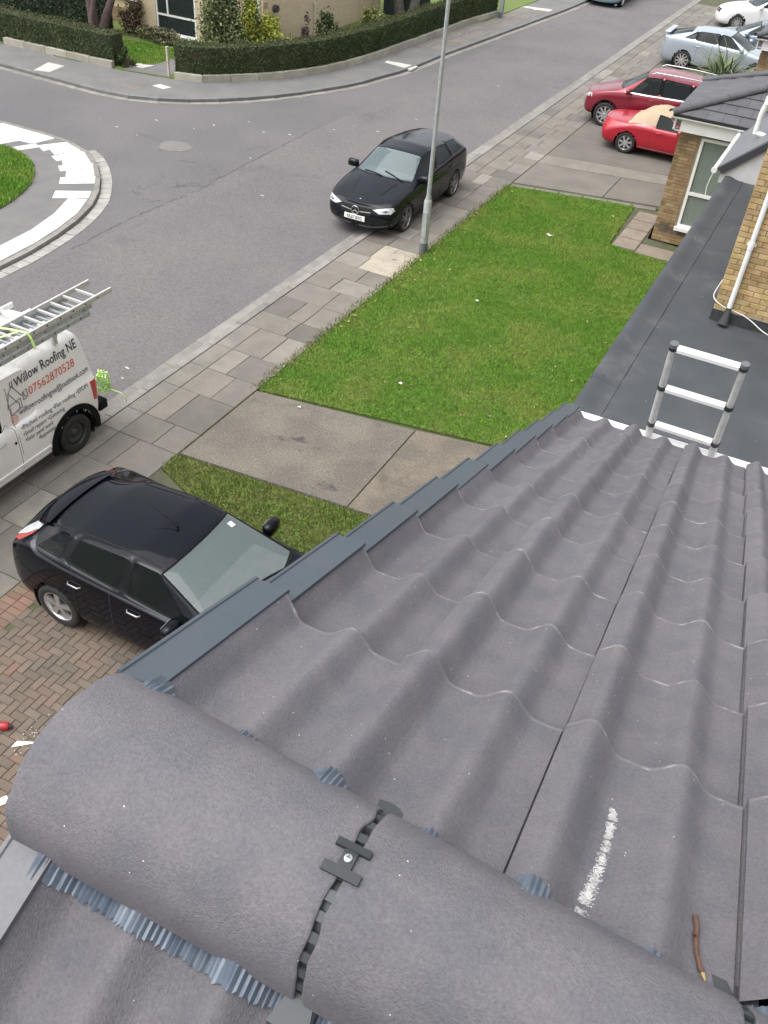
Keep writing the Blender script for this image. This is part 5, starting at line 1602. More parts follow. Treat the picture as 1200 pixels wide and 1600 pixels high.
for sg in (1, -1):
    # tall rear lamps on the pillars, white above red
    patch('tail_lamp', [(hl - 3.86, sg * 0.74, 1.33), (hl - 4.06, sg * 0.74, 1.22), (hl - 4.24, sg * 0.74, 1.05), (hl - 4.17, sg * 0.74, 1.03), (hl - 4.00, sg * 0.74, 1.13), (hl - 3.86, sg * 0.74, 1.24)], (0.12, -sg * 1.0, -0.35), LAMPC, cuts=3)
    patch('tail_lamp', [(hl - 3.86, sg * 0.74, 1.235), (hl - 4.00, sg * 0.74, 1.125), (hl - 4.17, sg * 0.74, 1.025), (hl - 4.20, sg * 0.74, 0.985), (hl - 4.00, sg * 0.74, 1.06), (hl - 3.88, sg * 0.74, 1.18)], (0.12, -sg * 1.0, -0.35), LAMPR, cuts=3, off=0.005)
    patch('headlamp', [(hl - 0.30, sg * 0.50, 2), (hl - 0.42, sg * 0.78, 2), (hl - 0.80, sg * 0.86, 2), (hl - 0.72, sg * 0.76, 2), (hl - 0.48, sg * 0.50, 2)], (0, 0, -1), LAMPC)
    # waist strip along the windows
    patch('waist_trim', [(hl - 1.45, sg * 1.3, 0.990), (hl - 2.4, sg * 1.3, 1.035), (hl - 3.3, sg * 1.3, 1.082), (hl - 3.62, sg * 1.3, 1.12), (hl - 3.80, sg * 1.3, 1.20), (hl - 3.82, sg * 1.3, 1.18),
                         (hl - 3.65, sg * 1.3, 1.085), (hl - 3.3, sg * 1.3, 1.055), (hl - 2.4, sg * 1.3, 1.010), (hl - 1.45, sg * 1.3, 0.965)], (0, -sg, 0), mat('waist_satin', (0.055, 0.058, 0.066), 0.3, metal=0.5), cuts=4, off=0.007)
    # roof channels
    patch('roof_seam', [(hl - 2.08, sg * 0.565, 2), (hl - 3.70, sg * 0.53, 2), (hl - 3.70, sg * 0.515, 2), (hl - 2.08, sg * 0.55, 2)], (0, 0, -1), GAP, cuts=5, off=0.006, th=0.010)
# rear spoiler over the tailgate glass
sp = []
for yy in np.linspace(-0.56, 0.56, 25):
    k = abs(yy) / 0.56
    x0 = hl - 3.71; x1 = hl - 3.95 + 0.06 * k ** 3
    z0 = 1.362 - 0.050 * k * k; z1 = 1.322 - 0.060 * k * k
    sp.append([(x0, yy, z0), (x0 - 0.08, yy, z0 - 0.004), (x1 + 0.06, yy, z1 + 0.016), (x1 + 0.01, yy, z1 + 0.004), (x1, yy, z1 - 0.008), (x1 + 0.04, yy, z1 - 0.030), (x0 - 0.06, yy, z0 - 0.05)])
MB().grid([r + r[:1] for r in sp]).add(sp[0], [tuple(range(7))]).add(sp[-1], [tuple(range(7))]).build('spoiler', BLK, car, smooth=True)
patch('roof_seam', [(hl - 3.665, 0.54, 2), (hl - 3.665, -0.54, 2), (hl - 3.678, -0.54, 2), (hl - 3.678, 0.54, 2)], (0, 0, -1), GAP, cuts=4, off=0.004, th=0.006)
MB().tube([(hl - 2.28, 0.0, 1.47), (hl - 2.30, 0.0, 1.50)], 0.014, 8).tube([(hl - 2.30, 0, 1.495), (hl - 2.72, 0.02, 1.66)], [0.005, 0.002], 6).build('aerial', TRIMB, car)
wipers(car, patch, PF)
MB().box(hl - 4.352, hl - 4.340, -0.26, 0.26, 0.665, 0.775).build('number_plate', PLATEY, car)
STK = mat('sticker', (0.6, 0.62, 0.6), 0.5)
patch('tax_sticker', [(hl - 1.93, 0.52, 2), (hl - 1.93, 0.44, 2), (hl - 1.86, 0.44, 2), (hl - 1.86, 0.52, 2)], (0, 0, -1), STK, cuts=1, off=0.004, th=0.003)
for sg in (1, -1):
    q = surf(1.66, 0.98, sg)
    MB().tube([(q.x + 0.03, q.y + sg * 0.17, 0.985), (q.x + 0.03, q.y + sg * 0.02, 0.980)], 0.012, 8).build('mirror_strip', CHROME, car)

# ---------------------------------------------------------------- black estate with star grille by the lamp column (nose to us)
PC = dict(L=4.63, w=0.89, zb=0.17, zn=0.74, xc=1.20, zc=0.97, xw=2.05, zr=1.40, wr=0.575, xd=1.55, xB=2.55, xC=3.42, xq=4.02, xt=4.12, zt=1.345, xb=4.42, zbk=1.00, ztail=0.95,
          bf=0.94, br=1.06, xf=0.92, xr=3.62, rw=0.322, arch=0.045, rr=0.74, ww=0.225, zr2=1.445, hz=0.86)
BLK2 = paint('paint_black_blue', (0.005, 0.0065, 0.0100), 0.0, 0.08, 0.0, 0.33)
car, parts, bvh, patch, surf = build_car('estate_car', 'dark blue-black estate car parked half on the footway behind the lamp column', PC, BLK2, (-9.12, 17.17 + 2.315, -0.03), -PI / 2, lod=3, wheels=(mat('rim_machined', (0.30, 0.30, 0.31), 0.3, metal=0.8), 5, True),
                                         screen=mat('estate_screen', (0.125, 0.170, 0.180), 0.03, alpha=0.62, spec=1.0))  # sky reflection on the windscreen is coloured in as pale teal
hl = PC['L'] / 2
for sg in (1, -1):
    hlmp = patch('headlamp', [(hl - 0.12, sg * 0.40, 0.655), (hl - 0.12, sg * 0.52, 0.70), (hl - 0.12, sg * 0.82, 0.80), (hl - 0.12, sg * 0.86, 0.74), (hl - 0.12, sg * 0.80, 0.64), (hl - 0.12, sg * 0.55, 0.595)], (-1, -sg * 0.12, -0.35), LAMPC, cuts=3)
    patch('lamp_bulb', [(hl - 0.12, sg * 0.60, 0.66), (hl - 0.12, sg * 0.70, 0.71), (hl - 0.12, sg * 0.76, 0.70), (hl - 0.12, sg * 0.70, 0.645)], (-1, -sg * 0.12, -0.35), LAMPD, cuts=2, off=0.009)
    patch('air_intake', [(hl - 0.12, sg * 0.48, 0.34), (hl - 0.12, sg * 0.52, 0.43), (hl - 0.12, sg * 0.80, 0.46), (hl - 0.12, sg * 0.78, 0.34)], (-1, 0, 0), GAP, cuts=2, off=0.004)
    patch('bumper_blade', [(hl - 0.12, sg * 0.80, 0.33), (hl - 0.12, sg * 0.80, 0.36), (hl - 0.12, sg * 0.42, 0.285), (hl - 0.12, sg * 0.10, 0.275), (hl - 0.12, sg * 0.10, 0.25), (hl - 0.12, sg * 0.44, 0.255)], (-1, 0, 0), mat('blade_grey', (0.16, 0.17, 0.18), 0.3, metal=0.6), cuts=3, off=0.014)
    patch('tail_lamp', [(-hl + 0.12, sg * 0.50, 0.86), (-hl + 0.12, sg * 0.84, 0.92), (-hl + 0.12, sg * 0.86, 0.78), (-hl + 0.12, sg * 0.52, 0.80)], (1, 0, 0), LAMPR, cuts=3)
    patch('sill_strip', [(hl - 1.35, sg * 1.3, 0.245), (hl - 3.2, sg * 1.3, 0.245), (hl - 3.2, sg * 1.3, 0.225), (hl - 1.35, sg * 1.3, 0.225)], (0, -sg, 0), CHROME, cuts=3, off=0.01)
    patch('bonnet_crease', [(hl - 0.55, sg * 0.36, 2), (hl - 1.12, sg * 0.47, 2), (hl - 1.12, sg * 0.455, 2), (hl - 0.55, sg * 0.347, 2)], (0, 0, -1), BLK2, cuts=4, off=0.007, th=0.01)
grl = patch('grille', [(hl - 0.12, 0.36, 0.50), (hl - 0.12, 0.40, 0.60), (hl - 0.12, 0.36, 0.665), (hl - 0.12, -0.36, 0.665), (hl - 0.12, -0.40, 0.60), (hl - 0.12, -0.36, 0.50)], (-1, 0, 0), GAP, cuts=4, off=0.006)
for sg in (1, -1):
    patch('grille_bar', [(hl - 0.12, sg * 0.37, 0.605), (hl - 0.12, sg * 0.10, 0.585), (hl - 0.12, sg * 0.10, 0.563), (hl - 0.12, sg * 0.37, 0.587)], (-1, 0, 0), CHROME, cuts=3, off=0.020)
patch('lower_intake', [(hl - 0.12, 0.40, 0.30), (hl - 0.12, 0.42, 0.39), (hl - 0.12, -0.42, 0.39), (hl - 0.12, -0.40, 0.30)], (-1, 0, 0), GAP, cuts=3, off=0.004)
h = bvh.ray_cast(Vector((3.5, 0, 0.585)), Vector((-1, 0, 0)))[0]
mb = MB(); R_ = 0.093
mb.tube([(0, R_ * math.cos(t), R_ * math.sin(t)) for t in np.linspace(0, 2 * PI, 25)], 0.011, 8)
for k in range(3):
    t = PI / 2 + k * 2 * PI / 3
    mb.tube([(0, 0, 0), (0, R_ * math.cos(t), R_ * math.sin(t))], [0.017, 0.005], 6)
em = mb.build('star_emblem', CHROME, car, smooth=True); em.location = (h.x + 0.028, 0, 0.585)
em2 = MB().lathe([(0, 0.006), (0.022, 0.004), (0.026, 0)], 14, 'z').build('bonnet_badge', CHROME, car, smooth=True)
q = bvh.ray_cast(Vector((hl - 0.27, 0, 2)), Vector((0, 0, -1)))[0]; em2.location = q
hp = bvh.ray_cast(Vector((3.5, 0, 0.44)), Vector((-1, 0, 0)))[0]
plate(car, 'NL67 BXG', (hp.x + 0.022, 0, 0.435), 0, -0.08, PLATEW)
wipers(car, patch, PC)

# ---------------------------------------------------------------- red roadster with tan soft top
PM = dict(L=3.97, w=0.835, zb=0.17, zn=0.60, xc=1.32, zc=0.86, xw=1.92, zr=1.20, wr=0.54, xd=1.52, xB=2.34, xC=2.56, xq=2.76, xt=2.74, zt=1.18, xb=3.06, zbk=0.86, ztail=0.78,
          bf=0.80, br=0.82, xf=0.80, xr=3.07, rw=0.29, arch=0.05, rr=0.66, ww=0.19, zr2=1.235, doors=2, hatch=False, hz=0.74)
RED = paint('paint_red', (0.36, 0.008, 0.022), 0.1, 0.28)
TAN = mat('soft_top_tan', (0.40, 0.31, 0.21), 0.85, (0.36, 0.275, 0.185), ns=12, bump=0.2, bs=150)
car, parts, bvh, patch, surf = build_car('roadster_car', 'small bright red roadster with tan soft top, tail to the road', PM, RED, (-6.44 + 1.985, 27.02 + 0.75, 0), 0.0, lod=3, wheels=('RIM', 7, False), soft=TAN, quarter=False, rear_glass=False, interior=False)
hl = PM['L'] / 2
for sg in (1, -1):
    patch('tail_lamp', [(-hl + 0.12, sg * 0.42, 0.70), (-hl + 0.12, sg * 0.70, 0.69), (-hl + 0.12, sg * 0.70, 0.58), (-hl + 0.12, sg * 0.42, 0.59)], (1, 0, 0), LAMPR, cuts=3)
    patch('side_trim', [(hl - 1.5, sg * 1.3, 0.27), (hl - 2.7, sg * 1.3, 0.27), (hl - 2.7, sg * 1.3, 0.255), (hl - 1.5, sg * 1.3, 0.255)], (0, -sg, 0), CHROME, cuts=2)

# ---------------------------------------------------------------- dark red SUV, nose to the road
PT_ = dict(L=4.43, w=0.905, zb=0.24, zn=0.88, xc=1.05, zc=1.14, xw=1.82, zr=1.65, wr=0.66, xd=1.42, xB=2.38, xC=3.30, xq=3.92, xt=4.06, zt=1.62, xb=4.32, zbk=1.14, ztail=1.08,
           bf=1.08, br=1.16, xf=0.88, xr=3.48, rw=0.35, arch=0.06, rr=0.68, ww=0.225, zr2=1.685, hz=1.0)
MAROON = paint('paint_maroon', (0.21, 0.012, 0.026), 0.35, 0.3)
car, parts, bvh, patch, surf = build_car('suv_car', 'dark red SUV with silver roof rails, nose to the road beside the roadster', PT_, MAROON, (-7.69 + 2.215, 29.08 + 0.86, 0), PI, lod=3, wheels=('RIM', 9, False), sill_m=TRIMB)
hl = PT_['L'] / 2
for sg in (1, -1):
    patch('headlamp', [(hl - 0.12, sg * 0.50, 0.80), (hl - 0.12, sg * 0.84, 0.90), (hl - 0.12, sg * 0.88, 0.80), (hl - 0.12, sg * 0.52, 0.70)], (-1, -sg * 0.2, -0.1), LAMPC, cuts=3)
    patch('fog_lamp', [(hl - 0.12, sg * 0.55, 0.47), (hl - 0.12, sg * 0.72, 0.48), (hl - 0.12, sg * 0.72, 0.41), (hl - 0.12, sg * 0.55, 0.40)], (-1, 0, 0), LAMPD, cuts=2)
    patch('window_trim', [(hl - 1.36, sg * 1.3, 1.105), (hl - 2.4, sg * 1.3, 1.135), (hl - 3.9, sg * 1.3, 1.20), (hl - 3.9, sg * 1.3, 1.17), (hl - 2.4, sg * 1.3, 1.11), (hl - 1.36, sg * 1.3, 1.085)], (0, -sg, 0), CHROME, cuts=3, off=0.008)
    MB().tube([(hl - 2.0, sg * 0.60, 1.65), (hl - 2.12, sg * 0.61, 1.715), (hl - 3.0, sg * 0.60, 1.722), (hl - 3.78, sg * 0.57, 1.695), (hl - 3.9, sg * 0.56, 1.62)], 0.016, 8).build('roof_rail', CHROME, car, smooth=True)
    arch = []
    patch('arch_trim', [(hl - 0.88 + 0.44 * math.cos(t), sg * 1.3, 0.35 + 0.44 * math.sin(t)) for t in np.linspace(-0.1, PI + 0.1, 15)] + [(hl - 0.88 + 0.405 * math.cos(t), sg * 1.3, 0.35 + 0.405 * math.sin(t)) for t in np.linspace(PI + 0.1, -0.1, 15)], (0, -sg, 0), TRIMB, cuts=0, off=0.008)
patch('grille', [(hl - 0.12, 0.48, 0.70), (hl - 0.12, 0.48, 0.80), (hl - 0.12, -0.48, 0.80), (hl - 0.12, -0.48, 0.70)], (-1, 0, 0), GAP, cuts=3)
patch('front_bumper_guard', [(hl - 0.12, 0.80, 0.26), (hl - 0.12, 0.80, 0.38), (hl - 0.12, -0.80, 0.38), (hl - 0.12, -0.80, 0.26)], (-1, 0, 0), TRIMB, cuts=3, off=0.008)

# ---------------------------------------------------------------- pale silver-blue fastback with spoiler, tail to the road
PZ = dict(L=4.70, w=0.90, zb=0.18, zn=0.70, xc=1.20, zc=0.98, xw=2.08, zr=1.40, wr=0.58, xd=1.52, xB=2.50, xC=3.36, xq=3.82, xt=3.55, zt=1.37, xb=4.42, zbk=1.08, ztail=1.03,
          bf=0.94, br=1.05, xf=0.95, xr=3.68, rw=0.325, arch=0.05, rr=0.72, ww=0.22, zr2=1.43, hz=0.88)
SILV = paint('paint_silver_blue', (0.42, 0.475, 0.53), 0.5, 0.32)
car, parts, bvh, patch, surf = build_car('fastback_car', 'pale silver-blue fastback with rear spoiler, tail to the road behind the spiky plant', PZ, SILV, (-7.48 + 2.35, 38.17 + 0.85, 0), 0.0, lod=3, wheels=('RIM', 10, False))
hl = PZ['L'] / 2
MB().extrude_x([(-0.66, 1.155), (-0.62, 1.185), (0.62, 1.185), (0.66, 1.155), (0.62, 1.145), (-0.62, 1.145)], -hl + 0.12, -hl + 0.34).build('spoiler', SILV, car, bevel=0.012)
for sg in (1, -1):
    MB().box(-hl + 0.18, -hl + 0.30, sg * 0.5 - 0.03, sg * 0.5 + 0.03, 1.03, 1.15).build('spoiler_foot', SILV, car)
    patch('tail_lamp', [(-hl + 0.12, sg * 0.50, 0.98), (-hl + 0.12, sg * 0.86, 1.0), (-hl + 0.12, sg * 0.88, 0.84), (-hl + 0.12, sg * 0.52, 0.86)], (1, -sg * 0.1, 0), mat('lamp_smoked', (0.25, 0.22, 0.23), 0.12, coat=1.0), cuts=3)

# ---------------------------------------------------------------- dark blue-grey car beyond it, nose to the road
PH = dict(PF)
BLUEG = paint('paint_blue_grey', (0.16, 0.20, 0.24), 0.4, 0.3)
car, parts, bvh, patch, surf = build_car('compact_car', 'blue-grey compact car just beyond the silver-blue fastback, mostly hidden', PH, BLUEG, (-6.35 + 2.17, 41.9, 0), PI, lod=3)
hl = PH['L'] / 2
for sg in (1, -1):
    patch('headlamp', [(hl - 0.30, sg * 0.50, 2), (hl - 0.42, sg * 0.78, 2), (hl - 0.80, sg * 0.86, 2), (hl - 0.72, sg * 0.76, 2), (hl - 0.48, sg * 0.50, 2)], (0, 0, -1), LAMPC)

# ---------------------------------------------------------------- white saloon further up
PW = dict(L=4.50, w=0.895, zb=0.17, zn=0.74, xc=1.32, zc=0.99, xw=2.12, zr=1.37, wr=0.58, xd=1.62, xB=2.55, xC=3.32, xq=3.58, xt=3.32, zt=1.36, xb=3.88, zbk=1.05, ztail=1.02,
          bf=0.95, br=1.00, xf=0.82, xr=3.56, rw=0.32, arch=0.05, rr=0.68, ww=0.22, zr2=1.41, hatch=False, hz=0.88)
WHT = paint('paint_white', (0.74, 0.74, 0.73), 0.0, 0.3)
wa = math.radians(180 + 22)
car, parts, bvh, patch, surf = build_car('saloon_car', 'white saloon car with nose angled to the road, farthest up the near side', PW, WHT, (-7.05 + 2.05, 48.5, 0), wa, lod=3, wheels=('RIM', 10, False))
hl = PW['L'] / 2
for sg in (1, -1):
    patch('headlamp', [(hl - 0.12, sg * 0.42, 0.73), (hl - 0.12, sg * 0.80, 0.76), (hl - 0.12, sg * 0.82, 0.66), (hl - 0.12, sg * 0.44, 0.63)], (-1, -sg * 0.1, -0.15), LAMPC, cuts=3)
    patch('grille', [(hl - 0.12, sg * 0.04, 0.58), (hl - 0.12, sg * 0.05, 0.74), (hl - 0.12, sg * 0.30, 0.74), (hl - 0.12, sg * 0.27, 0.58)], (-1, 0, -0.1), GAP, cuts=2, off=0.012)
wipers(car, patch, PW)

# ---------------------------------------------------------------- light blue car on the opposite kerb
PB = dict(PZ)
LBLUE = paint('paint_light_blue', (0.28, 0.42, 0.48), 0.4, 0.3)
car, parts, bvh, patch, surf = build_car('parked_car', 'light blue car at the opposite kerb, cut by the top edge of the view', PB, LBLUE, (-12.55, 47.65 + 2.35, -0.08), -PI / 2, lod=3, wheels=('RIM', 10, False))
hl = PB['L'] / 2
for sg in (1, -1):
    patch('headlamp', [(hl - 0.12, sg * 0.50, 0.68), (hl - 0.12, sg * 0.84, 0.74), (hl - 0.12, sg * 0.86, 0.62), (hl - 0.12, sg * 0.52, 0.58)], (-1, -sg * 0.2, -0.1), LAMPC, cuts=3)

# ---------------------------------------------------------------- white van with lettering, nose to the lower left
PV = dict(L=4.33, w=0.845, zb=0.20, zn=0.82, xc=0.92, zc=1.12, xw=1.52, zr=1.80, wr=0.74, xd=1.25, xB=2.43, xC=3.02, xq=3.85, xt=4.14, zt=1.80, xb=4.28, zbk=1.02, ztail=0.98,
          bf=0.99, br=1.00, xf=0.80, xr=3.60, rw=0.31, arch=0.10, rr=0.64, ww=0.19, zr2=1.84, doors=2, hz=0.90, tk=0.93, steel=True, handle_m=mat('handle_grey', (0.40, 0.40, 0.39), 0.5), mirror_m=TRIMB, wo=0.02)
VWH = mat('van_white', (0.82, 0.815, 0.80), 0.35, (0.77, 0.765, 0.745), ns=1.5, coat=0.3, stain=(3.0, 0.62, 0.80, (0.50, 0.46, 0.38), 0.3))
van, parts, bvh, patch, surf = build_car('van', 'white roofing van with ladders on top and company lettering, parked on the kerb', PV, VWH, (-8.60 - 0.845, 8.42 - 2.165, 0), -PI / 2, lod=3, cat='van', quarter=False, rear_glass=False, wheels=('DARK', 5, False))
hl = PV['L'] / 2
for (r, sd), o in list(parts.items()):           # panel van: no glass behind the cab
    if r in (3, 12, 13):
        o.data.materials[0] = VWH
        if r == 3: o.name = 'side_panel'; o.data.materials[1] = VWH
SD = 1                                            # the side we see (local +y = world +x)
# black arch mouldings, bumper, rub strips
for sg in (1, -1):
    for ax in (PV['xf'], PV['xr']):
        cx = hl - ax
        o_ = [(cx + 0.50 * math.cos(t), sg * 1.3, 0.31 + 0.475 * math.sin(t)) for t in np.linspace(-0.25, PI + 0.25, 21)]
        i_ = [(cx + 0.395 * math.cos(t), sg * 1.3, 0.31 + 0.395 * math.sin(t)) for t in np.linspace(PI + 0.25, -0.25, 21)]
        b3 = MB()
        rows = []
        for pp_ in (o_, i_[::-1]):
            rr_ = []
            for p in pp_:
                hq = bvh.ray_cast(Vector((p[0], sg * 2, p[2])), Vector((0, -sg, 0)))[0]
                yy = sg * max(abs(hq.y), 0.83) if hq is not None and abs(hq.y) > 0.6 else sg * 0.835
                rr_.append((p[0], yy + sg * 0.022, p[2]))
            rows.append(rr_)
        b3.grid(rows); b3.grid([rows[0], [(x, y - sg * 0.04, z) for x, y, z in rows[0]]]); b3.grid([rows[1], [(x, y - sg * 0.06, z) for x, y, z in rows[1]]])
        b3.build('arch_moulding', TRIMB, van, smooth=False)
    for zz in (0.42, 0.32):
        patch('side_moulding', [(hl - 1.25, sg * 1.3, zz), (hl - 3.10, sg * 1.3, zz), (hl - 3.10, sg * 1.3, zz - 0.05), (hl - 1.25, sg * 1.3, zz - 0.05)], (0, -sg, 0), VWH, cuts=3, off=0.016)
    patch('tail_lamp', [(hl - 4.17, sg * 1.3, 0.97), (hl - 4.30, sg * 1.3, 0.97), (hl - 4.31, sg * 1.3, 0.64), (hl - 4.19, sg * 1.3, 0.66)], (0.25, -sg, 0), LAMPR, cuts=3, off=0.008)
    q = surf(2.52, 0.80, sg)
    MB().tube([(q.x, q.y - sg * 0.01, 0.80), (q.x, q.y + sg * 0.004, 0.80)], 0.022, 12).build('fuel_cap' if sg > 0 else 'lock', TRIMB, van)
    patch('panel_seam', [(hl - 2.60, sg * 1.3, 0.35), (hl - 2.60, sg * 1.3, 1.62), (hl - 2.592, sg * 1.3, 1.62), (hl - 2.592, sg * 1.3, 0.35)], (0, -sg, 0), mat('seam_grey', (0.25, 0.25, 0.24), 0.7), cuts=4, off=0.003, th=0.003)
MB().box(-hl - 0.03, -hl + 0.16, -0.80, 0.80, 0.36, 0.52).build('rear_bumper', TRIMB, van, bevel=0.03)
# lettering, wrapped on the side panel
def van_text(txt, y0, z0, y1, m, name='lettering', cap=None, bold=0.0):
    """world y range of the line and world z of its baseline"""
    me = text_mesh(txt, 1.0, bold=bold)
    xs = [v.co.x for v in me.vertices]; x0_, x1_ = min(xs), max(xs)
    sc = (y1 - y0) / (x1_ - x0_)
    for v in me.vertices:
        wy = y0 + (v.co.x - x0_) * sc; wz = z0 + v.co.y * (cap if cap else sc * 1.0)
        lx_ = -(wy - (8.42 - 2.165))             # local x of the van (nose to -Y)
        hq = bvh.ray_cast(Vector((lx_, 2.0, wz)), Vector((0, -1, 0)))[0]
        yy = (hq.y if hq is not None and hq.y > 0.5 else 0.83) + 0.008
        v.co = Vector((lx_, yy, wz))
    me.materials.append(m)
    bm = bmesh.new(); bm.from_mesh(me); bm.normal_update()
    for f in bm.faces:
        if f.normal.y < 0: f.normal_flip()
    bm.to_mesh(me); bm.free()
    return mobj(name, me, None, van)
NAVY = mat('ink_navy', (0.020, 0.022, 0.050), 0.5); CORAL = mat('ink_coral', (0.62, 0.11, 0.055), 0.5); INKG = mat('ink_grey', (0.05, 0.052, 0.065), 0.5)
van_text('Willow Roofing NE', 6.85, 1.555, 8.10, NAVY, cap=0.19, bold=0.006)
van_text('07562870528', 7.06, 1.325, 7.97, CORAL, cap=0.175)
van_text('willowroofingne@outlook.com', 6.82, 1.125, 8.20, NAVY, cap=0.125)
van_text('\u2022Pitched roofing \u2022Flat roofing \u2022EPDM', 6.76, 0.925, 8.08, INKG, cap=0.095)
van_text('\u2022Small repairs \u2022Guttering', 6.76, 0.825, 7.55, INKG, cap=0.095)
van_text('\u2022Solar panel work', 6.77, 0.725, 7.30, INKG, cap=0.095)
van_text('\u2022Repointing', 6.99, 0.630, 7.32, INKG, cap=0.095)
# line drawing of a house, handset and at-sign badges
def van_lines(strokes, m, name, r=0.005):
    mb = MB()
    for st in strokes:
        pts = []
        for wy, wz in st:
            lx_ = -(wy - (8.42 - 2.165)); hq = bvh.ray_cast(Vector((lx_, 2.0, wz)), Vector((0, -1, 0)))[0]
            pts.append((lx_, (hq.y if hq is not None and hq.y > 0.5 else 0.83) + 0.002, wz))
        mb.tube(pts, r, 4)
    return mb.build(name, m, van)
van_lines([[(6.66, 1.30), (6.72, 1.52), (6.84, 1.32)], [(6.70, 1.29), (6.70, 1.18), (6.86, 1.22), (6.86, 1.32)], [(6.72, 1.52), (6.80, 1.60), (6.93, 1.38)], [(6.68, 1.33), (6.90, 1.36), (6.90, 1.22), (6.70, 1.18)], [(6.78, 1.57), (6.78, 1.66), (6.82, 1.66), (6.82, 1.55)]], INKG, 'house_drawing')
van_lines([[(6.95, 1.30), (7.03, 1.32), (7.03, 1.44), (6.95, 1.42), (6.95, 1.30)], [(6.97, 1.41), (6.975, 1.36), (7.01, 1.335)]], INKG, 'phone_badge')
van_lines([[(6.73 + 0.055 * math.cos(t), 1.10 + 0.065 * math.sin(t)) for t in np.linspace(0, 2 * PI, 17)], [(6.73 + 0.025 * math.cos(t), 1.10 + 0.03 * math.sin(t)) for t in np.linspace(0, 2 * PI, 11)]], CORAL, 'mail_badge', 0.004)

# roof bars on the van
for wy in (6.05, 7.75):
    MB().box(-(wy - 6.255) - 0.02, -(wy - 6.255) + 0.02, -0.72, 0.74, 1.885, 1.925).box(-(wy - 6.255) - 0.03, -(wy - 6.255) + 0.03, 0.66, 0.71, 1.76, 1.89).box(-(wy - 6.255) - 0.03, -(wy - 6.255) + 0.03, -0.71, -0.66, 1.76, 1.89).build('roof_bar', ALU, van)
def van_ladder(name, label, x0, x1, y0, y1, z, m, hgt=0.075, pitch=0.25):
    t = empty(name, ((x0 + x1) / 2, y0, z), 0, label, 'ladder', 'ladders on the van roof')
    wv = (x1 - x0) / 2
    for sg in (-1, 1):
        st = MB().box(sg * wv - 0.016, sg * wv + 0.016, 0, y1 - y0, 0, hgt).build('stile', m, t, bevel=0.004, seg=1)
        for yy in np.arange(0.12, y1 - y0 - 0.05, pitch):
            MB().tube([(sg * (wv + 0.015), yy, hgt * 0.5), (sg * (wv + 0.021), yy, hgt * 0.5)], 0.012, 8).build('rivet', BLACKP, st)
    for yy in np.arange(0.12, y1 - y0 - 0.05, pitch):
        MB().box(-wv + 0.017, wv - 0.017, yy - 0.016, yy + 0.016, hgt * 0.5 - 0.016, hgt * 0.5 + 0.016).build('rung', m, t)
    return t
ALU2 = mat('ladder_dull', (0.46, 0.48, 0.49), 0.45, (0.38, 0.40, 0.41), ns=12, metal=0.5)
van_ladder('ladder', 'lowest section of the aluminium ladder stack on the white van roof', -9.12, -8.70, 4.6, 8.42, 1.93, ALU2)
van_ladder('ladder', 'middle section of the aluminium ladder stack on the white van roof', -9.14, -8.72, 4.7, 8.50, 2.01, ALU2)
van_ladder('ladder', 'longest top ladder of the stack on the white van roof, overhanging its rear', -9.13, -8.71, 4.5, 8.92, 2.09, ALU)
van_ladder('ladder', 'short white-edged ladder lying beside the main stack on the van roof', -9.75, -9.40, 4.4, 8.0, 1.93, mat('ladder_white', (0.72, 0.72, 0.70), 0.4))
HIV = mat('hi_vis_strap', (0.50, 0.78, 0.20), 0.6, (0.60, 0.82, 0.32), ns=20)
def strap(mb, pts, wd=0.02):
    P = [Vector(p) for p in pts]
    a, b = [], []
    for i, p in enumerate(P):
        d = (P[min(i + 1, len(P) - 1)] - P[max(i - 1, 0)]).normalized()
        s_ = d.cross(Vector((0, 0, 1)));  s_ = s_.normalized() if s_.length > 0.1 else Vector((0, 1, 0))
        a.append(p + s_ * wd); b.append(p - s_ * wd)
    mb.grid([a, b])
mb = MB()
strap(mb, [(-8.62, 7.28, 1.95), (-8.66, 7.28, 2.10), (-8.70, 7.27, 2.175), (-8.92, 7.22, 2.18), (-9.14, 7.15, 2.175), (-9.20, 7.13, 2.0), (-9.22, 7.12, 1.93)])
strap(mb, [(-8.80, 7.25, 2.185), (-8.95, 6.8, 2.18), (-9.02, 6.3, 2.18), (-9.0, 5.6, 2.18)], 0.016)
o = mb.build('ratchet_strap', HIV); md = o.modifiers.new('t', 'SOLIDIFY'); md.thickness = 0.004
tag(o, 'bright green strap tied over the ladders on the van roof', 'strap')
mb = MB()
rr = random.Random(4)
for k in range(15):                                # bundle of strap ends hanging from the rear door
    a0 = rr.uniform(0, 2 * PI); c = Vector((-8.80 + rr.uniform(-0.06, 0.06), 8.50 + rr.uniform(0.0, 0.05), 0.72 + rr.uniform(-0.04, 0.04)))
    pts = []
    ra_, rb_ = rr.uniform(0.06, 0.12), rr.uniform(0.10, 0.20)
    for t in np.linspace(0, 2 * PI * rr.uniform(0.6, 1.0), 12):
        pts.append((c.x + ra_ * math.cos(t + a0) * 0.9, c.y + 0.05 * math.sin(2 * t + a0) + 0.03, c.z + rb_ * math.sin(t + a0)))
    strap(mb, pts, 0.011)
strap(mb, [(-8.74, 8.55, 0.62), (-8.68, 8.62, 0.56), (-8.58, 8.70, 0.50), (-8.54, 8.74, 0.40), (-8.56, 8.74, 0.30)], 0.012)
o = mb.build('strap_bundle', HIV); md = o.modifiers.new('t', 'SOLIDIFY'); md.thickness = 0.004
tag(o, 'tangled bright green strap bundle hanging from the rear of the white van', 'strap')
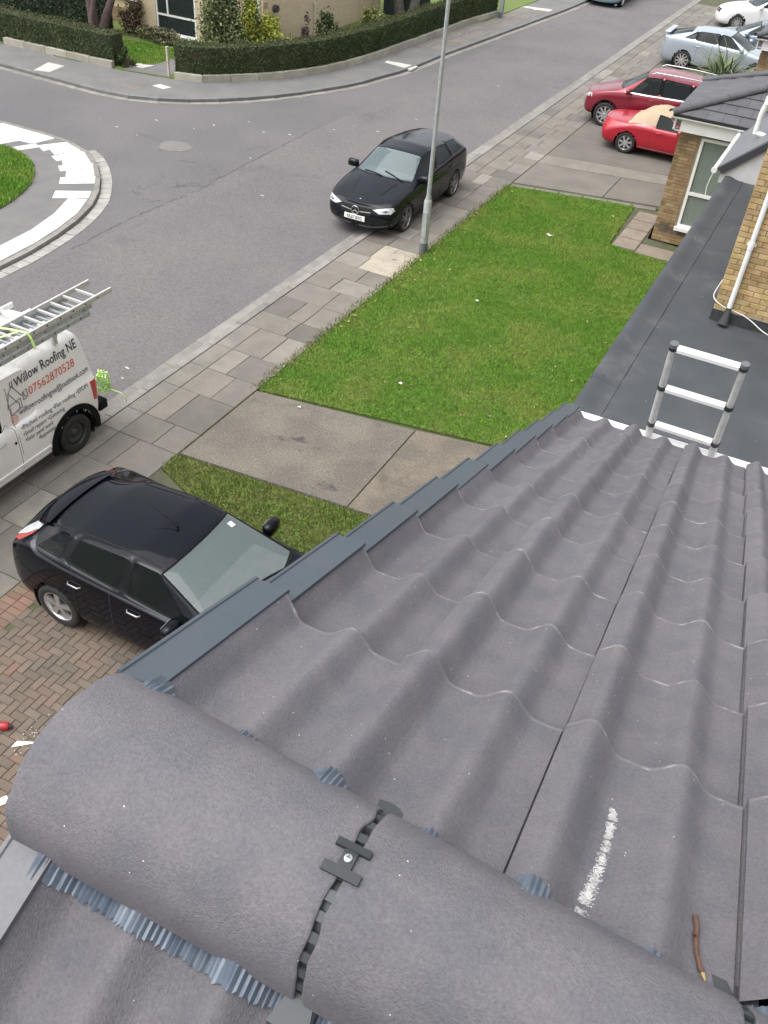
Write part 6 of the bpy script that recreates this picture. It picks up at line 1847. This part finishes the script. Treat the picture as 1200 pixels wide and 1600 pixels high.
# ================================================================== lamp columns
GALV = mat('galvanised', (0.40, 0.425, 0.43), 0.45, (0.33, 0.355, 0.365), ns=9, metal=0.25)
def lamp(loc, label, lean=0.0):
    t = empty('street_lamp', (loc[0], loc[1], -0.01), 0, label, 'street lamp', 'street lamps')
    MB().tube([(0, 0, 0), (0, 0, 0.24)], 0.088, 20).build('base_band', mat('lamp_band', (0.11, 0.125, 0.13), 0.6), t, smooth=True)
    MB().tube([(0, 0, 0.24), (0, 0, 1.16), (0, 0, 1.20)], [0.085, 0.085, 0.070], 20).build('base_column', GALV, t, smooth=True)
    MB().tube([(0, 0, 1.19), (0, 0, 1.27)], [0.062, 0.056], 20).build('collar', GALV, t, smooth=True)
    MB().tube([(0, 0, 1.26), (lean * 3, 0, 3.5), (lean * 6, 0, 6.0)], [0.047, 0.043, 0.036], 20).build('shaft', GALV, t, smooth=True)
    MB().box(-0.055, 0.055, -0.092, -0.080, 0.38, 0.95).build('access_door', GALV, t, bevel=0.004, seg=1)
    a = MB().tube([(lean * 6, 0, 5.9), (lean * 6 - 0.25, 0, 6.05), (lean * 6 - 0.6, 0, 6.1)], 0.03, 12).build('bracket', GALV, t, smooth=True)
    MB().lathe([(0.0, -0.08), (0.10, -0.06), (0.14, 0.0), (0.10, 0.05), (0, 0.07)], 16, 'z', (lean * 6 - 0.7, 0, 6.08)).build('lantern', GALV, t, smooth=True)
    return t
lamp((-7.39, 17.26), 'tall grey steel street lamp at the lawn edge in front of the dark estate car')
lamp((-15.12, 41.2), 'thin grey street lamp beside the long hedge across the road')
MB_ = MB().tube([(0, 0, 0), (0, 0, 1.0)], 0.05, 12)
bol = MB_.build('post', mat('post_dark', (0.05, 0.06, 0.055), 0.6)); bol.location = (-15.45, 42.3, 0)
tag(bol, 'short dark post at the hedge foot next to the farther street lamp', 'post')

# ================================================================== low walls and hedges across the road
def edging(sel, label, name='garden_edging'):
    t = empty(name, (0, 0, 0), 0, label, 'edging')
    stones_along(sel, -0.02, 0.13, -0.1, 0.21, t, 'edging_stone', mat('edging_concrete', (0.37, 0.345, 0.285), 0.88, (0.31, 0.29, 0.24), ns=3, var=0.14, fine=(50, 0.12)), gap=0.008, ch=0.012)
    return t
selR = resample([p for p in WB if p[0] > -20 and p[1] < 42], 0.92)
selL = resample([(-26.5, 23.8), (-23.9, 23.86), (-21.92, 23.95)], 0.95)
edging(selR, 'curved pale concrete edging stones at the foot of the long hedge')
edging(selL, 'straight pale concrete edging stones at the foot of the left hedge')
def hedge(name, label, Q, d0, d1, z0, z1, dens=900, m=HEDGE, size=0.030):
    """clipped hedge along Q between the offsets d0 and d1"""
    t = empty(name, (float(Q[0][0]), float(Q[0][1]), 0), 0, label, 'hedge', 'clipped hedges across the road')
    o = np.array([Q[0][0], Q[0][1], 0])
    ins = 0.05
    A = offset_path(Q, d0 + ins); B = offset_path(Q, d1 - ins)
    mb = MB()
    rows = [[(p[0] - o[0], p[1] - o[1], z) for p in C] for C, z in ((A, z0), (A, z1 - ins), (B, z1 - ins), (B, z0))]
    mb.grid(rows)
    for e in (0, -1): mb.add([r[e] for r in rows], [(0, 1, 2, 3)])
    mb.build('core', mat('hedge_core', (0.030, 0.042, 0.016), 0.9, (0.05, 0.05, 0.026), ns=4), t)
    Lg = np.concatenate([[0], np.cumsum(np.linalg.norm(np.diff(Q, axis=0), axis=1))]); Ltot = Lg[-1]
    def at_s(s, d):
        Qx = np.stack([np.interp(s, Lg, Q[:, 0]), np.interp(s, Lg, Q[:, 1])], 1)
        Nn = normals2(Q); nx = np.stack([np.interp(s, Lg, Nn[:, 0]), np.interp(s, Lg, Nn[:, 1])], 1)
        return Qx + nx * d[:, None]
    def cloud(n, kind):
        s = RNG.uniform(0, Ltot, n)
        wob = 0.035 * np.sin(s * 2.1) + 0.02 * np.sin(s * 5.3 + 1)
        if kind == 'front': d = d0 + RNG.normal(0, 0.02, n) + wob * 0.5; z = RNG.uniform(z0, z1, n)
        elif kind == 'back': d = d1 + RNG.normal(0, 0.02, n); z = RNG.uniform(z0, z1, n)
        elif kind == 'top': d = RNG.uniform(d0, d1, n); z = z1 + RNG.normal(0, 0.02, n) + wob
        else:
            s = np.where(RNG.random(n) < 0.5, RNG.normal(0, 0.03, n), RNG.normal(Ltot, 0.03, n)); d = RNG.uniform(d0, d1, n); z = RNG.uniform(z0, z1, n)
        p = at_s(s, d)
        return np.column_stack([p, z]) - o
    H = z1 - z0; W = d1 - d0
    C = np.concatenate([cloud(int(dens * Ltot * H), 'front'), cloud(int(dens * 0.5 * Ltot * H), 'back'), cloud(int(dens * 1.0 * W * H * 2), 'ends')])
    lf = mobj('foliage', leaves_mesh('foliage', C, size), m, t)
    C = cloud(int(dens * 1.3 * Ltot * W), 'top')
    mobj('clipped_top', leaves_mesh('clipped_top', C, size * 0.8), mat('hedge_top_leaf', (0.088, 0.095, 0.042), 0.75, (0.062, 0.075, 0.03), ns=1.5, island=0.4, spec=0.25), t)
    return t
hq = resample([p for p in WB if p[0] > -19.9 and p[1] < 42], 0.4)
hedge('hedge', 'long curved clipped green hedge round the corner garden opposite', hq, 0.10, 0.62, 0.05, 1.02)
hedge('hedge', 'straight clipped hedge in the upper left, beside the path gap', resample([(-34, 23.75), (-26.5, 23.8), (-23.9, 23.86), (-21.95, 23.95)], 0.4), 0.10, 0.75, 0.05, 0.98)
hedge('hedge', 'dark bushy hedge between two front gardens behind the dark tree trunks', resample([(-29.6, 26.0), (-27.4, 26.5), (-25.0, 27.4)], 0.4), -0.35, 0.45, 0.0, 1.15, 700, mat('hedge_blue', (0.030, 0.055, 0.034), 0.7, (0.045, 0.075, 0.040), ns=2, island=0.4), 0.045)
grass('garden_grass', 'mown garden grass beside the pale house opposite', [(-24.5, 24.8), (-21.9, 24.4), (-21.2, 25.2), (-21.0, 27.0), (-22.6, 27.2), (-24.5, 26.8)], 1400, GRASS, h=(0.03, 0.07), wd=0.013, z=0.02)
gp_ = MB().prism([(-21.6, 24.05), (-19.95, 24.30), (-20.2, 25.6), (-20.9, 27.9), (-21.6, 27.7), (-21.1, 25.4)], 0, 0.03).build('garden_walk', FOOTM); tag(gp_, kind='structure')
s_ = MB().prism([(-21.75, 24.35), (-21.1, 24.5), (-21.0, 24.95), (-21.6, 24.8)], 0.0, 0.055).build('stepping_slab', PALESLAB, gp_)
gpost = MB().box(-0.032, 0.032, -0.032, 0.032, 0, 0.88).box(-0.038, 0.038, -0.038, 0.038, 0.881, 0.91).build('gate_post', mat('post_pale', (0.50, 0.45, 0.37), 0.8, (0.36, 0.32, 0.26), ns=14)); gpost.location = (-19.92, 24.33, 0)
tag(gpost, 'short weathered pale post at the near end of the long hedge', 'post')

# ================================================================== pale brick house opposite
ho = empty('corner_house', (-21.3, 28.0, 0), 0, 'pale buff brick house opposite with large white-framed window behind the hedge', 'house')
def hb(name, x0, x1, y0, y1, z0, z1, m, par=ho, bev=0.0): return MB().box(x0 + 21.3, x1 + 21.3, y0 - 28, y1 - 28, z0, z1).build(name, m, par, bevel=bev)
def brick_mat(name, c1, c2, mort, rot):
    m = bpy.data.materials.new(name); m.use_nodes = True
    N, Lk = m.node_tree.nodes, m.node_tree.links
    b = N['Principled BSDF']; b.inputs['Roughness'].default_value = 0.88
    g = N.new('ShaderNodeNewGeometry'); sep = N.new('ShaderNodeSeparateXYZ'); Lk.new(g.outputs['Position'], sep.inputs[0])
    ad = N.new('ShaderNodeMath'); ad.operation = 'ADD'; Lk.new(sep.outputs[0], ad.inputs[0]); Lk.new(sep.outputs[1], ad.inputs[1])
    cb = N.new('ShaderNodeCombineXYZ'); Lk.new(ad.outputs[0], cb.inputs[0]); Lk.new(sep.outputs[2], cb.inputs[1])
    t = N.new('ShaderNodeTexBrick'); Lk.new(cb.outputs[0], t.inputs['Vector'])
    t.inputs['Scale'].default_value = 1.0; t.inputs['Brick Width'].default_value = 0.225; t.inputs['Row Height'].default_value = 0.075; t.inputs['Mortar Size'].default_value = 0.010
    t.inputs['Color1'].default_value = (*c1, 1); t.inputs['Color2'].default_value = (*c2, 1); t.inputs['Mortar'].default_value = (*mort, 1)
    n = N.new('ShaderNodeTexNoise'); n.inputs['Scale'].default_value = 1.6; n.inputs['Detail'].default_value = 6; Lk.new(g.outputs['Position'], n.inputs['Vector'])
    mr = N.new('ShaderNodeMapRange'); mr.inputs['To Min'].default_value = 0.82; mr.inputs['To Max'].default_value = 1.15; Lk.new(n.outputs['Fac'], mr.inputs['Value'])
    hs = N.new('ShaderNodeHueSaturation'); Lk.new(t.outputs['Color'], hs.inputs['Color']); Lk.new(mr.outputs['Result'], hs.inputs['Value'])
    Lk.new(hs.outputs['Color'], b.inputs['Base Color'])
    return m
PB_ = brick_mat('pale_brick', (0.64, 0.52, 0.345), (0.57, 0.455, 0.29), (0.54, 0.46, 0.335), 0)
GRIME = mat('brick_plinth', (0.20, 0.135, 0.085), 0.9, (0.30, 0.22, 0.13), ns=3, fine=(20, 0.2))
# projecting front block around the big window (opening left free)
fb = MB()
def fbx(x0, x1, y0, y1, z0, z1): fb.box(x0 + 21.3, x1 + 21.3, y0 - 28, y1 - 28, z0, z1)
fbx(-24.0, -23.29, 28.0, 28.9, 0.14, 5.1); fbx(-21.53, -21.20, 28.0, 28.9, 0.14, 5.1); fbx(-23.289, -21.531, 28.0, 28.9, 0.14, 0.215); fbx(-23.289, -21.531, 28.0, 28.9, 2.06, 5.1); fbx(-23.289, -21.531, 28.6, 28.9, 0.216, 2.059)
fb.build('bay_wall', PB_, ho)
hb('plinth', -23.98, -21.22, 28.02, 28.9, 0, 0.139, GRIME)
win = hb('window', -23.28, -21.54, 28.02, 28.10, 0.22, 0.29, WHITEP)
for nm, a in (('jamb', (-23.28, -23.22, 28.021, 28.10, 0.291, 2.05)), ('jamb', (-21.60, -21.54, 28.021, 28.10, 0.291, 2.05)), ('transom', (-23.219, -21.601, 28.022, 28.10, 0.80, 0.86)), ('head', (-23.219, -21.601, 28.022, 28.10, 1.99, 2.05)),
              ('mullion', (-22.80, -22.74, 28.023, 28.10, 0.861, 1.989))):
    hb(nm, *a, WHITEP, win)
hb('sill', -23.36, -21.46, 27.93, 28.019, 0.17, 0.23, WHITEP, win)
GLH = glass('house_glass', (0.035, 0.045, 0.042), 0.72)
hb('pane', -23.219, -21.601, 28.055, 28.062, 0.291, 0.799, GLH, win); hb('pane', -23.219, -22.801, 28.055, 28.062, 0.861, 1.989, GLH, win); hb('pane', -22.739, -21.601, 28.055, 28.062, 0.861, 1.989, GLH, win)
hb('room', -23.25, -21.57, 28.57, 28.59, 0.216, 2.05, mat('room_dark', (0.10, 0.10, 0.09), 0.9, (0.30, 0.29, 0.27), ns=2.4, lo=0.5, hi=0.6), win)
# houseplants behind the glass
C = np.concatenate([RNG.normal((c[0], 28.32 - 0, c[1]), (0.13, 0.05, 0.16), (120, 3)) for c in ((-22.4, 0.62), (-22.0, 0.55), (-22.2, 1.25), (-21.9, 1.15))])
C[:, 1] = np.clip(C[:, 1], 28.15, 28.5); C[:, 0] += 21.3; C[:, 1] -= 28.0
mobj('houseplant', leaves_mesh('houseplant', C, 0.06), mat('houseplant_leaf', (0.03, 0.06, 0.025), 0.7, island=0.4), win)
# main body
hb('main_wall', -27.2, -19.3, 28.9, 37.8, 0.0, 5.1, PB_)
hb('front_plinth', -27.19, -24.01, 28.86, 28.9, 0.0, 0.55, GRIME)
dr = hb('front_door', -21.15, -20.50, 28.84, 28.895, 0.05, 2.05, WHITEP, bev=0.004)
hb('door_panel', -21.08, -20.86, 28.828, 28.839, 0.95, 1.9, mat('door_glass', (0.25, 0.29, 0.30), 0.2), dr); hb('door_panel', -20.79, -20.57, 28.828, 28.839, 0.95, 1.9, mat('door_glass', (0.25, 0.29, 0.30), 0.2), dr)
hb('letter_slot', -20.95, -20.70, 28.825, 28.839, 0.62, 0.70, STEEL, dr)
hb('side_window', -20.10, -19.42, 28.84, 28.895, 1.05, 2.1, WHITEP)
w2 = hb('left_window', -26.3, -24.25, 28.80, 28.895, 0.86, 0.98, WHITEP)
hb('left_pane', -26.2, -24.35, 28.86, 28.895, 0.981, 2.0, GLH, w2)
MB().tube([(-19.15 + 21.3, 29.6 - 28, 1.35), (-19.30 + 21.3, 29.6 - 28, 1.35)], 0.12, 14).build('vent', mat('vent_dark', (0.06, 0.055, 0.05), 0.8), ho)
MB().box(-19.30 + 21.3, -19.26 + 21.3, 28.95 - 28, 29.15 - 28, 1.45, 1.62).build('meter_box', mat('meter_grey', (0.32, 0.28, 0.22), 0.8), ho)
MB().tube([(-19.24 + 21.3, 32.3 - 28, 0.1), (-19.24 + 21.3, 32.3 - 28, 1.1)], 0.02, 8).tube([(-19.24 + 21.3, 32.3 - 28, 1.1), (-19.24 + 21.3, 32.3 - 28, 1.2)], 0.05, 8).build('garden_light', mat('light_pole', (0.6, 0.57, 0.5), 0.6), ho)
MB().extrude_x([(28.4 - 28, 5.0), (28.4 - 28, 5.12), (33.35 - 28, 7.3), (38.3 - 28, 5.12), (38.3 - 28, 5.0)], -27.6 + 21.3, -18.9 + 21.3).build('roof', TILE, ho)
# dark timber fence beside it
fn = empty('fence', (-19.2, 37.9, 0), 0, 'dark green vertical board fence beside the pale house gable', 'fence')
for k in range(16):
    MB().box(0.135 * k, 0.135 * k + 0.125, 0.0, 0.022, 0, 1.85 + 0.01 * (k % 3)).build('board', mat('fence_dark', (0.020, 0.032, 0.027), 0.8, (0.03, 0.042, 0.036), ns=6, var=0.2), fn)
for zz in (0.4, 1.5):
    MB().box(0, 2.16, 0.023, 0.06, zz, zz + 0.08).build('rail', mat('fence_dark', (0.02, 0.03, 0.026), 0.8), fn)

# ---- neighbour further left
nh = empty('left_house', (-33, 31.0, 0), 0, 'buff brick house at the far upper left with white garage door', 'house')
MB().box(-6, 3.4, 0, 8, 0, 5.2).build('wall', PB_, nh)
MB().box(-0.6, 1.5, -0.05, -0.001, 0.05, 2.1).build('garage_door', WHITEP, nh)
MB().box(2.3, 3.0, -0.05, -0.001, 0.05, 2.1).build('front_door', mat('door_brown', (0.22, 0.10, 0.05), 0.5), nh)
MB().extrude_x([(-0.5, 5.1), (-0.5, 5.2), (4, 7.4), (8.5, 5.2), (8.5, 5.1)], -6.4, 3.8).build('roof', TILE, nh)
cl = empty('clad_porch', (-28.6, 29.6, 0), 0, 'cream clad porch with horizontal boards behind the dark hedge', 'porch')
for k in range(16):
    MB().extrude_x([(0.0, 0.15 * k + 0.3), (-0.022, 0.15 * k + 0.305), (-0.004, 0.15 * k + 0.448), (0.02, 0.15 * k + 0.448)], 0, 1.9).build('cladding_board', mat('cream_board', (0.66, 0.62, 0.50), 0.6, (0.60, 0.56, 0.45), ns=3, var=0.04), cl)
MB().box(0.01, 1.89, 0.021, 1.4, 0, 2.72).build('core', mat('cream_board', (0.66, 0.62, 0.50), 0.6), cl)
MB().box(-0.1, 2.0, -0.15, 1.5, 2.72, 2.82).build('roof', BLACKP, cl)
cn = empty('brick_planter', (-30.2, 28.2, 0), 0, 'low curved buff brick planter wall at the far upper left', 'planter')
MB().lathe([(0.95, 0), (1.0, 0.0), (1.0, 0.55), (0.86, 0.55), (0.86, 0.3), (0.0, 0.3)], 24, 'z').build('planter_wall', PB_, cn, smooth=True)

# ================================================================== trees and shrubs
TRUNK = mat('bark_grey', (0.165, 0.145, 0.125), 0.9, (0.10, 0.088, 0.078), ns=9, bump=0.8, bs=30)
TRUNKR = mat('bark_red', (0.085, 0.058, 0.055), 0.9, (0.13, 0.085, 0.085), ns=8, bump=0.8, bs=30)
def limb(mb, p, d, r, l, depth, rg):
    pts = [p]; rs = [r]
    n = 5
    for k in range(n):
        d = (d + Vector((rg.uniform(-1, 1), rg.uniform(-1, 1), rg.uniform(-0.3, 0.5))) * 0.16).normalized()
        p = p + d * (l / n); pts.append(p); rs.append(r * (1 - 0.55 * (k + 1) / n))
    mb.tube(pts, rs, 10 if r > 0.06 else 6)
    if depth > 0:
        for _ in range(rg.choice((2, 3, 3))):
            k = rg.randint(2, n); a = rg.uniform(0, 2 * PI)
            nd = (d + Vector((math.cos(a), math.sin(a), rg.uniform(0.0, 0.5))) * rg.uniform(0.6, 1.0)).normalized()
            limb(mb, pts[k], nd, rs[k] * 0.75, l * rg.uniform(0.55, 0.8), depth - 1, rg)
def tree(name, label, loc, stems, r, l, m, seed, depth=4, crown=None):
    t = empty(name, loc, 0, label, 'tree')
    rg = random.Random(seed)
    mb = MB()
    for dx, dy, sc in stems:
        mb.tube([(dx * 0.25, dy * 0.25, -0.05), (dx * 0.3, dy * 0.3, 0.12), (dx * 0.5, dy * 0.5, 0.5)], [r * sc * 1.6, r * sc * 1.15, r * sc], 12)
        limb(mb, Vector((dx * 0.5, dy * 0.5, 0.48)), Vector((dx * 0.35, dy * 0.35, 1)).normalized(), r * sc, l, depth, rg)
    mb.build('trunk', m, t, smooth=True, fix=False)
    if crown:
        n, col, sz, zc, rad = crown
        P = RNG.normal(size=(n, 3)); P /= np.linalg.norm(P, axis=1)[:, None]; P *= (RNG.random(n) ** 0.4)[:, None] * rad
        P *= 1 + 0.3 * np.sin(P[:, :1] * 4) * np.sin(P[:, 1:2] * 4 + 1); P[:, 2] = P[:, 2] * 0.8 + zc
        mobj('crown', leaves_mesh('crown', P, sz), col, t)
    return t
tree('tree', 'forked pale grey tree trunk behind the long hedge, beside the dark fence', (-17.56, 36.7, 0), [(0.55, 0.25, 0.85), (-0.55, 0.0, 0.8)], 0.26, 2.3, TRUNK, 3, 4, (500, mat('tree_leaf', (0.07, 0.09, 0.03), 0.7, island=0.4), 0.07, 5.6, 2.4))
tree('tree', 'dark reddish twin tree trunks rising behind the left hedge', (-24.55, 26.3, 0), [(-0.25, 0.0, 0.9), (0.45, 0.2, 0.75), (0.1, -0.5, 0.5)], 0.21, 2.3, TRUNKR, 8, 4, (500, mat('tree_leaf_b', (0.075, 0.08, 0.03), 0.7, island=0.4), 0.07, 5.2, 2.2))
def bush(name, label, loc, rx, ry, rz, n, m, size, core=None, cone=False, seed=1, stems=5):
    t = empty(name, loc, 0, label, 'shrub')
    rg = np.random.default_rng(seed)
    # clumps of leaves around random sub-centres, so that the outline stays uneven
    nc = max(8, n // 90)
    cz = rg.random(nc)
    ang = rg.uniform(0, 2 * PI, nc)
    prof_ = (1 - cz) ** 0.75 if cone else np.sqrt(np.clip(1 - (2 * cz - 0.85) ** 2 / 1.4, 0.05, 1))
    rad = np.sqrt(rg.random(nc)) * prof_
    CC = np.stack([np.cos(ang) * rad * rx, np.sin(ang) * rad * ry, cz * rz + 0.03], 1)
    k = rg.integers(0, nc, n)
    P = CC[k] + rg.normal(0, 1, (n, 3)) * np.array([rx, ry, rz * 0.8]) * 0.13
    P[:, 2] = np.clip(P[:, 2], 0.02, None)
    mobj('foliage', leaves_mesh('foliage', P, size), m, t)
    mb = MB()
    r2 = random.Random(seed)
    for _ in range(stems):
        a = r2.uniform(0, 2 * PI); f = r2.uniform(0.2, 0.6)
        mb.tube([(0, 0, 0), (rx * f * 0.5 * math.cos(a), ry * f * 0.5 * math.sin(a), rz * 0.4), (rx * f * math.cos(a), ry * f * math.sin(a), rz * 0.75)], [0.03, 0.02, 0.008], 6)
    mb.build('stems', TRUNKR, t)
    return t
CONIF = mat('conifer_leaf', (0.120, 0.145, 0.070), 0.75, (0.165, 0.190, 0.080), ns=2.5, island=0.4, spec=0.2)
GOLD = mat('golden_leaf', (0.40, 0.40, 0.065), 0.7, (0.20, 0.25, 0.055), ns=3, island=0.4, spec=0.25)
DULL = mat('dull_leaf', (0.12, 0.13, 0.065), 0.75, (0.17, 0.155, 0.08), ns=3, island=0.4)
VARI = mat('variegated_leaf', (0.33, 0.33, 0.10), 0.7, (0.10, 0.15, 0.045), ns=14, island=0.3)
bush('conifer', 'tall grey-green conifer bush hiding the pale house door', (-19.75, 27.1, 0), 1.05, 0.95, 2.9, 11000, CONIF, 0.055, cone=True, seed=2)
bush('conifer', 'golden conifer standing behind the grey-green conifer bush', (-18.95, 27.6, 0), 0.6, 0.6, 2.2, 3600, GOLD, 0.050, cone=True, seed=3)
bush('shrub', 'rounded yellow-green shrub beside the conifers at the house corner', (-18.6, 28.2, 0), 0.75, 0.65, 1.2, 3800, GOLD, 0.055, seed=4)
bush('shrub', 'small dark green shrub behind the long hedge under the gable wall', (-17.75, 30.6, 0), 0.5, 0.5, 1.1, 1800, HEDGE, 0.05, seed=5)
bush('shrub', 'bare purplish shrub left of the small dark green one', (-18.2, 29.9, 0), 0.35, 0.35, 1.15, 420, mat('purple_twig', (0.12, 0.085, 0.085), 0.8, island=0.3), 0.05, seed=6)
bush('shrub', 'yellow and green variegated shrub near the fence behind the hedge', (-17.45, 33.6, 0), 0.55, 0.5, 0.95, 2200, VARI, 0.05, seed=7)
bush('shrub', 'reddish-brown rounded shrub by the dark tree trunks', (-24.2, 27.8, 0), 0.55, 0.5, 1.3, 1900, mat('russet_leaf', (0.12, 0.075, 0.045), 0.75, (0.075, 0.07, 0.035), ns=3, island=0.4), 0.05, seed=8)
bush('shrub', 'low dull green bedding plants along the pale house front', (-22.9, 27.55, 0), 1.3, 0.35, 0.4, 2200, DULL, 0.05, seed=9)
bush('shrub', 'low leafy plants between window bay and conifer bush', (-20.9, 26.9, 0), 0.6, 0.35, 0.45, 1300, mat('leafy_green', (0.09, 0.15, 0.06), 0.75, island=0.4), 0.05, seed=10)
bush('shrub', 'small ragged shrub at the end of the left hedge', (-21.6, 24.35, 0), 0.35, 0.3, 0.55, 900, HEDGE, 0.04, seed=11)
bush('shrub', 'dark red-leaved shrub at the far upper left planter', (-29.3, 28.6, 0.2), 0.7, 0.6, 1.0, 1500, mat('maroon_leaf', (0.10, 0.035, 0.03), 0.7, island=0.4), 0.06, seed=12)
bush('shrub', 'dark bush beyond the white saloon at the upper right corner', (-4.2, 52.6, 0), 2.2, 1.2, 1.9, 5200, HEDGE, 0.07, seed=13)
bush('shrub', 'dark shrub at the foot of the flat roof wall beside the grass strip', (-3.35, 7.35, 0), 0.8, 0.35, 0.75, 2600, mat('strip_shrub_leaf', (0.045, 0.055, 0.028), 0.75, (0.08, 0.075, 0.04), ns=5, island=0.4), 0.035, seed=14)
# spiky plant in front of the silver-blue car
ph = empty('spiky_plant', (-4.35, 34.6, 0), 0, 'large spiky green and yellow strap-leaved plant in front of the silver-blue fastback', 'plant')
SPK = [mat('strap_leaf_a', (0.085, 0.125, 0.055), 0.5, (0.13, 0.17, 0.075), ns=3, var=0.3), mat('strap_leaf_b', (0.24, 0.25, 0.10), 0.5, (0.17, 0.20, 0.09), ns=3, var=0.2)]
rg = random.Random(5)
for k in range(230):
    a = rg.uniform(0, 2 * PI); ln = rg.uniform(1.1, 2.1); el = rg.uniform(0.45, 1.5); droop = rg.uniform(0.6, 1.9)
    p = Vector((rg.uniform(-0.22, 0.22), rg.uniform(-0.22, 0.22), rg.uniform(0.05, 0.45)))
    A_, B_ = [], []
    side = Vector((-math.sin(a), math.cos(a), 0))
    for q in range(7):
        t = q / 6
        e = el - droop * t * t
        if q: p = p + Vector((math.cos(a) * math.cos(e), math.sin(a) * math.cos(e), math.sin(e))) * (ln / 6)
        wv = 0.036 * (1 - t ** 2.2) + 0.003
        A_.append(p + side * wv); B_.append(p - side * wv)
    MB().grid([A_, B_]).build('leaf', SPK[0] if rg.random() < 0.7 else SPK[1], ph, smooth=True, fix=False)

# ================================================================== next bay house up the street
b2 = copy_tree(bay_h)
b2.location = (-3.02, 30.9, 0)
b2['label'] = 'second brown brick bay with dark hipped roof, beyond the dark red SUV'

# ================================================================== bits on the block paving at the lower left
tool = empty('power_tool', (-5.87, 3.44, 0.0), 0.5, 'black and red cordless power tool lying on the block paving', 'tool')
MB().tube([(-0.22, 0, 0.035), (-0.02, 0, 0.038)], [0.026, 0.030], 12).build('grip', TRIMB, tool, smooth=True)
MB().tube([(-0.03, 0, 0.042), (0.0, 0, 0.044), (0.07, 0, 0.044), (0.085, 0, 0.042)], [0.036, 0.046, 0.046, 0.034], 14).build('motor_body', mat('tool_red', (0.33, 0.02, 0.025), 0.4), tool, smooth=True)
MB().tube([(0.08, 0, 0.042), (0.12, 0, 0.042)], [0.028, 0.016], 12).build('chuck', BLACKP, tool, smooth=True)
MB().box(-0.32, -0.20, -0.04, 0.04, 0.0, 0.075).build('battery', BLACKP, tool, bevel=0.01)
OFFC = mat('upvc_offcut', (0.78, 0.78, 0.76), 0.4)
o = MB().prism([(0, 0), (0.24, 0.13), (0.02, 0.085)], 0, 0.012).build('offcut', OFFC); o.location = (-5.60, 3.31, 0.004); o.rotation_euler = (0, 0, 0.25)
tag(o, 'pointed white plastic offcut on the block paving by the power tool', 'offcut', 'white offcuts on the paving')
o = MB().prism([(0, 0), (0.16, 0.03), (0.15, 0.11), (0.03, 0.09)], 0, 0.015).build('offcut', OFFC); o.location = (-5.22, 2.68, 0.004); o.rotation_euler = (0, 0, 0.9)
tag(o, 'squarish white plastic offcut on the paving close to the ridge end', 'offcut', 'white offcuts on the paving')
dust = MB()
rg = random.Random(2)
for k in range(90):
    x, y, s = rg.gauss(-5.42, 0.13), rg.gauss(3.50, 0.10), rg.uniform(0.002, 0.008)
    dust.prism([(x + s * math.cos(t) * rg.uniform(0.6, 1.2), y + s * math.sin(t) * rg.uniform(0.6, 1.2)) for t in np.linspace(0, 2 * PI, 6, endpoint=False)], 0, 0.006)
o = dust.build('cutting_debris', mat('dust_pale', (0.52, 0.51, 0.48), 0.9), fix=False)
tag(o, 'pale cutting dust and chips on the block paving', 'debris', kind='stuff')
